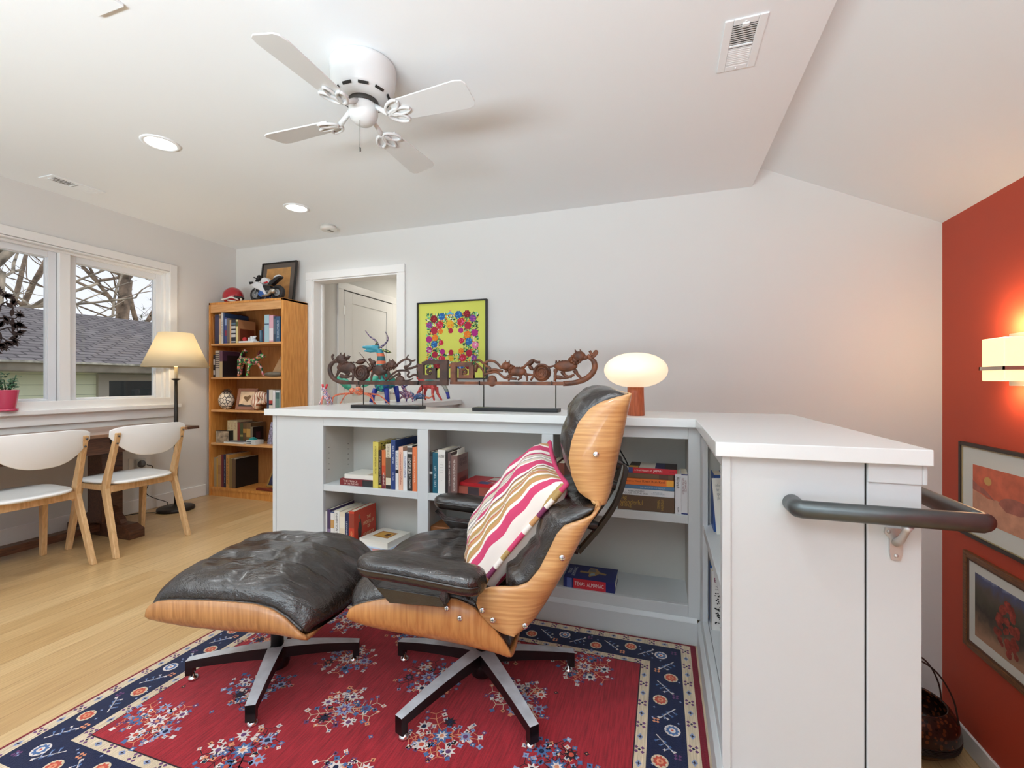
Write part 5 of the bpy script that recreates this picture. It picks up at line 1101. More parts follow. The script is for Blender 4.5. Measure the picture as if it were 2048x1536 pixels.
# painted wooden cat/antelope figure on the second shelf
def figure(name, label, cat, loc, rz, parts, group=None, remesh=.003):
    t = thing(name, label, cat, loc, rz, group)
    for nm, mat, fn, rm in parts:
        m = MB(); fn(m); m.build(nm, mat, t, remesh=rm, smooth_it=2 if rm else 0)
    return t
def f_dogbody(m):
    m.tube([(-.10, 0, .155), (-.04, 0, .15), (.03, 0, .14), (.075, 0, .145)], [.03, .034, .034, .03], 12); m.ell((-.105, 0, .155), .032); m.ell((.07, 0, .148), .032)
    m.tube([(.075, 0, .15), (.105, 0, .175), (.13, 0, .19)], [.026, .022, .022], 10); m.ell((.14, 0, .195), (.032, .024, .024)); m.tube([(.15, 0, .195), (.185, 0, .188)], [.02, .012], 10)
    m.tube([(-.11, .015, .15), (-.135, .03, .08), (-.15, .035, .004)], [.022, .014, .012], 8); m.tube([(-.10, -.015, .15), (-.10, -.03, .08), (-.095, -.032, .004)], [.022, .013, .012], 8)
    m.tube([(.03, -.015, .13), (.025, -.032, .07), (.01, -.035, .004)], [.02, .013, .012], 8); m.tube([(.085, .015, .14), (.115, .03, .07), (.135, .032, .004)], [.02, .012, .011], 8)
figure('painted_figurine', 'painted green and pink spotted dog figurine on the second oak shelf', 'figurine', (-3.68, 3.275, 1.1272), 0, [
 ('body', dots('figure_floral', (36, 92, 48), [(214, 110, 130), (226, 190, 190), (30, 30, 30), (216, 130, 90), (90, 190, 100)], 55, .4, .6), f_dogbody, .004),
 ('tail', dots('figure_floral', (0, 0, 0), [(0, 0, 0)]), lambda m: m.tube(smooth_path([(-.12, 0, .165), (-.10, 0, .21), (-.065, 0, .25), (-.03, 0, .235)], 14), [.010]*14, 8), 0),
 ('ears', M('figure_dark_red', (96, 28, 30), .4), lambda m: (m.tube([(.12, .015, .205), (.10, .03, .25)], [.014, .004], 8), m.tube([(.125, -.015, .205), (.15, -.03, .24)], [.012, .004], 8)), 0),
])
sb = thing('leaning_plaque', 'tan plaque with a dark rose print leaning on the second oak shelf', 'plaque', (-3.36, 3.36, 1.1272))
m = MB(); m.hexa([(-.10, -.06, 0), (.10, -.06, 0), (.10, -.05, 0), (-.10, -.05, 0), (-.085, .05, .20), (.10, .05, .20), (.10, .06, .20), (-.085, .06, .20)]); m.build('board', M('plaque_tan', (196, 158, 116), .6, var=(12, .1)), sb)
m = MB(); rnd = random.Random(5)
for i in range(34):
    a, r_ = rnd.uniform(0, 6.28), rnd.uniform(0, .04); y, z = .05+r_*math.cos(a), .085+r_*.8*math.sin(a); s_ = rnd.uniform(.004, .009)
    m.add([(y+s_*math.cos(2*PI*k/6), -.0606+.55*(z+s_*math.sin(2*PI*k/6))*1.0-.0006-.00003*i, z+s_*math.sin(2*PI*k/6)) for k in range(6)], [tuple(range(6))])
m.build('rose_print', M('print_dark', (74, 68, 72), .7), sb, fix=False)
m = MB(); m.ell((-3.37, 3.255, 1.1272+.024), (.10, .05, .024)); tag(m.build('river_stone', M('stone_grey', (116, 108, 94), .6, var=(14, .12))), 'flat grey oval stone in front of the tan plaque, second oak shelf', 'stone')
# third shelf
ps_ = thing('painted_stone', 'white stone painted with black tangled lines on the third oak shelf', 'ornament', (-3.985, 3.29, .8176))
def linesmat():
    m, nt, b = nodes_of('line_painted'); N = nt.nodes.new; L = nt.links.new; tc = N('ShaderNodeTexCoord'); v = N('ShaderNodeTexVoronoi'); v.feature = 'DISTANCE_TO_EDGE'; v.inputs['Scale'].default_value = 30; r = N('ShaderNodeValToRGB'); r.color_ramp.interpolation = 'CONSTANT'
    r.color_ramp.elements[0].color = rgb((40, 36, 40)); r.color_ramp.elements[1].position = .07; r.color_ramp.elements[1].color = rgb((232, 222, 206)); L(tc.outputs['Object'], v.inputs[0]); L(v.outputs['Distance'], r.inputs[0]); L(r.outputs[0], b.inputs['Base Color']); return m
m = MB(); m.ell((0, 0, .085), (.08, .06, .085), 24, 16); m.build('stone_body', linesmat(), ps_)
m = MB()
for k in range(9): a = -.9+.2*k; m.tube([(.06*math.sin(a), .0, .10+.06*math.cos(a)), (.09*math.sin(a), .01, .115+.085*math.cos(a))], [.008, .002], 6)
m.build('spiky_crest', M('crest_dark', (60, 44, 34), .7), ps_)
pf = thing('framed_photo', 'rose brown standing photo frame with a bird picture on the third oak shelf', 'photo frame', (-3.735, 3.28, .8172)); pf.rotation_euler = (-.2, 0, 0)
m = MB(); q = .03
for a in (((-.118, 0), (-.118+q, .205)), ((.118-q, 0), (.118, .205)), ((-.118+q, 0), (.118-q, q)), ((-.118+q, .205-q), (.118-q, .205))): m.box((a[0][0], -.012, a[0][1]), (a[1][0], 0, a[1][1]))
m.build('frame', M('frame_rose', (150, 104, 86), .45), pf, bevel=.002)
m = MB(); m.box((-.09, -.006, .028), (.09, -.002, .178)); m.mi = 1
m.add([(p, -.0065, q_) for p, q_ in ((-.03, .13), (0, .125), (.03, .14), (.055, .13), (.035, .10), (.01, .075), (-.01, .09), (-.045, .115))], [tuple(range(8))]); m.mi = 2; m.add([(p, -.0065, q_) for p, q_ in ((-.09, .03), (.09, .03), (.09, .05), (.0, .045), (-.06, .055), (-.09, .05))], [tuple(range(6))])
m.build('bird_picture', [M('picture_cream', (226, 200, 168), .5, var=(16, .1)), cm((120, 90, 60)), cm((60, 56, 56))], pf, fix=False)
m = MB(); m.tube([(0, 0, .15), (0, .075, .022)], .005, 6); m.build('easel_leg', M('frame_rose', (0, 0, 0)), pf)
nt_ = thing('nautilus_shell', 'coiled nautilus shell with rust stripes on the third oak shelf', 'shell', (-3.52, 3.27, .8172)); nt_.rotation_euler = (0, 0, .2)
m = MB(); rows = []
for i in range(60):
    u = i/59; a = -PI*.62-u*PI*2.6; R_ = .060*(1-u)**1.0*.95+.010; w_ = (.042*(1-u)+.006); c = (R_*math.cos(a), 0, .06+R_*math.sin(a)*.9)
    row = []
    for j in range(18):
        t = 2*PI*j/18; rr3 = (R_*.72+.004)*math.cos(t); row.append((c[0]+rr3*math.cos(a), w_*1.15*math.sin(t), c[2]+rr3*math.sin(a)*.9))
    rows.append(row)
zmin = min(p[2] for r_ in rows for p in r_); rows = [[(p[0], p[1], p[2]-zmin) for p in r_] for r_ in rows]
m.grid(rows, cv=True, capu=True)
def shellmat():
    m, nt, b = nodes_of('nautilus'); N = nt.nodes.new; L = nt.links.new; tc = N('ShaderNodeTexCoord'); w = N('ShaderNodeTexWave'); w.inputs['Scale'].default_value = 14; w.inputs['Distortion'].default_value = 3; r = N('ShaderNodeValToRGB'); r.color_ramp.elements[0].position = .18; r.color_ramp.elements[0].color = rgb((176, 104, 70)); r.color_ramp.elements[1].position = .42; r.color_ramp.elements[1].color = rgb((238, 218, 196)); L(tc.outputs['Object'], w.inputs[0]); L(w.outputs[0], r.inputs[0]); L(r.outputs[0], b.inputs['Base Color']); b.inputs['Roughness'].default_value = .3; return m
m.build('shell_body', shellmat(), nt_)
shelf_books(.8172, 'books on the third shelf of the oak bookcase', [
 ('navy book at the left of the small third shelf group', -3.415, -3.391, .192, .16, (50, 60, 82), {}),
 ('white book with a red and black label, third oak shelf', -3.390, -3.348, .192, .16, (222, 214, 202), dict(bands_=((.35, .5, (170, 60, 50)), (.28, .35, (50, 40, 40))))),
 ('thin white book in the middle of the third shelf group', -3.347, -3.318, .188, .16, (226, 220, 220), {}),
 ('white and green spined book at the right of the third shelf group', -3.316, -3.270, .186, .16, (214, 220, 222), dict(bands_=((.0, .6, (110, 140, 130)), (.6, .9, (70, 100, 100))))),
])
# fourth shelf
GD = 'old books on the fourth shelf of the oak bookcase'
YS = 3.30
shelf_books(.5032, GD, [
 ('first of three matching cream paperbacks, left end, fourth oak shelf', -3.985, -3.946, .207, .16, (214, 196, 152), dict(title='TALES', tcol=(150, 70, 50), tl=.3, th=.4, tz=.75)),
 ('second of three matching cream paperbacks, fourth oak shelf', -3.945, -3.906, .207, .16, (214, 196, 154), dict(title='POEMS', tcol=(150, 70, 50), tl=.3, th=.4, tz=.75)),
 ('third of three matching cream paperbacks, beside the red spine, fourth oak shelf', -3.905, -3.860, .207, .17, (218, 200, 158), dict(title='ESSAYS', tcol=(150, 70, 50), tl=.3, th=.4, tz=.75)),
 ('dark red old hardback on the fourth oak shelf', -3.858, -3.826, .192, .16, (128, 42, 38), {}),
 ('dark green old hardback on the fourth oak shelf', -3.825, -3.788, .190, .16, (66, 76, 48), dict(bands_=((.3, .4, (150, 140, 80)),))),
 ('brown old hardback with gilt bands on the fourth oak shelf', -3.787, -3.748, .188, .16, (98, 70, 44), dict(bands_=((.5, .7, (176, 130, 60)),))),
 ('gilt spined old hardback, right of the brown one, fourth oak shelf', -3.747, -3.690, .190, .17, (112, 84, 54), dict(bands_=((.3, .7, (190, 146, 76)),))),
])
YS = 3.25
book('small dark book with black cover standing right of the gilt hardback, fourth oak shelf', .03, .155, .12, (-3.675, 3.28, .5032), (120, 108, 90), group=GD, cover=((0, 1, 0, 1, (26, 20, 22)), (.3, .7, .3, .7, (70, 36, 46))))
pb_ = thing('photo_block', 'square block with a grey photograph at the left of the fourth oak shelf', 'photo block', (-3.98, 3.24, .5032)); pb_.rotation_euler = (0, 0, .1)
m = MB(); m.box((-.075, 0, 0), (.075, .055, .112)); m.build('block', black_satin, pb_)
m = MB(); m.box((-.073, -.0012, .002), (.073, 0, .110)); m.build('photo_print', M('photo_grey', (150, 132, 110), .5, var=(26, .35)), pb_)
m = MB(); m.box((-3.93, 3.215, .5032), (-3.69, 3.30, .519)); m.mi = 1; m.box((-3.925, 3.214, .519), (-3.70, 3.295, .5225)); tag(m.build('tablet_case', [paper_white, M('tablet_grey', (120, 122, 130), .35)], None, bevel=.002), 'flat grey tablet lying in front of the old books', 'tablet')
wb = thing('card_box', 'small white slotted box with a turquoise toy on top, fourth oak shelf', 'box', (-3.60, 3.25, .5032))
m = MB(); m.box((-.055, -.035, 0), (.055, .06, .04)); m.build('box_body', M('box_pale', (206, 208, 206), .5), wb, bevel=.002)
m = MB(); m.box((-.048, -.036, .007), (.006, -.0345, .014)); m.box((-.048, -.036, .022), (.006, -.0345, .03)); m.build('slots', M('slot_blue', (70, 80, 90), .6), wb)
m = MB(); m.box((-3.645, 3.235, .5432), (-3.585, 3.275, .556)); m.box((-3.632, 3.24, .556), (-3.60, 3.27, .566)); tag(m.build('toy_car', M('toy_turquoise', (40, 150, 150), .3), None, bevel=.003), 'tiny turquoise toy car on the small white box', 'toy car')
gp = thing('glitter_picture', 'silver and violet glittering picture leaning at the right of the fourth oak shelf', 'picture', (-3.40, 3.29, .505)); gp.rotation_euler = (-.22, 0, 0)
m = MB(); m.box((-.085, 0, 0), (.10, .006, .205)); m.build('board', M('glitter_silver', (150, 146, 168), .3, .5, var=(60, .45)), gp)
# bottom shelf
GE = 'large old books on the bottom shelf of the oak bookcase'
YS = 3.235
shelf_books(.0822, GE, [
 ('grey worn hardback at the left of the oak bottom shelf', -4.083, -4.046, .276, .22, (170, 150, 118), {}),
 ('thin yellow spine on the oak bottom shelf', -4.045, -4.028, .272, .2, (206, 160, 66), {}),
 ('tan patched hardback on the oak bottom shelf', -4.027, -3.985, .297, .22, (182, 142, 92), dict(bands_=((.4, .7, (166, 122, 78)),))),
 ('maroon hardback on the oak bottom shelf', -3.984, -3.956, .308, .23, (112, 28, 38), {}),
 ('navy hardback with pale lettering on the oak bottom shelf', -3.955, -3.925, .310, .23, (34, 36, 66), dict(title='CONSTITUTION', tcol=(176, 176, 190), tl=.7, th=.4)),
 ('amber hardback with dark lettering on the oak bottom shelf', -3.924, -3.884, .308, .24, (202, 146, 74), dict(title='A FIELD GUIDE TO ART', tcol=(90, 56, 30), tl=.8, th=.4)),
 ('olive spined book beside the amber hardback, oak bottom shelf', -3.883, -3.848, .276, .23, (136, 112, 66), {}),
 ('big dark brown book with black cover, last on the oak bottom shelf', -3.847, -3.803, .274, .25, (104, 78, 54), dict(cover=((0, 1, 0, 1, (28, 26, 26)),))),
])
lp = thing('framed_picture', 'dark blue picture with gold frame leaning on a red stand, oak bottom shelf', 'picture', (-3.43, 3.33, .0822)); lp.rotation_euler = (-.25, .0, 0)
m = MB(); m.hexa([(-.10, -.012, .02), (-.086, -.012, .02), (-.086, 0, .02), (-.10, 0, .02), (-.03, -.012, .33), (-.016, -.012, .33), (-.016, 0, .33), (-.03, 0, .33)]); m.box((-.10, -.012, .018), (.12, 0, .03)); m.build('gold_frame', M('frame_gold', (186, 146, 80), .35, .4), lp)
m = MB(); m.hexa([(-.086, -.008, .03), (.12, -.008, .03), (.12, -.002, .03), (-.086, -.002, .03), (-.018, -.008, .33), (.12, -.008, .33), (.12, -.002, .33), (-.018, -.002, .33)]); m.build('night_picture', M('night_blue', (50, 52, 82), .4, var=(9, .45)), lp)
m = MB(); m.box((-3.56, 3.235, .0822), (-3.28, 3.27, .105)); tag(m.build('picture_stand', wood('stand_red', (96, 36, 26), (130, 54, 38), (1, 8, 8), .35), None, bevel=.004), 'low red wooden stand in front of the blue picture, oak bottom shelf', 'stand')
# on top of the oak bookcase
ZT_ = 1.8322
hm = thing('toy_helmet', 'small shiny red helmet with white stripe on top of the oak bookcase', 'helmet', (-3.935, 3.32, ZT_))
m = MB(); rows = []
for i in range(15):
    a = -PI*.26+(PI*.76)*i/14; rows.append([(.098*math.cos(a)*math.cos(2*PI*j/28), .085*math.cos(a)*math.sin(2*PI*j/28), .072+.092*math.sin(a)) for j in range(28)])
zmin = min(p[2] for r_ in rows for p in r_); m.grid([[(p[0], p[1], p[2]-zmin+.002) for p in r_] for r_ in rows], cv=True, capu=True); m.build('shell', M('helmet_red', (178, 24, 40), .12, coat=.6), hm)
m = MB(); m.tube(smooth_path([(-.05, -.088, .03), (.02, -.092, .035), (.06, -.07, .05), (.098, -.03, .03)], 14), .008, 8, flat=((0, 1, 0), .4)); m.tube([(.03, -.086, .02), (.09, -.045, .012)], .007, 8); m.build('white_trim', M('helmet_white', (232, 226, 220), .3), hm)
m = MB(); m.tube(smooth_path([(.07, -.05, .06), (.105, -.02, .05), (.105, .02, .05)], 10), .012, 8); m.build('face_opening', black_satin, hm)
cf = thing('tiny_figure', 'tiny dark haired white figure between the red helmet and the model motorcycle', 'figurine', (-3.778, 3.27, ZT_))
m = MB(); m.lathe([(.010, 0), (.012, .004), (.008, .02), (.010, .034), (.004, .04)], n=14); m.build('body', M('ivory_white', (226, 214, 190), .4), cf)
m = MB(); m.ell((0, 0, .048), (.009, .009, .011)); m.build('head', M('figure_black', (40, 36, 36), .4), cf)
# model sport motorcycle
mo = thing('model_motorcycle', 'black white and blue model sport motorcycle on top of the oak bookcase', 'model motorcycle', (-3.50, 3.31, ZT_))
tyre = M('tyre_black', (30, 30, 32), .6); mw = M('model_white', (226, 228, 232), .3); mbk = M('model_black', (28, 28, 32), .35); mbl = M('model_blue', (52, 96, 166), .35); mgr = M('model_grey', (140, 144, 146), .35, .3)
def wheel(cx, r_, wd, nm):
    m = MB(); rows = []
    for i in range(32):
        a = 2*PI*i/32; rows.append([(cx+(r_-.018+.018*math.cos(t))*math.cos(a), wd*math.sin(t), r_+(r_-.018+.018*math.cos(t))*math.sin(a)) for t in [2*PI*j/10 for j in range(10)]])
    m.grid(rows, cu=True, cv=True); w = m.build(nm, tyre, mo)
    m = MB()
    for k in range(5): a = 2*PI*k/5+.3; m.tube([(cx, 0, r_), (cx+(r_-.03)*math.cos(a), 0, r_+(r_-.03)*math.sin(a))], .006, 6)
    m.tube([(cx, -.03, r_), (cx, .03, r_)], .010, 10); m.lathe([(.035, -.016), (.035, -.019), (.024, -.019)], (cx, 0, r_), 24, 'Y'); m.build('spokes', mgr, w)
wheel(-.135, .068, .017, 'front_wheel'); wheel(.125, .072, .026, 'rear_wheel')
m = MB(); m.prism([(-.10, .10), (-.02, .05), (.05, .05), (.07, .10), (.05, .14), (-.06, .15)], lambda u, v, d_: (u, d_, v), -.028, .028); m.build('engine_block', mbk, mo, bevel=.006)
m = MB(); m.prism([(-.165, .155), (-.13, .13), (-.06, .10), (-.03, .05), (.03, .055), (-.02, .12), (-.04, .165), (-.10, .185)], lambda u, v, d_: (u, d_, v), -.036, .036); m.build('front_fairing', mw, mo, bevel=.008)
m = MB(); m.prism([(-.075, .06), (-.04, .035), (.01, .04), (-.02, .085), (-.06, .10)], lambda u, v, d_: (u, d_, v), -.040, .040); m.build('blue_side_panel', mbl, mo, bevel=.004)
m = MB(); m.prism([(-.06, .17), (-.05, .215), (-.01, .222), (.035, .195), (.04, .165), (0, .155)], lambda u, v, d_: (u, d_, v), -.03, .03); m.build('fuel_tank', mw, mo, bevel=.012)
m = MB(); m.prism([(-.02, .170), (.03, .178), (.035, .166), (0, .158)], lambda u, v, d_: (u, d_, v), -.033, .033); m.build('red_stripe', M('toy_red', (190, 30, 40), .3), mo)
m = MB(); m.prism([(.02, .15), (.05, .185), (.12, .215), (.165, .225), (.17, .21), (.12, .18), (.06, .14)], lambda u, v, d_: (u, d_, v), -.024, .024); m.build('tail_section', mbk, mo, bevel=.005)
m = MB(); m.prism([(.075, .205), (.11, .232), (.15, .236), (.155, .226), (.11, .216)], lambda u, v, d_: (u, d_, v), -.018, .018); m.build('tail_cowl', mw, mo, bevel=.004)
m = MB()
for s in (-1, 1): m.tube([(-.135, s*.024, .068), (-.105, s*.022, .15), (-.095, s*.02, .19)], .007, 8); m.tube([(.02, s*.03, .085), (.125, s*.032, .072)], [.012, .009], 8)
m.build('fork_and_swingarm', mgr, mo)
m = MB(); m.tube([(-.02, -.04, .045), (.05, -.042, .05), (.10, -.045, .085), (.13, -.045, .075)], [.010, .012, .022, .024], 12); m.build('exhaust', M('model_silver', (196, 190, 178), .25, .8), mo)
m = MB(); m.tube([(-.09, -.07, .215), (-.085, 0, .205), (-.09, .07, .215)], .006, 8); m.tube([(-.165, -.05, .17), (-.14, -.03, .18)], [.014, .008], 8); m.tube([(-.165, .05, .17), (-.14, .03, .18)], [.014, .008], 8); m.prism([(-.135, .19), (-.105, .245), (-.085, .25), (-.08, .215)], lambda u, v, d_: (u, d_, v), -.018, .018); m.build('handlebar_and_screen', mbk, mo, bevel=.003)
m = MB(); m.box((-.06, -.04, 0), (.05, .04, .012)); m.tube([(0, -.03, .01), (.0, -.02, .05)], .006, 6); m.tube([(0, .03, .01), (.0, .02, .05)], .006, 6); m.build('display_stand', mgr, mo)
tp = thing('framed_picture', 'black framed tan print leaning behind the model motorcycle on the oak bookcase', 'picture', (-3.535, 3.45, ZT_)); tp.rotation_euler = (-.12, 0, 0)
W_, H_ = .425, .415; q = .014; m = MB()
for a in ((0, 0, q, H_), (W_-q, 0, W_, H_), (q, 0, W_-q, q), (q, H_-q, W_-q, H_)): m.box((a[0]-W_/2, -.02, a[1]), (a[2]-W_/2, 0, a[3]))
m.build('frame', M('frame_black', (34, 32, 30), .4), tp, bevel=.002)
m = MB(); m.box((-W_/2+q, -.010, q), (W_/2-q, -.004, H_-q)); m.build('mat_board', M('mat_grey_brown', (104, 94, 86), .7), tp)
m = MB(); m.box((-W_/2+.062, -.0108, .05), (W_/2-.068, -.010, H_-.06)); m.build('art_print', M('print_tan', (196, 146, 88), .6, var=(10, .12)), tp)
# ---------------------------------------------------------------- carved panels on stands
carv = M('carved_wood_dark', (64, 40, 30), .5, var=(22, .35), bump=(90, .3))
carv2 = M('carved_wood_brown', (96, 54, 30), .5, var=(22, .35), bump=(90, .3))
def carved(label, y, x_of, z_of, mat, draw, base, rods, hooks):
    t = thing('carved_panel', label, 'carving', (0, y, CT), 0, 'carved wooden panels on the counter')
    m = MB()
    def P(p, d=0): return (x_of(p[0]), d, z_of(p[1])-CT)
    def tb(pts, r, n=24, w=.55): m.tube(smooth_path([P(p) for p in pts], n), [r*k_ for k_ in smooth_r(r, n)] if False else r, 8, flat=((0, 1, 0), w))
    draw(m, P, tb)
    m.build('carving', mat, t)
    m = MB(); m.box((base[0], -.035, 0), (base[1], .045, .0185)); m.build('stand_base', black_satin, t, bevel=.0015)
    for rx in rods:
        m = MB(); m.tube([(rx, .016, .018), (rx, .016, hooks[0])], .0028, 8); m.tube([(rx, .016, hooks[1]), (rx-.012, .016, hooks[1]), (rx-.012, -.016, hooks[1]), (rx-.012, -.016, hooks[1]+.02)], .0028, 6); m.build('stand_rod', black_metal, t)
    return t
def disc(m, P, c, r, k):
    x, _, z = P(c); m.lathe([(0, -.013), (r*.96, -.011), (r, -.004), (r, .010), (0, .012)], (x, 0, z), 30, 'Y')
    pts = []
    for i in range(90):
        a = 2*PI*2.6*i/89; q = r*.9*(1-i/89)+.002; pts.append((x+q*math.cos(a), -.012, z+q*math.sin(a)))
    m.tube(pts, .0045, 6)
def leaf(m, P, a, b_, w):
    p, q = Vector(P(a)), Vector(P(b_)); d = (q-p); n = Vector((-d.z, 0, d.x)).normalized(); rows = []
    for i in range(10):
        u = i/9; c = p+d*u; hw = w*math.sin(PI*min(1, u*1.05))**.7+.0006; rows.append([c-n*hw, c+Vector((0, -.010, 0)), c+n*hw, c+Vector((0, .008, 0))])
    m.grid(rows, cv=True, capu=True)
def beast(m, P, body, head, legs, mane=0, s=1.0):
    k = abs(P((1, 0))[0]-P((0, 0))[0])
    (bx, by, rx, ry) = body; (hx, hy, hr) = head
    x, _, z = P((bx, by)); m.ell((x, 0, z), (rx*k, .016, ry*k*.95), 18, 10)
    for i in range(7): xx = bx-rx*.8+i*rx*.26; p = P((xx, by-ry*.85)); m.ell(p, (.005, .010, .005), 8, 5)
    x2, _, z2 = P((hx, hy)); m.ell((x2, -.002, z2), (hr*k*1.15, .018, hr*k*.9), 16, 9); m.tube([P((bx+(hx-bx)*.35, by+(hy-by)*.35)), P((hx, hy))], [ry*k*.8, hr*k*.8], 10, flat=((0, 1, 0), .55))
    sg = 1 if hx > bx else -1
    m.ell(P((hx+sg*hr*1.0, hy+hr*.25), -.002), (hr*k*.55, .012, hr*k*.42), 12, 7)
    for e in (-.5, .35): m.tube([P((hx+sg*hr*e, hy-hr*.6)), P((hx+sg*hr*(e-.25), hy-hr*1.35))], [hr*k*.3, .001], 6)
    for i in range(mane):
        a = 2*PI*i/mane; m.ell(P((hx-sg*hr*.5+hr*.8*math.cos(a), hy+hr*.5+hr*.8*math.sin(a)), -.010), (.008, .008, .008), 8, 5)
    for l in legs: m.tube(smooth_path([P(q) for q in l], 10), [ry*k*.36]*3+[ry*k*.25]*4+[ry*k*.2]*3, 8, flat=((0, 1, 0), .6))
def draw_left(m, P, tb):
    m.prism([(290, 548), (1900, 548), (1930, 545), (1918, 612), (300, 600)], lambda u, v, d_: P((u, v), d_), -.013, .013)
    m.tube(smooth_path([P(p) for p in ((330, 572), (220, 556), (130, 505), (80, 430), (70, 345), (110, 280), (170, 250), (230, 248))], 36), [.0125]*8+[.014]*10+[.0135]*8+[.011]*6+[.008]*4, 10, flat=((0, 1, 0), .75))
    beast(m, P, (350, 345, 160, 85), (270, 225, 78), [[(230, 390), (205, 440), (170, 500)], [(330, 410), (400, 430), (320, 480)], [(450, 380), (470, 450), (455, 545)], [(250, 470), (340, 490), (470, 470)]], 10)
    tb([(130, 225), (110, 180), (135, 150)], .008, 8); leaf(m, P, (340, 215), (420, 180), .012)
    leaf(m, P, (510, 285), (690, 240), .016); leaf(m, P, (520, 280), (640, 225), .012)
    disc(m, P, (610, 430), .047, 1)
    m.tube([P((575, 125), -.006), P((800, 388), -.006)], [.0015, .004], 6)
    leaf(m, P, (690, 420), (800, 310), .014); leaf(m, P, (740, 300), (840, 270), .018); tb([(820, 340), (790, 280), (740, 240), (730, 215)], .010, 12)
    tb([(500, 470), (620, 540), (740, 440)], .005, 14)
    beast(m, P, (900, 395, 125, 75), (1090, 310, 62), [[(800, 410), (770, 470), (760, 545)], [(870, 430), (890, 480), (900, 530)], [(970, 410), (960, 470), (1000, 545)], [(1020, 400), (1040, 470), (1010, 530)]], 8)
    tb([(1110, 380), (1190, 300), (1280, 245), (1350, 245), (1380, 290), (1340, 335), (1290, 345), (1300, 370), (1400, 365), (1510, 320)], .0066, 50)
    tb([(1000, 510), (1090, 455), (1180, 405), (1300, 400), (1355, 425), (1330, 470), (1360, 495), (1430, 460), (1490, 480)], .0062, 50)
    tb([(1300, 245), (1345, 175)], .004, 6); tb([(1340, 240), (1400, 265), (1450, 250)], .005, 10); tb([(1040, 530), (1200, 440)], .006, 10); tb([(1290, 545), (1350, 540), (1415, 515)], .004, 8)
    x, _, z = P((1215, 545)); m.ell((x, 0, z), (.030, .013, .030), 16, 8); m.ell(P((1200, 460)), (.010, .012, .016), 10, 6)
    fret(m, P)
def fret(m, P):
    bn = [0]
    def bar(a, b_): bn[0] += 1; dd = .0125-.0006*bn[0]; m.prism([(a[0], a[1]), (b_[0], a[1]), (b_[0], b_[1]), (a[0], b_[1])], lambda u, v, d_: P((u, v), d_), -dd, dd)
    bar((1820, 258), (1925, 606)); m.prism([(1560, 285), (1650, 258), (1930, 258), (1930, 312), (1620, 318), (1560, 330)], lambda u, v, d_: P((u, v), d_), -.013, .013)
    bar((1505, 310), (1578, 520)); bar((1505, 462), (1745, 522)); bar((1700, 372), (1760, 522)); bar((1640, 368), (1760, 405))
    m.tube(smooth_path([P(p, -.006) for p in ((1700, 385), (1650, 390), (1640, 430), (1680, 445), (1690, 415))], 16), .008, 8)
    m.ell(P((1490, 330)), (.010, .012, .014), 8, 6); m.ell(P((1490, 385)), (.009, .012, .016), 8, 6)
carved('carved dark openwork panel on a black stand, left one of the pair on the counter', 2.235, lambda u: -1.895+(u-50)*.0004195, lambda v: 1.066+(600-v)*.000393, carv, draw_left, (-1.712, -1.267), (-1.661, -1.272), (1.068-CT, 1.066-CT))
def draw_right(m, P, tb):   # pixels of another crop, 4.267 px per photo px
    m.prism([(5, 438), (1000, 440), (1010, 472), (5, 464)], lambda u, v, d_: P((u, v), d_), -.013, .013)
    m.tube(smooth_path([P(p) for p in ((990, 457), (1080, 448), (1160, 420), (1215, 375), (1240, 320), (1232, 270), (1205, 240), (1185, 215))], 36), [.0125]*8+[.014]*10+[.0135]*8+[.011]*6+[.008]*4, 10, flat=((0, 1, 0), .75))
    tb([(1205, 245), (1235, 225), (1255, 195), (1245, 185), (1222, 215), (1200, 180)], .007, 20)
    beast(m, P, (1010, 305, 95, 48), (1118, 225, 46), [[(930, 330), (925, 380), (920, 435)], [(980, 350), (1010, 390), (1060, 400)], [(1080, 340), (1110, 385), (1140, 415)], [(930, 400), (1010, 405), (1080, 380)]], 10)
    beast(m, P, (605, 350, 82, 42), (512, 300, 38), [[(560, 370), (545, 400), (530, 435)], [(620, 375), (640, 400), (610, 425)], [(670, 360), (688, 395), (690, 435)], [(545, 385), (500, 405), (470, 385)]], 6)
    tb([(655, 320), (690, 285), (735, 250), (770, 268), (800, 270)], .007, 16); leaf(m, P, (690, 300), (755, 245), .012)
    disc(m, P, (815, 360), .045, 1)
    leaf(m, P, (745, 340), (700, 295), .010); tb([(690, 375), (740, 385), (720, 430)], .006, 10); tb([(780, 360), (860, 320), (960, 290)], .005, 14)
    tb([(225, 245), (270, 245), (310, 270), (360, 250), (420, 265), (470, 320)], .0066, 36); tb([(320, 290), (370, 320), (340, 345), (400, 330), (480, 345)], .0066, 30); tb([(310, 380), (360, 360), (430, 355), (500, 405), (600, 415)], .0062, 36); tb([(230, 270), (300, 330), (310, 400)], .006, 16)
    x, _, z = P((385, 432)); m.ell((x, 0, z), (.028, .013, .030), 16, 8)
    bn = [0]
    def bar(a, b_): bn[0] += 1; dd = .0125-.0006*bn[0]; m.prism([(a[0], a[1]), (b_[0], a[1]), (b_[0], b_[1]), (a[0], b_[1])], lambda u, v, d_: P((u, v), d_), -dd, dd)
    bar((8, 268), (58, 464)); bar((20, 262), (205, 300)); bar((180, 285), (222, 405)); bar((85, 378), (222, 408)); bar((85, 325), (118, 405)); bar((85, 318), (140, 342))
    m.tube(smooth_path([P(p, -.006) for p in ((118, 332), (150, 335), (152, 362), (128, 362))], 14), .007, 8); m.ell(P((240, 330)), (.008, .012, .014), 8, 6); m.ell(P((250, 300)), (.008, .012, .014), 8, 6)
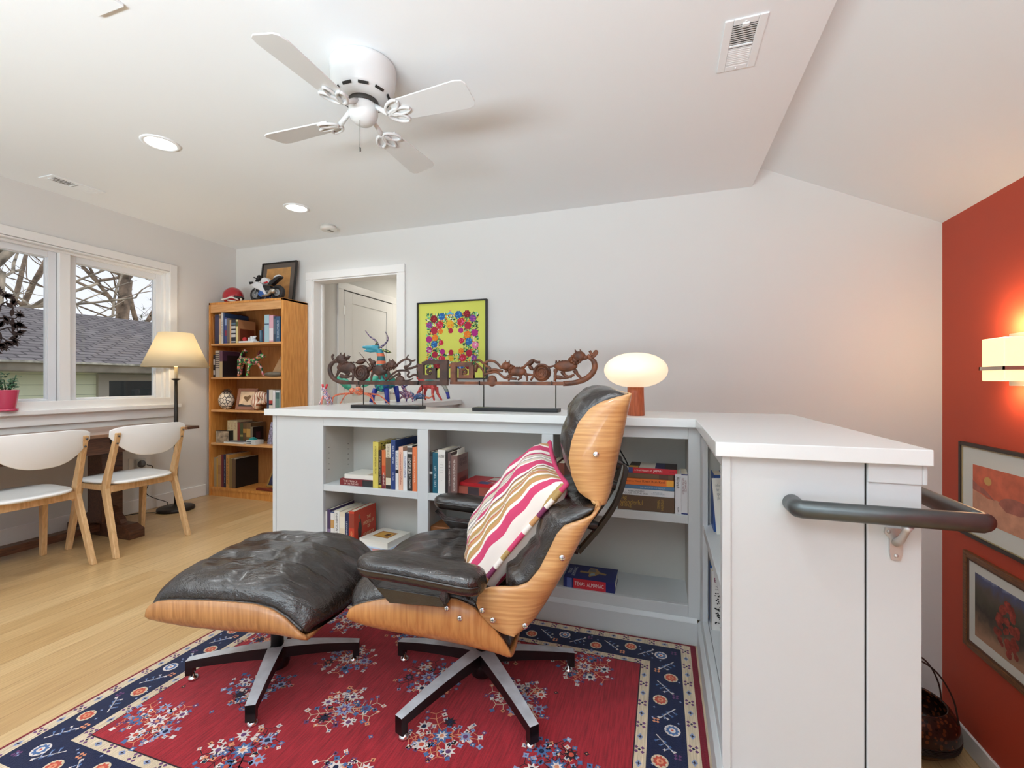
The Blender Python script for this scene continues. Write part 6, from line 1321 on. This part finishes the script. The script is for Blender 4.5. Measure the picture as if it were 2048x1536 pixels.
carved('carved brown openwork panel on a black stand, right one beside the mushroom lamp', 2.21, lambda u: -1.076+(u-8)*.000620, lambda v: 1.064+(470-v)*.000575, carv2, draw_right, (-.940, -.488), (-.895, -.508), (1.180-CT, 1.066-CT))

# ---------------------------------------------------------------- mushroom lamp
ml = thing('mushroom_lamp', 'glowing white mushroom lamp with a terracotta wooden base on the counter', 'lamp', (-.117, 2.115, CT))
m = MB(); m.lathe([(.038, 0), (.0395, .003), (.036, .10), (.036, .128), (0, .128)], n=36); m.build('lamp_base', wood('lamp_base_wood', (150, 72, 42), (186, 100, 62), (10, 10, 1), .45, 14), ml)
m = MB(); prof = []
for i in range(25):
    a = -PI/2+PI*i/24; z = math.sin(a); prof.append((.1385*max(.0, math.cos(a))**.92, .2025+.079*(z if z > 0 else z*.98)))
m.lathe(prof, n=48)
gm_, nt, b = nodes_of('opal_glass'); b.inputs['Base Color'].default_value = rgb((240, 226, 204)); b.inputs['Emission Color'].default_value = rgb((255, 226, 186)); b.inputs['Emission Strength'].default_value = .62; b.inputs['Roughness'].default_value = .35
m.build('glass_shade', gm_, ml)
# ---------------------------------------------------------------- painted animal figurines on the left counter arm
GF = 'painted animal figurines on the counter'
figure('painted_figurine', 'small pink and white spotted animal figurine at the left end of the counter', 'figurine', (-2.085, 2.44, CT), 0, [
 ('body', dots('fig_pink', (222, 206, 214), [(190, 60, 80), (96, 90, 150), (214, 120, 90), (60, 60, 110)], 130, .4, .5), lambda m: (m.ell((0, 0, .055), (.020, .03, .022)), m.tube([(0, 0, .06), (0, -.01, .085), (0, -.02, .10)], [.016, .014, .015], 8), m.ell((0, -.028, .103), (.013, .018, .012)),
   m.tube([(-.012, -.015, .05), (-.028, -.025, .02), (-.036, -.03, .002)], [.010, .007, .005], 8), m.tube([(.012, -.015, .05), (.030, -.025, .02), (.040, -.03, .002)], [.010, .007, .005], 8), m.tube([(-.01, .02, .05), (-.02, .03, .002)], [.010, .006], 8), m.tube([(.01, .02, .05), (.02, .03, .002)], [.010, .006], 8)), .0028),
 ('ears', M('fig_red', (206, 50, 60), .4), lambda m: (m.tube([(-.010, -.02, .108), (-.018, -.018, .135)], [.006, .007], 8), m.tube([(.010, -.02, .108), (.020, -.018, .136)], [.006, .007], 8)), 0),
 ('tongue', M('fig_salmon', (226, 130, 110), .4), lambda m: m.tube([(-.004, -.03, .06), (-.008, -.035, .03), (-.01, -.036, .004)], .005, 8), 0)], GF)
def wing(m, p, q, w, up):
    p, q = Vector(p), Vector(q); d = q-p; n = Vector(up); rows = []
    for i in range(12):
        u = i/11; c = p+d*u+Vector((0, 0, .012*math.sin(PI*u))); hw = w*(math.sin(PI*u**.8)**.8)+.001; rows.append([c-n*hw+Vector((0, -.001, 0)), c+n*hw*.9+Vector((0, -.001, 0)), c+n*hw*.9+Vector((0, .002, 0)), c-n*hw+Vector((0, .002, 0))])
    m.grid(rows, cv=True, capu=True)
figure('painted_figurine', 'orange dragonfly figurine with green wings beside the pink spotted animal', 'figurine', (-1.985, 2.60, CT), 0, [
 ('body', dots('fig_orange', (226, 124, 84), [(240, 170, 130), (200, 80, 60), (90, 150, 160)], 120, .4, .45), lambda m: (m.ell((.03, 0, .085), (.034, .03, .026)), m.ell((.04, -.02, .10), (.022, .02, .020)), m.ell((-.015, -.01, .092), (.022, .02, .02))), .003),
 ('wing', M('fig_wing_green', (60, 150, 122), .4, var=(30, .15)), lambda m: wing(m, (-.03, 0, .10), (-.175, .02, .185), .034, (.45, 0, .9)), 0),
 ('wing', M('fig_wing_green', (0, 0, 0)), lambda m: wing(m, (.05, 0, .115), (.19, .03, .19), .022, (-.45, 0, .9)), 0),
 ('legs', dots('fig_leg', (226, 110, 74), [(70, 40, 40), (240, 160, 120)], 160, .4, .4), lambda m: [m.tube(smooth_path([(.02+.03*s, -.01, .075), (.05*s+a*.4, -.03+c, .06), (a, -.05+c, .002)], 10), [.006]*5+[.004]*5, 6) for s, a, c in ((-1, -.165, -.02), (-1, -.10, -.06), (-1, -.13, .06), (1, .20, .0), (1, .15, .05), (1, .25, .08))], 0),
 ('crest', M('fig_grey', (110, 100, 90), .5), lambda m: m.ell((.025, .0, .128), (.018, .014, .022)), 0)], GF)
def antel(m):
    m.tube([(0, .06, .16), (0, 0, .20), (0, -.03, .27), (.005, -.035, .33), (-.012, -.035, .385)], [.05, .05, .036, .028, .024], 14); m.ell((0, .05, .15), (.06, .08, .055))
    m.tube([(-.015, -.035, .39), (-.06, -.05, .40), (-.135, -.06, .405)], [.026, .020, .009], 10); m.tube([(-.03, -.04, .38), (-.075, -.052, .375), (-.125, -.058, .378)], [.014, .012, .006], 8)
figure('painted_figurine', 'tall turquoise antelope figurine with striped horns behind the left carved panel', 'figurine', (-1.945, 2.87, CT), 0, [
 ('body', bands('fig_teal_bands', [(0, (30, 120, 130)), (.2, (22, 140, 130)), (.42, (40, 150, 150)), (.56, (226, 120, 84)), (.64, (40, 110, 120)), (.74, (226, 120, 84)), (.81, (60, 150, 170))], 'Z', .4), antel, .004),
 ('scales', dots('fig_scales', (26, 128, 116), [(20, 90, 110), (60, 170, 150), (40, 60, 140)], 70, .4, .55), lambda m: m.ell((.0, -.012, .135), (.062, .05, .060)), 0),
 ('leg', M('fig_blue', (34, 50, 150), .35), lambda m: m.tube([(-.045, -.03, .10), (-.06, -.045, .05), (-.066, -.05, .002)], [.020, .016, .018], 10), 0),
 ('leg', M('fig_blue', (0, 0, 0)), lambda m: m.tube([(.045, -.03, .10), (.06, -.045, .05), (.066, -.05, .002)], [.020, .016, .018], 10), 0),
 ('leg', M('fig_blue', (0, 0, 0)), lambda m: m.tube([(-.04, .10, .12), (-.05, .12, .002)], [.020, .014], 10), 0),
 ('leg', M('fig_blue', (0, 0, 0)), lambda m: m.tube([(.04, .10, .12), (.05, .12, .002)], [.020, .014], 10), 0),
 ('horn', bands('fig_horn', [(k/14, ((44, 36, 80), (150, 130, 150))[k % 2]) for k in range(14)], 'Z', .4), lambda m: m.tube(smooth_path([(-.02, -.03, .40), (-.05, -.02, .45), (-.12, 0, .49), (-.165, .01, .535)], 18), [.010-.0075*i/17 for i in range(18)], 8), 0),
 ('horn', bands('fig_horn', [], 'Z') if 'fig_horn' in MATS else None, lambda m: m.tube(smooth_path([(-.005, -.03, .40), (.035, -.02, .435), (.045, -.01, .47), (.015, .0, .52)], 18), [.009-.0068*i/17 for i in range(18)], 8), 0),
 ('ear', dots('fig_ear', (40, 60, 50), [(200, 210, 120), (30, 40, 40)], 150, .4, .45), lambda m: (m.tube([(.01, -.03, .385), (.05, -.03, .372), (.085, -.03, .362)], [.008, .013, .003], 8), m.tube([(-.03, -.03, .405), (-.04, -.03, .425), (-.035, -.03, .45)], [.008, .011, .003], 8)), 0),
 ('fin_tail', M('fig_coral', (226, 124, 90), .4), lambda m: (wing(m, (-.11, .05, .215), (-.17, .05, .262), .018, (.6, 0, .8)), m.tube([(0, 0, .24), (-.06, .02, .225), (-.12, .05, .22)], [.014, .009, .012], 8)), 0)], GF)
def foxy(m):
    m.tube([(-.05, 0, .125), (0, 0, .13), (.05, 0, .12)], [.034, .034, .030], 12); m.tube([(-.05, 0, .13), (-.075, -.01, .17), (-.095, -.015, .20)], [.028, .020, .018], 10)
    for a, b_ in (((-.055, -.02, .11), (-.105, -.03, .003)), ((-.04, .02, .11), (-.05, .03, .003)), ((.045, -.018, .11), (.06, -.03, .003)), ((.05, .02, .11), (.095, .03, .003))):
        mid_ = ((a[0]+b_[0])/2-.012, (a[1]+b_[1])/2, (a[2]+b_[2])/2); m.tube([a, mid_, b_], [.018, .011, .008], 8)
figure('painted_figurine', 'red dog like figurine with a blue tipped tail on the counter arm', 'figurine', (-1.775, 3.25, CT), 0, [
 ('body', dots('fig_red_coat', (206, 74, 70), [(190, 60, 64), (222, 100, 90), (206, 74, 70)], 80, .4, .5), foxy, .0035),
 ('saddle', M('fig_green_blue', (60, 120, 120), .45), lambda m: m.ell((.0, 0, .158), (.04, .024, .012)), 0),
 ('tail', bands('fig_tail', [(0, (36, 44, 150)), (.4, (120, 130, 130)), (.6, (150, 150, 140))], 'Z', .4), lambda m: m.tube(smooth_path([(.07, 0, .135), (.12, 0, .13), (.155, 0, .075), (.175, -.01, .02)], 14), [.012]*4+[.016]*6+[.013]*4, 8), 0)], GF)
figure('painted_figurine', 'small purple lizard like figurine between the antelope and the red dog', 'figurine', (-1.865, 3.06, CT), 0, [
 ('body', dots('fig_purple', (124, 84, 124), [(200, 130, 110), (70, 60, 130), (220, 190, 200)], 130, .4, .5), lambda m: (m.tube(smooth_path([(-.13, .02, .06), (-.07, .01, .07), (-.02, 0, .055), (.03, 0, .05)], 14), [.006+.018*i/13 for i in range(14)], 10), m.ell((.0, 0, .05), (.045, .024, .03)), m.tube([(-.005, -.01, .06), (-.012, -.02, .10), (-.03, -.025, .12)], [.018, .014, .010], 8),
   [m.tube([(a, -.012, .04), (a*1.5, -.03, .02), (a*1.6, -.035, .002)], [.010, .007, .006], 6) for a in (-.03, .01, .045)]), .003),
 ('horns', M('fig_navy', (50, 54, 110), .4), lambda m: (m.tube([(-.015, -.02, .115), (-.045, -.02, .15)], [.006, .003], 6), m.tube([(-.015, -.02, .115), (.015, -.02, .125)], [.006, .004], 6)), 0)], GF)
figure('painted_figurine', 'low blue figurine lying at the feet of the red dog', 'figurine', (-1.835, 3.20, CT), 0, [
 ('body', dots('fig_blue_low', (60, 100, 150), [(40, 60, 110), (190, 90, 90), (130, 170, 190)], 120, .4, .5), lambda m: (m.tube([(-.06, 0, .025), (0, 0, .04), (.05, 0, .03)], [.014, .026, .016], 10), m.ell((-.065, 0, .05), (.016, .014, .014)), m.tube([(-.07, 0, .06), (-.085, 0, .085)], [.006, .002], 6), m.tube([(-.02, -.01, .03), (-.03, -.03, .003)], [.012, .007], 6)), .003),
 ('tail', M('fig_coral', (0, 0, 0)), lambda m: m.tube(smooth_path([(.05, 0, .03), (.09, 0, .025), (.12, 0, .05)], 8), [.008]*4+[.005]*4, 6), 0)], GF)
# ---------------------------------------------------------------- embroidered panel on the back wall
em = thing('embroidered_panel', 'black framed lime green panel embroidered with bright flowers on the back wall', 'wall hanging', (-1.709, YB-.003, 1.4365))
EW, EH = .326, .333; q = .012; m = MB()
for a in ((-EW, -EH, -EW+q, EH), (EW-q, -EH, EW, EH), (-EW+q, -EH, EW-q, -EH+q), (-EW+q, EH-q, EW-q, EH)): m.box((a[0], -.035, a[1]), (a[2], 0, a[3]))
m.build('frame', M('frame_black', (34, 32, 30), .4), em, bevel=.002)
m = MB(); m.box((-EW+q, -.020, -EH+q), (EW-q, -.010, EH-q)); m.build('lime_cloth', M('lime_cloth', (220, 225, 108), .9, spec=.1, bump=(400, .2)), em)
ec = dict(red=(196, 30, 50), crim=(176, 22, 60), dkred=(130, 14, 30), blue=(30, 96, 170), lblue=(90, 180, 220), purp=(120, 60, 150), mag=(176, 30, 130), org=(236, 120, 30), yel=(230, 180, 40), pink=(230, 110, 160), grn=(20, 110, 70), mint=(120, 210, 150), wht=(240, 236, 226), dkg=(16, 66, 56))
ek = list(ec); emat = [M('thread_'+k, ec[k], .7) for k in ek]; rr_ = random.Random(33)
fl_ = MB(); lay = [0]
def ef(pts, c):
    lay[0] += 1; fl_.mi = ek.index(c); fl_.add([(x, -.0203-lay[0]*.0000012, z) for x, z in pts], [tuple(range(len(pts)))])
def eflower(x, z, r, c, c2):
    n = 8; ef([(x+r*(1 if i % 2 else .84)*math.cos(2*PI*i/(2*n)), z+r*(1 if i % 2 else .84)*math.sin(2*PI*i/(2*n))) for i in range(2*n)], c)
    if c2:
        for i in range(9):
            a, d = rr_.uniform(0, 6.28), rr_.uniform(.15, .8)*r; s_ = r*rr_.uniform(.12, .24); px, pz = x+d*math.cos(a), z+d*math.sin(a); ef([(px+s_*1.4*math.cos(a), pz+s_*1.4*math.sin(a)), (px-s_*.5*math.sin(a), pz+s_*.5*math.cos(a)), (px-s_*math.cos(a), pz-s_*math.sin(a)), (px+s_*.5*math.sin(a), pz-s_*.5*math.cos(a))], c2)
def eleaf(x, z, r, c):
    a = rr_.uniform(0, 6.28); ef([(x+r*math.cos(a), z+r*math.sin(a)), (x-r*.4*math.sin(a), z+r*.4*math.cos(a)), (x-r*math.cos(a), z-r*math.sin(a)), (x+r*.4*math.sin(a), z-r*.4*math.cos(a))], c)
def E2(px, pz): return ((px-590)/540*.302, (720-pz)/640*.318)     # layout sheet
for i in range(1500):
    side = rr_.random(); 
    a, b_ = rr_.uniform(170, 1030), rr_.uniform(260, 1200)
    if 400 < a < 790 and 520 < b_ < 950 : continue
    eleaf(*E2(a, b_), rr_.uniform(.008, .017), rr_.choice(['grn', 'mint', 'dkg', 'grn', 'mint', 'grn', 'wht', 'org', 'dkg']))
for px, pz, r, c, c2 in ((295, 345, 55, 'dkred', 'red'), (430, 310, 52, 'blue', 'lblue'), (710, 290, 55, 'blue', 'lblue'), (850, 285, 55, 'dkred', 'red'), (215, 450, 46, 'purp', 'pink'), (945, 365, 52, 'purp', 'pink'), (395, 455, 58, 'red', 'pink'), (750, 415, 58, 'red', 'pink'), (570, 450, 62, 'yel', 'org'),
    (300, 545, 55, 'crim', None), (865, 485, 54, 'crim', None), (410, 565, 40, 'org', 'yel'), (580, 560, 38, 'crim', None), (750, 560, 40, 'mag', None), (210, 695, 50, 'mag', None), (315, 670, 50, 'org', 'yel'), (975, 610, 54, 'mag', None), (855, 635, 55, 'org', 'yel'), (300, 785, 52, 'blue', 'lblue'), (420, 760, 38, 'red', 'pink'), (760, 735, 40, 'red', 'pink'), (880, 750, 54, 'blue', 'lblue'),
    (215, 880, 48, 'mag', 'wht'), (985, 815, 52, 'pink', 'wht'), (310, 965, 48, 'crim', None), (440, 915, 42, 'mag', None), (585, 930, 40, 'crim', None), (755, 910, 42, 'org', 'yel'), (885, 950, 52, 'crim', None), (430, 1045, 56, 'red', 'pink'), (590, 1035, 44, 'yel', 'org'), (780, 1025, 56, 'red', 'pink'), (240, 1060, 44, 'purp', 'pink'), (965, 1030, 44, 'purp', 'pink'), (340, 1160, 55, 'dkred', 'red'), (740, 1160, 55, 'blue', 'wht'), (870, 1165, 48, 'dkred', 'red'), (470, 1160, 48, 'blue', 'wht')):
    eflower(*E2(px, pz), r/540*.302*1.14, c, c2)
ef([E2(*p) for p in ((500, 290), (570, 225), (640, 290), (570, 275))], 'lblue'); ef([E2(*p) for p in ((500, 300), (640, 300), (640, 285), (500, 285))], 'org'); ef([E2(*p) for p in ((545, 200), (570, 232), (595, 200), (570, 215))], 'pink')
fl_.build('embroidery', emat, em, fix=False)
# ---------------------------------------------------------------- plant pot and hanging ornament at the left window
pp = thing('potted_plant', 'small succulent in a glossy pink pot on the window sill', 'plant', (XL+.035, 1.80, WZ0+.002))
m = MB(); m.lathe([(.0, .0), (.052, 0), (.056, .004), (.057, .016), (.048, .017), (.048, .012), (0, .012)], n=36); m.build('saucer', M('pot_pink', (206, 70, 102), .15, coat=.5), pp)
m = MB(); m.lathe([(.043, .012), (.045, .016), (.060, .135), (.061, .140), (.057, .141), (.054, .12), (0, .118)], n=36); m.build('pot', M('pot_pink', (0, 0, 0)), pp)
m = MB(); rnd = random.Random(9)
for s in range(7):
    a = rnd.uniform(0, 6.28); tip = (.05*math.cos(a), .045*math.sin(a), .18+rnd.uniform(.0, .07)); m.tube([(.012*math.cos(a), .012*math.sin(a), .12), (tip[0]*.6, tip[1]*.6, .165), tip], .0035, 6)
m.build('stem', M('plant_stem', (70, 100, 66), .6), pp)
m = MB()
for s in range(60):
    a = rnd.uniform(0, 6.28); rr3 = rnd.uniform(.01, .045); z = rnd.uniform(.145, .245); L_ = rnd.uniform(.028, .042); el = rnd.uniform(-.1, .8)
    p = Vector((rr3*math.cos(a), rr3*math.sin(a), z)); d = Vector((math.cos(a)*math.cos(el), math.sin(a)*math.cos(el), math.sin(el))); sd = Vector((-math.sin(a), math.cos(a), 0)); rows = []
    for i in range(6):
        u = i/5; c = p+d*L_*u+Vector((0, 0, -.008*u*u)); w_ = .0085*math.sin(PI*(.12+.84*u)); rows.append([c-sd*w_, c+Vector((0, 0, .0022)), c+sd*w_, c-Vector((0, 0, .0018))])
    m.grid(rows, cv=True, capu=True)
m.build('leaves', M('succulent_green', (74, 118, 88), .35, var=(40, .3)), pp)
orn = thing('window_ornament', 'dark cut metal tree wreath hanging in the left window pane', 'ornament', (XL-.035, 1.66, 1.487))
om = M('ornament_dark', (44, 28, 26), .6); m = MB(); rnd = random.Random(14)
def ob(y, z): return (0, y, z)
def twig(p, a, L_, w_, dep):
    q = (p[0]+L_*math.cos(a), p[1]+L_*math.sin(a)); 
    if math.hypot(*q) > .30: return
    mid_ = ((p[0]+q[0])/2+.02*math.sin(a), (p[1]+q[1])/2-.02*math.cos(a)); m.tube([ob(*p), ob(*mid_), ob(*q)], [w_, w_*.85, w_*.7], 6, flat=((1, 0, 0), .3))
    for k in range(2):
        la = a+rnd.choice((-1, 1))*rnd.uniform(.6, 1.1); st = (p[0]+(q[0]-p[0])*rnd.uniform(.3, .9), p[1]+(q[1]-p[1])*rnd.uniform(.3, .9)); ll = .055; rows = []
        for i in range(7):
            u = i/6; c = (st[0]+ll*u*math.cos(la), st[1]+ll*u*math.sin(la)); hw = .012*math.sin(PI*min(1, .05+u*.95)); rows.append([(-.002, c[0]-hw*math.sin(la), c[1]+hw*math.cos(la)), (.002, c[0]-hw*math.sin(la), c[1]+hw*math.cos(la)), (.002, c[0]+hw*math.sin(la), c[1]-hw*math.cos(la)), (-.002, c[0]+hw*math.sin(la), c[1]-hw*math.cos(la))])
        m.grid(rows, cv=True, smooth=False, capu=True)
    if dep: 
        for da in (rnd.uniform(.35, .7), -rnd.uniform(.35, .7)): twig(q, a+da, L_*.8, w_*.75, dep-1)
    else:
        n = 9; m.prism([(q[0]+(.030 if i % 2 == 0 else .012)*math.cos(PI*i/n), q[1]+(.030 if i % 2 == 0 else .012)*math.sin(PI*i/n)) for i in range(2*n)], lambda u, v, d_: (d_, u, v), -.002, .002)
for k in range(7): twig((0, 0), -PI*.5+2*PI*k/7+.2, .105, .008, 2)
m.build('wreath', om, orn)
m = MB(); m.tube([(0, 0, .25), (0, -.005, .52)], .0012, 5); m.build('hanging_thread', M('thread_white', (220, 220, 220), .6), orn)
# ---------------------------------------------------------------- outside: neighbour house, trees, lawn
m = MB(); m.box((-40, -30, -3.3), (XL-.14, 60, -3.05)); g_o = m.build('ground_outside', M('ground_lawn', (168, 164, 140), .9, var=(2, .3))); g_o['kind'] = 'structure'
hs = thing('neighbour_house', 'neighbouring house with grey shingle roof and sage green siding outside the window', 'house', (-10.2, 7, -3.05))
sh, nt, b = nodes_of('roof_shingles'); N = nt.nodes.new; L = nt.links.new
tc = N('ShaderNodeTexCoord'); mp = N('ShaderNodeMapping'); mp.inputs['Rotation'].default_value = (0, 0, PI/2); br = N('ShaderNodeTexBrick'); br.inputs['Scale'].default_value = 1; br.inputs['Brick Width'].default_value = .30; br.inputs['Row Height'].default_value = .15; br.inputs['Mortar Size'].default_value = .022; br.inputs['Mortar Smooth'].default_value = .5
br.inputs['Color1'].default_value = rgb((150, 138, 134)); br.inputs['Color2'].default_value = rgb((170, 158, 152)); br.inputs['Mortar'].default_value = rgb((100, 90, 88)); n1 = N('ShaderNodeTexNoise'); n1.inputs['Scale'].default_value = 1.4; n1.inputs['Detail'].default_value = 4; mx = N('ShaderNodeMixRGB'); mx.blend_type = 'MULTIPLY'; mx.inputs[0].default_value = .5
L(tc.outputs['Object'], mp.inputs[0]); L(mp.outputs[0], br.inputs['Vector']); L(tc.outputs['Object'], n1.inputs['Vector']); L(br.outputs[0], mx.inputs[1]); L(n1.outputs[0], mx.inputs[2]); L(mx.outputs[0], b.inputs['Base Color']); b.inputs['Roughness'].default_value = .9
def hh(x, y, z): return (x+10.2, y-7, z+3.05)
m = MB(); m.hexa([hh(-9.0, -6, 1.375), hh(-9.0, 24, 1.375), hh(-12.4, 24, 2.585), hh(-12.4, -6, 2.585), hh(-9.0, -6, 1.395), hh(-9.0, 24, 1.395), hh(-12.4, 24, 2.605), hh(-12.4, -6, 2.605)]); m.hexa([hh(-12.4, -6, 2.585), hh(-12.4, 24, 2.585), hh(-15.8, 24, 1.375), hh(-15.8, -6, 1.375), hh(-12.4, -6, 2.605), hh(-12.4, 24, 2.605), hh(-15.8, 24, 1.395), hh(-15.8, -6, 1.395)]); m.build('roof', sh, hs)
m = MB(); m.box(hh(-9.02, -6, 1.25), hh(-8.99, 24, 1.375)); m.box(hh(-9.4, -6, 1.24), hh(-9.0, 24, 1.26)); m.build('eave_fascia', M('eave_brown', (160, 148, 130), .7, var=(3, .15)), hs)
m = MB(); m.box(hh(-8.99, -6, 1.37), hh(-8.93, 24, 1.40)); m.build('gutter_edge', M('gutter_pale', (196, 188, 170), .6, var=(9, .25)), hs)
sd, nt, b = nodes_of('sage_siding'); N = nt.nodes.new; L = nt.links.new; tc = N('ShaderNodeTexCoord'); sp = N('ShaderNodeSeparateXYZ'); mo_ = N('ShaderNodeMath'); mo_.operation = 'FRACT'; mu = N('ShaderNodeMath'); mu.operation = 'MULTIPLY'; mu.inputs[1].default_value = 1/.17; r = N('ShaderNodeValToRGB'); r.color_ramp.elements[0].color = rgb((160, 166, 132)); r.color_ramp.elements[1].position = .09; r.color_ramp.elements[1].color = rgb((238, 240, 206)); L(tc.outputs['Object'], sp.inputs[0]); L(sp.outputs['Z'], mu.inputs[0]); L(mu.outputs[0], mo_.inputs[0]); L(mo_.outputs[0], r.inputs[0]); L(r.outputs[0], b.inputs['Base Color']); b.inputs['Roughness'].default_value = .8
m = MB(); m.box(hh(-9.5, -6, -3.05), hh(-9.4, 24, 1.25)); m.build('siding_wall', sd, hs)
m = MB(); y0, y1, z0, z1 = 5.42, 6.5, -.2, 1.1
for a in (((y0-.16, z0-.1), (y0, z1+.12)), ((y1, z0-.1), (y1+.16, z1+.12)), ((y0, z1), (y1, z1+.12)), ((y0, z0-.1), (y1, z0))): m.box(hh(-9.4, a[0][0], a[0][1]), hh(-9.34, a[1][0], a[1][1]))
hw_ = m.build('house_window', M('window_trim_taupe', (178, 168, 152), .7), hs)
m = MB(); m.box(hh(-9.4, y0, z0), hh(-9.38, y1, z1)); m.build('dark_pane', M('dark_glass', (48, 52, 52), .15), hw_)
m = MB(); [m.box(hh(-9.38, y0+.05, z0+.05+.055*k), hh(-9.37, y1-.05, z0+.07+.055*k)) for k in range(12)]; m.build('blinds', M('blind_grey', (96, 96, 92), .6), hw_)
bark = M('bark_grey', (188, 172, 150), .9, var=(3, .35), bump=(9, .6)); barkd = M('bark_dark', (150, 128, 108), .9, var=(4, .3))
def tree(label, x, y, h, r, seed, lean=(0, 0), mat=bark, spread=.9, fork=.35):
    t = thing('bare_tree', label, 'tree', (x, y, -3.05), 0, 'bare trees outside the window'); rnd = random.Random(seed); T = MB(); B = MB()
    def branch(p, d, L_, w_, dep):
        pts = [p]; q = Vector(p); dd = Vector(d)
        for i in range(5):
            dd = (dd+Vector((rnd.uniform(-.22, .22), rnd.uniform(-.22, .22), rnd.uniform(-.1, .16)))).normalized(); q = q+dd*(L_/5); pts.append(q.copy())
        (T if dep >= 5 else B).tube(pts, [w_*(1-.09*i) for i in range(6)], 7 if dep > 3 else 4, caps=False)
        if dep <= 0: return
        for k in range(rnd.choice((2, 3)) if dep > 1 else 2):
            i = rnd.randint(2, 5); e = Vector((rnd.uniform(-1, 1), rnd.uniform(-1, 1), rnd.uniform(-.15, .7))).normalized(); branch(pts[i], (dd*(1-spread*.6)+e*spread).normalized(), L_*rnd.uniform(.55, .8), w_*(.62 if dep > 2 else .5), dep-1)
    base = Vector((0, 0, 0)); top = Vector((lean[0], lean[1], h*fork)); T.tube([base, base.lerp(top, .5)+Vector((.05, .03, 0)), top], [r*1.15, r, r*.92], 14, caps=False)
    for k in range(3):
        a = 2*PI*k/3+seed; branch(top, Vector((math.cos(a)*.45, math.sin(a)*.45, 1)).normalized(), h*.30, r*.5, 5)
    for k in range(6):
        s_ = rnd.uniform(.62, .98); a = rnd.uniform(0, 6.28); branch(base.lerp(top, s_), Vector((math.cos(a), math.sin(a), rnd.uniform(0, .5))).normalized(), h*.2, r*.15, 3)
    T.build('trunk', mat, t, fix=False); B.build('branches', mat, t, fix=False)
tree('thick pale trunked bare tree behind the neighbouring roof, left of the window mullion', -17.5, 6.55, 17, .48, 3, (.3, .5), bark, .85, .42)
tree('brown forked bare tree behind the neighbouring roof in the right window pane', -18.5, 10.45, 15, .2, 8, (.2, .7), barkd, .85, .52)
tree('smaller bare tree far behind the neighbouring roof', -26, 16.0, 14, .26, 12, (0, .3), barkd, .9, .45)
tree('thin bare tree far left behind the neighbouring roof', -24, 10.2, 14, .24, 17, (.2, .0), barkd, .9, .4)
ev = thing('evergreen_tree', 'green pine tree beyond the neighbouring roof at the right window edge', 'tree', (-19, 13.6, -3.05)); rnd = random.Random(6)
m = MB(); m.tube([(0, 0, 0), (0, 0, 5), (.1, 0, 10)], [.25, .18, .05], 10); m.build('trunk', barkd, ev)
m = MB()
for k in range(520):
    z = rnd.uniform(4.2, 9.0); a = rnd.uniform(0, 6.28); R_ = rnd.uniform(.3, 1.0)*(2.4-(z-4.2)*.36); c = Vector((R_*math.cos(a), R_*math.sin(a), z-.25*R_))
    for j in range(9):
        d = Vector((rnd.uniform(-1, 1), rnd.uniform(-1, 1), rnd.uniform(-.5, .7))).normalized()*rnd.uniform(.12, .28); s_ = Vector((-d.y, d.x, .02)).normalized()*.018; m.add([c-s_, c+s_, c+d], [(0, 1, 2)])
m.build('needles', M('pine_green', (74, 92, 62), .8, var=(3, .3)), ev, fix=False)
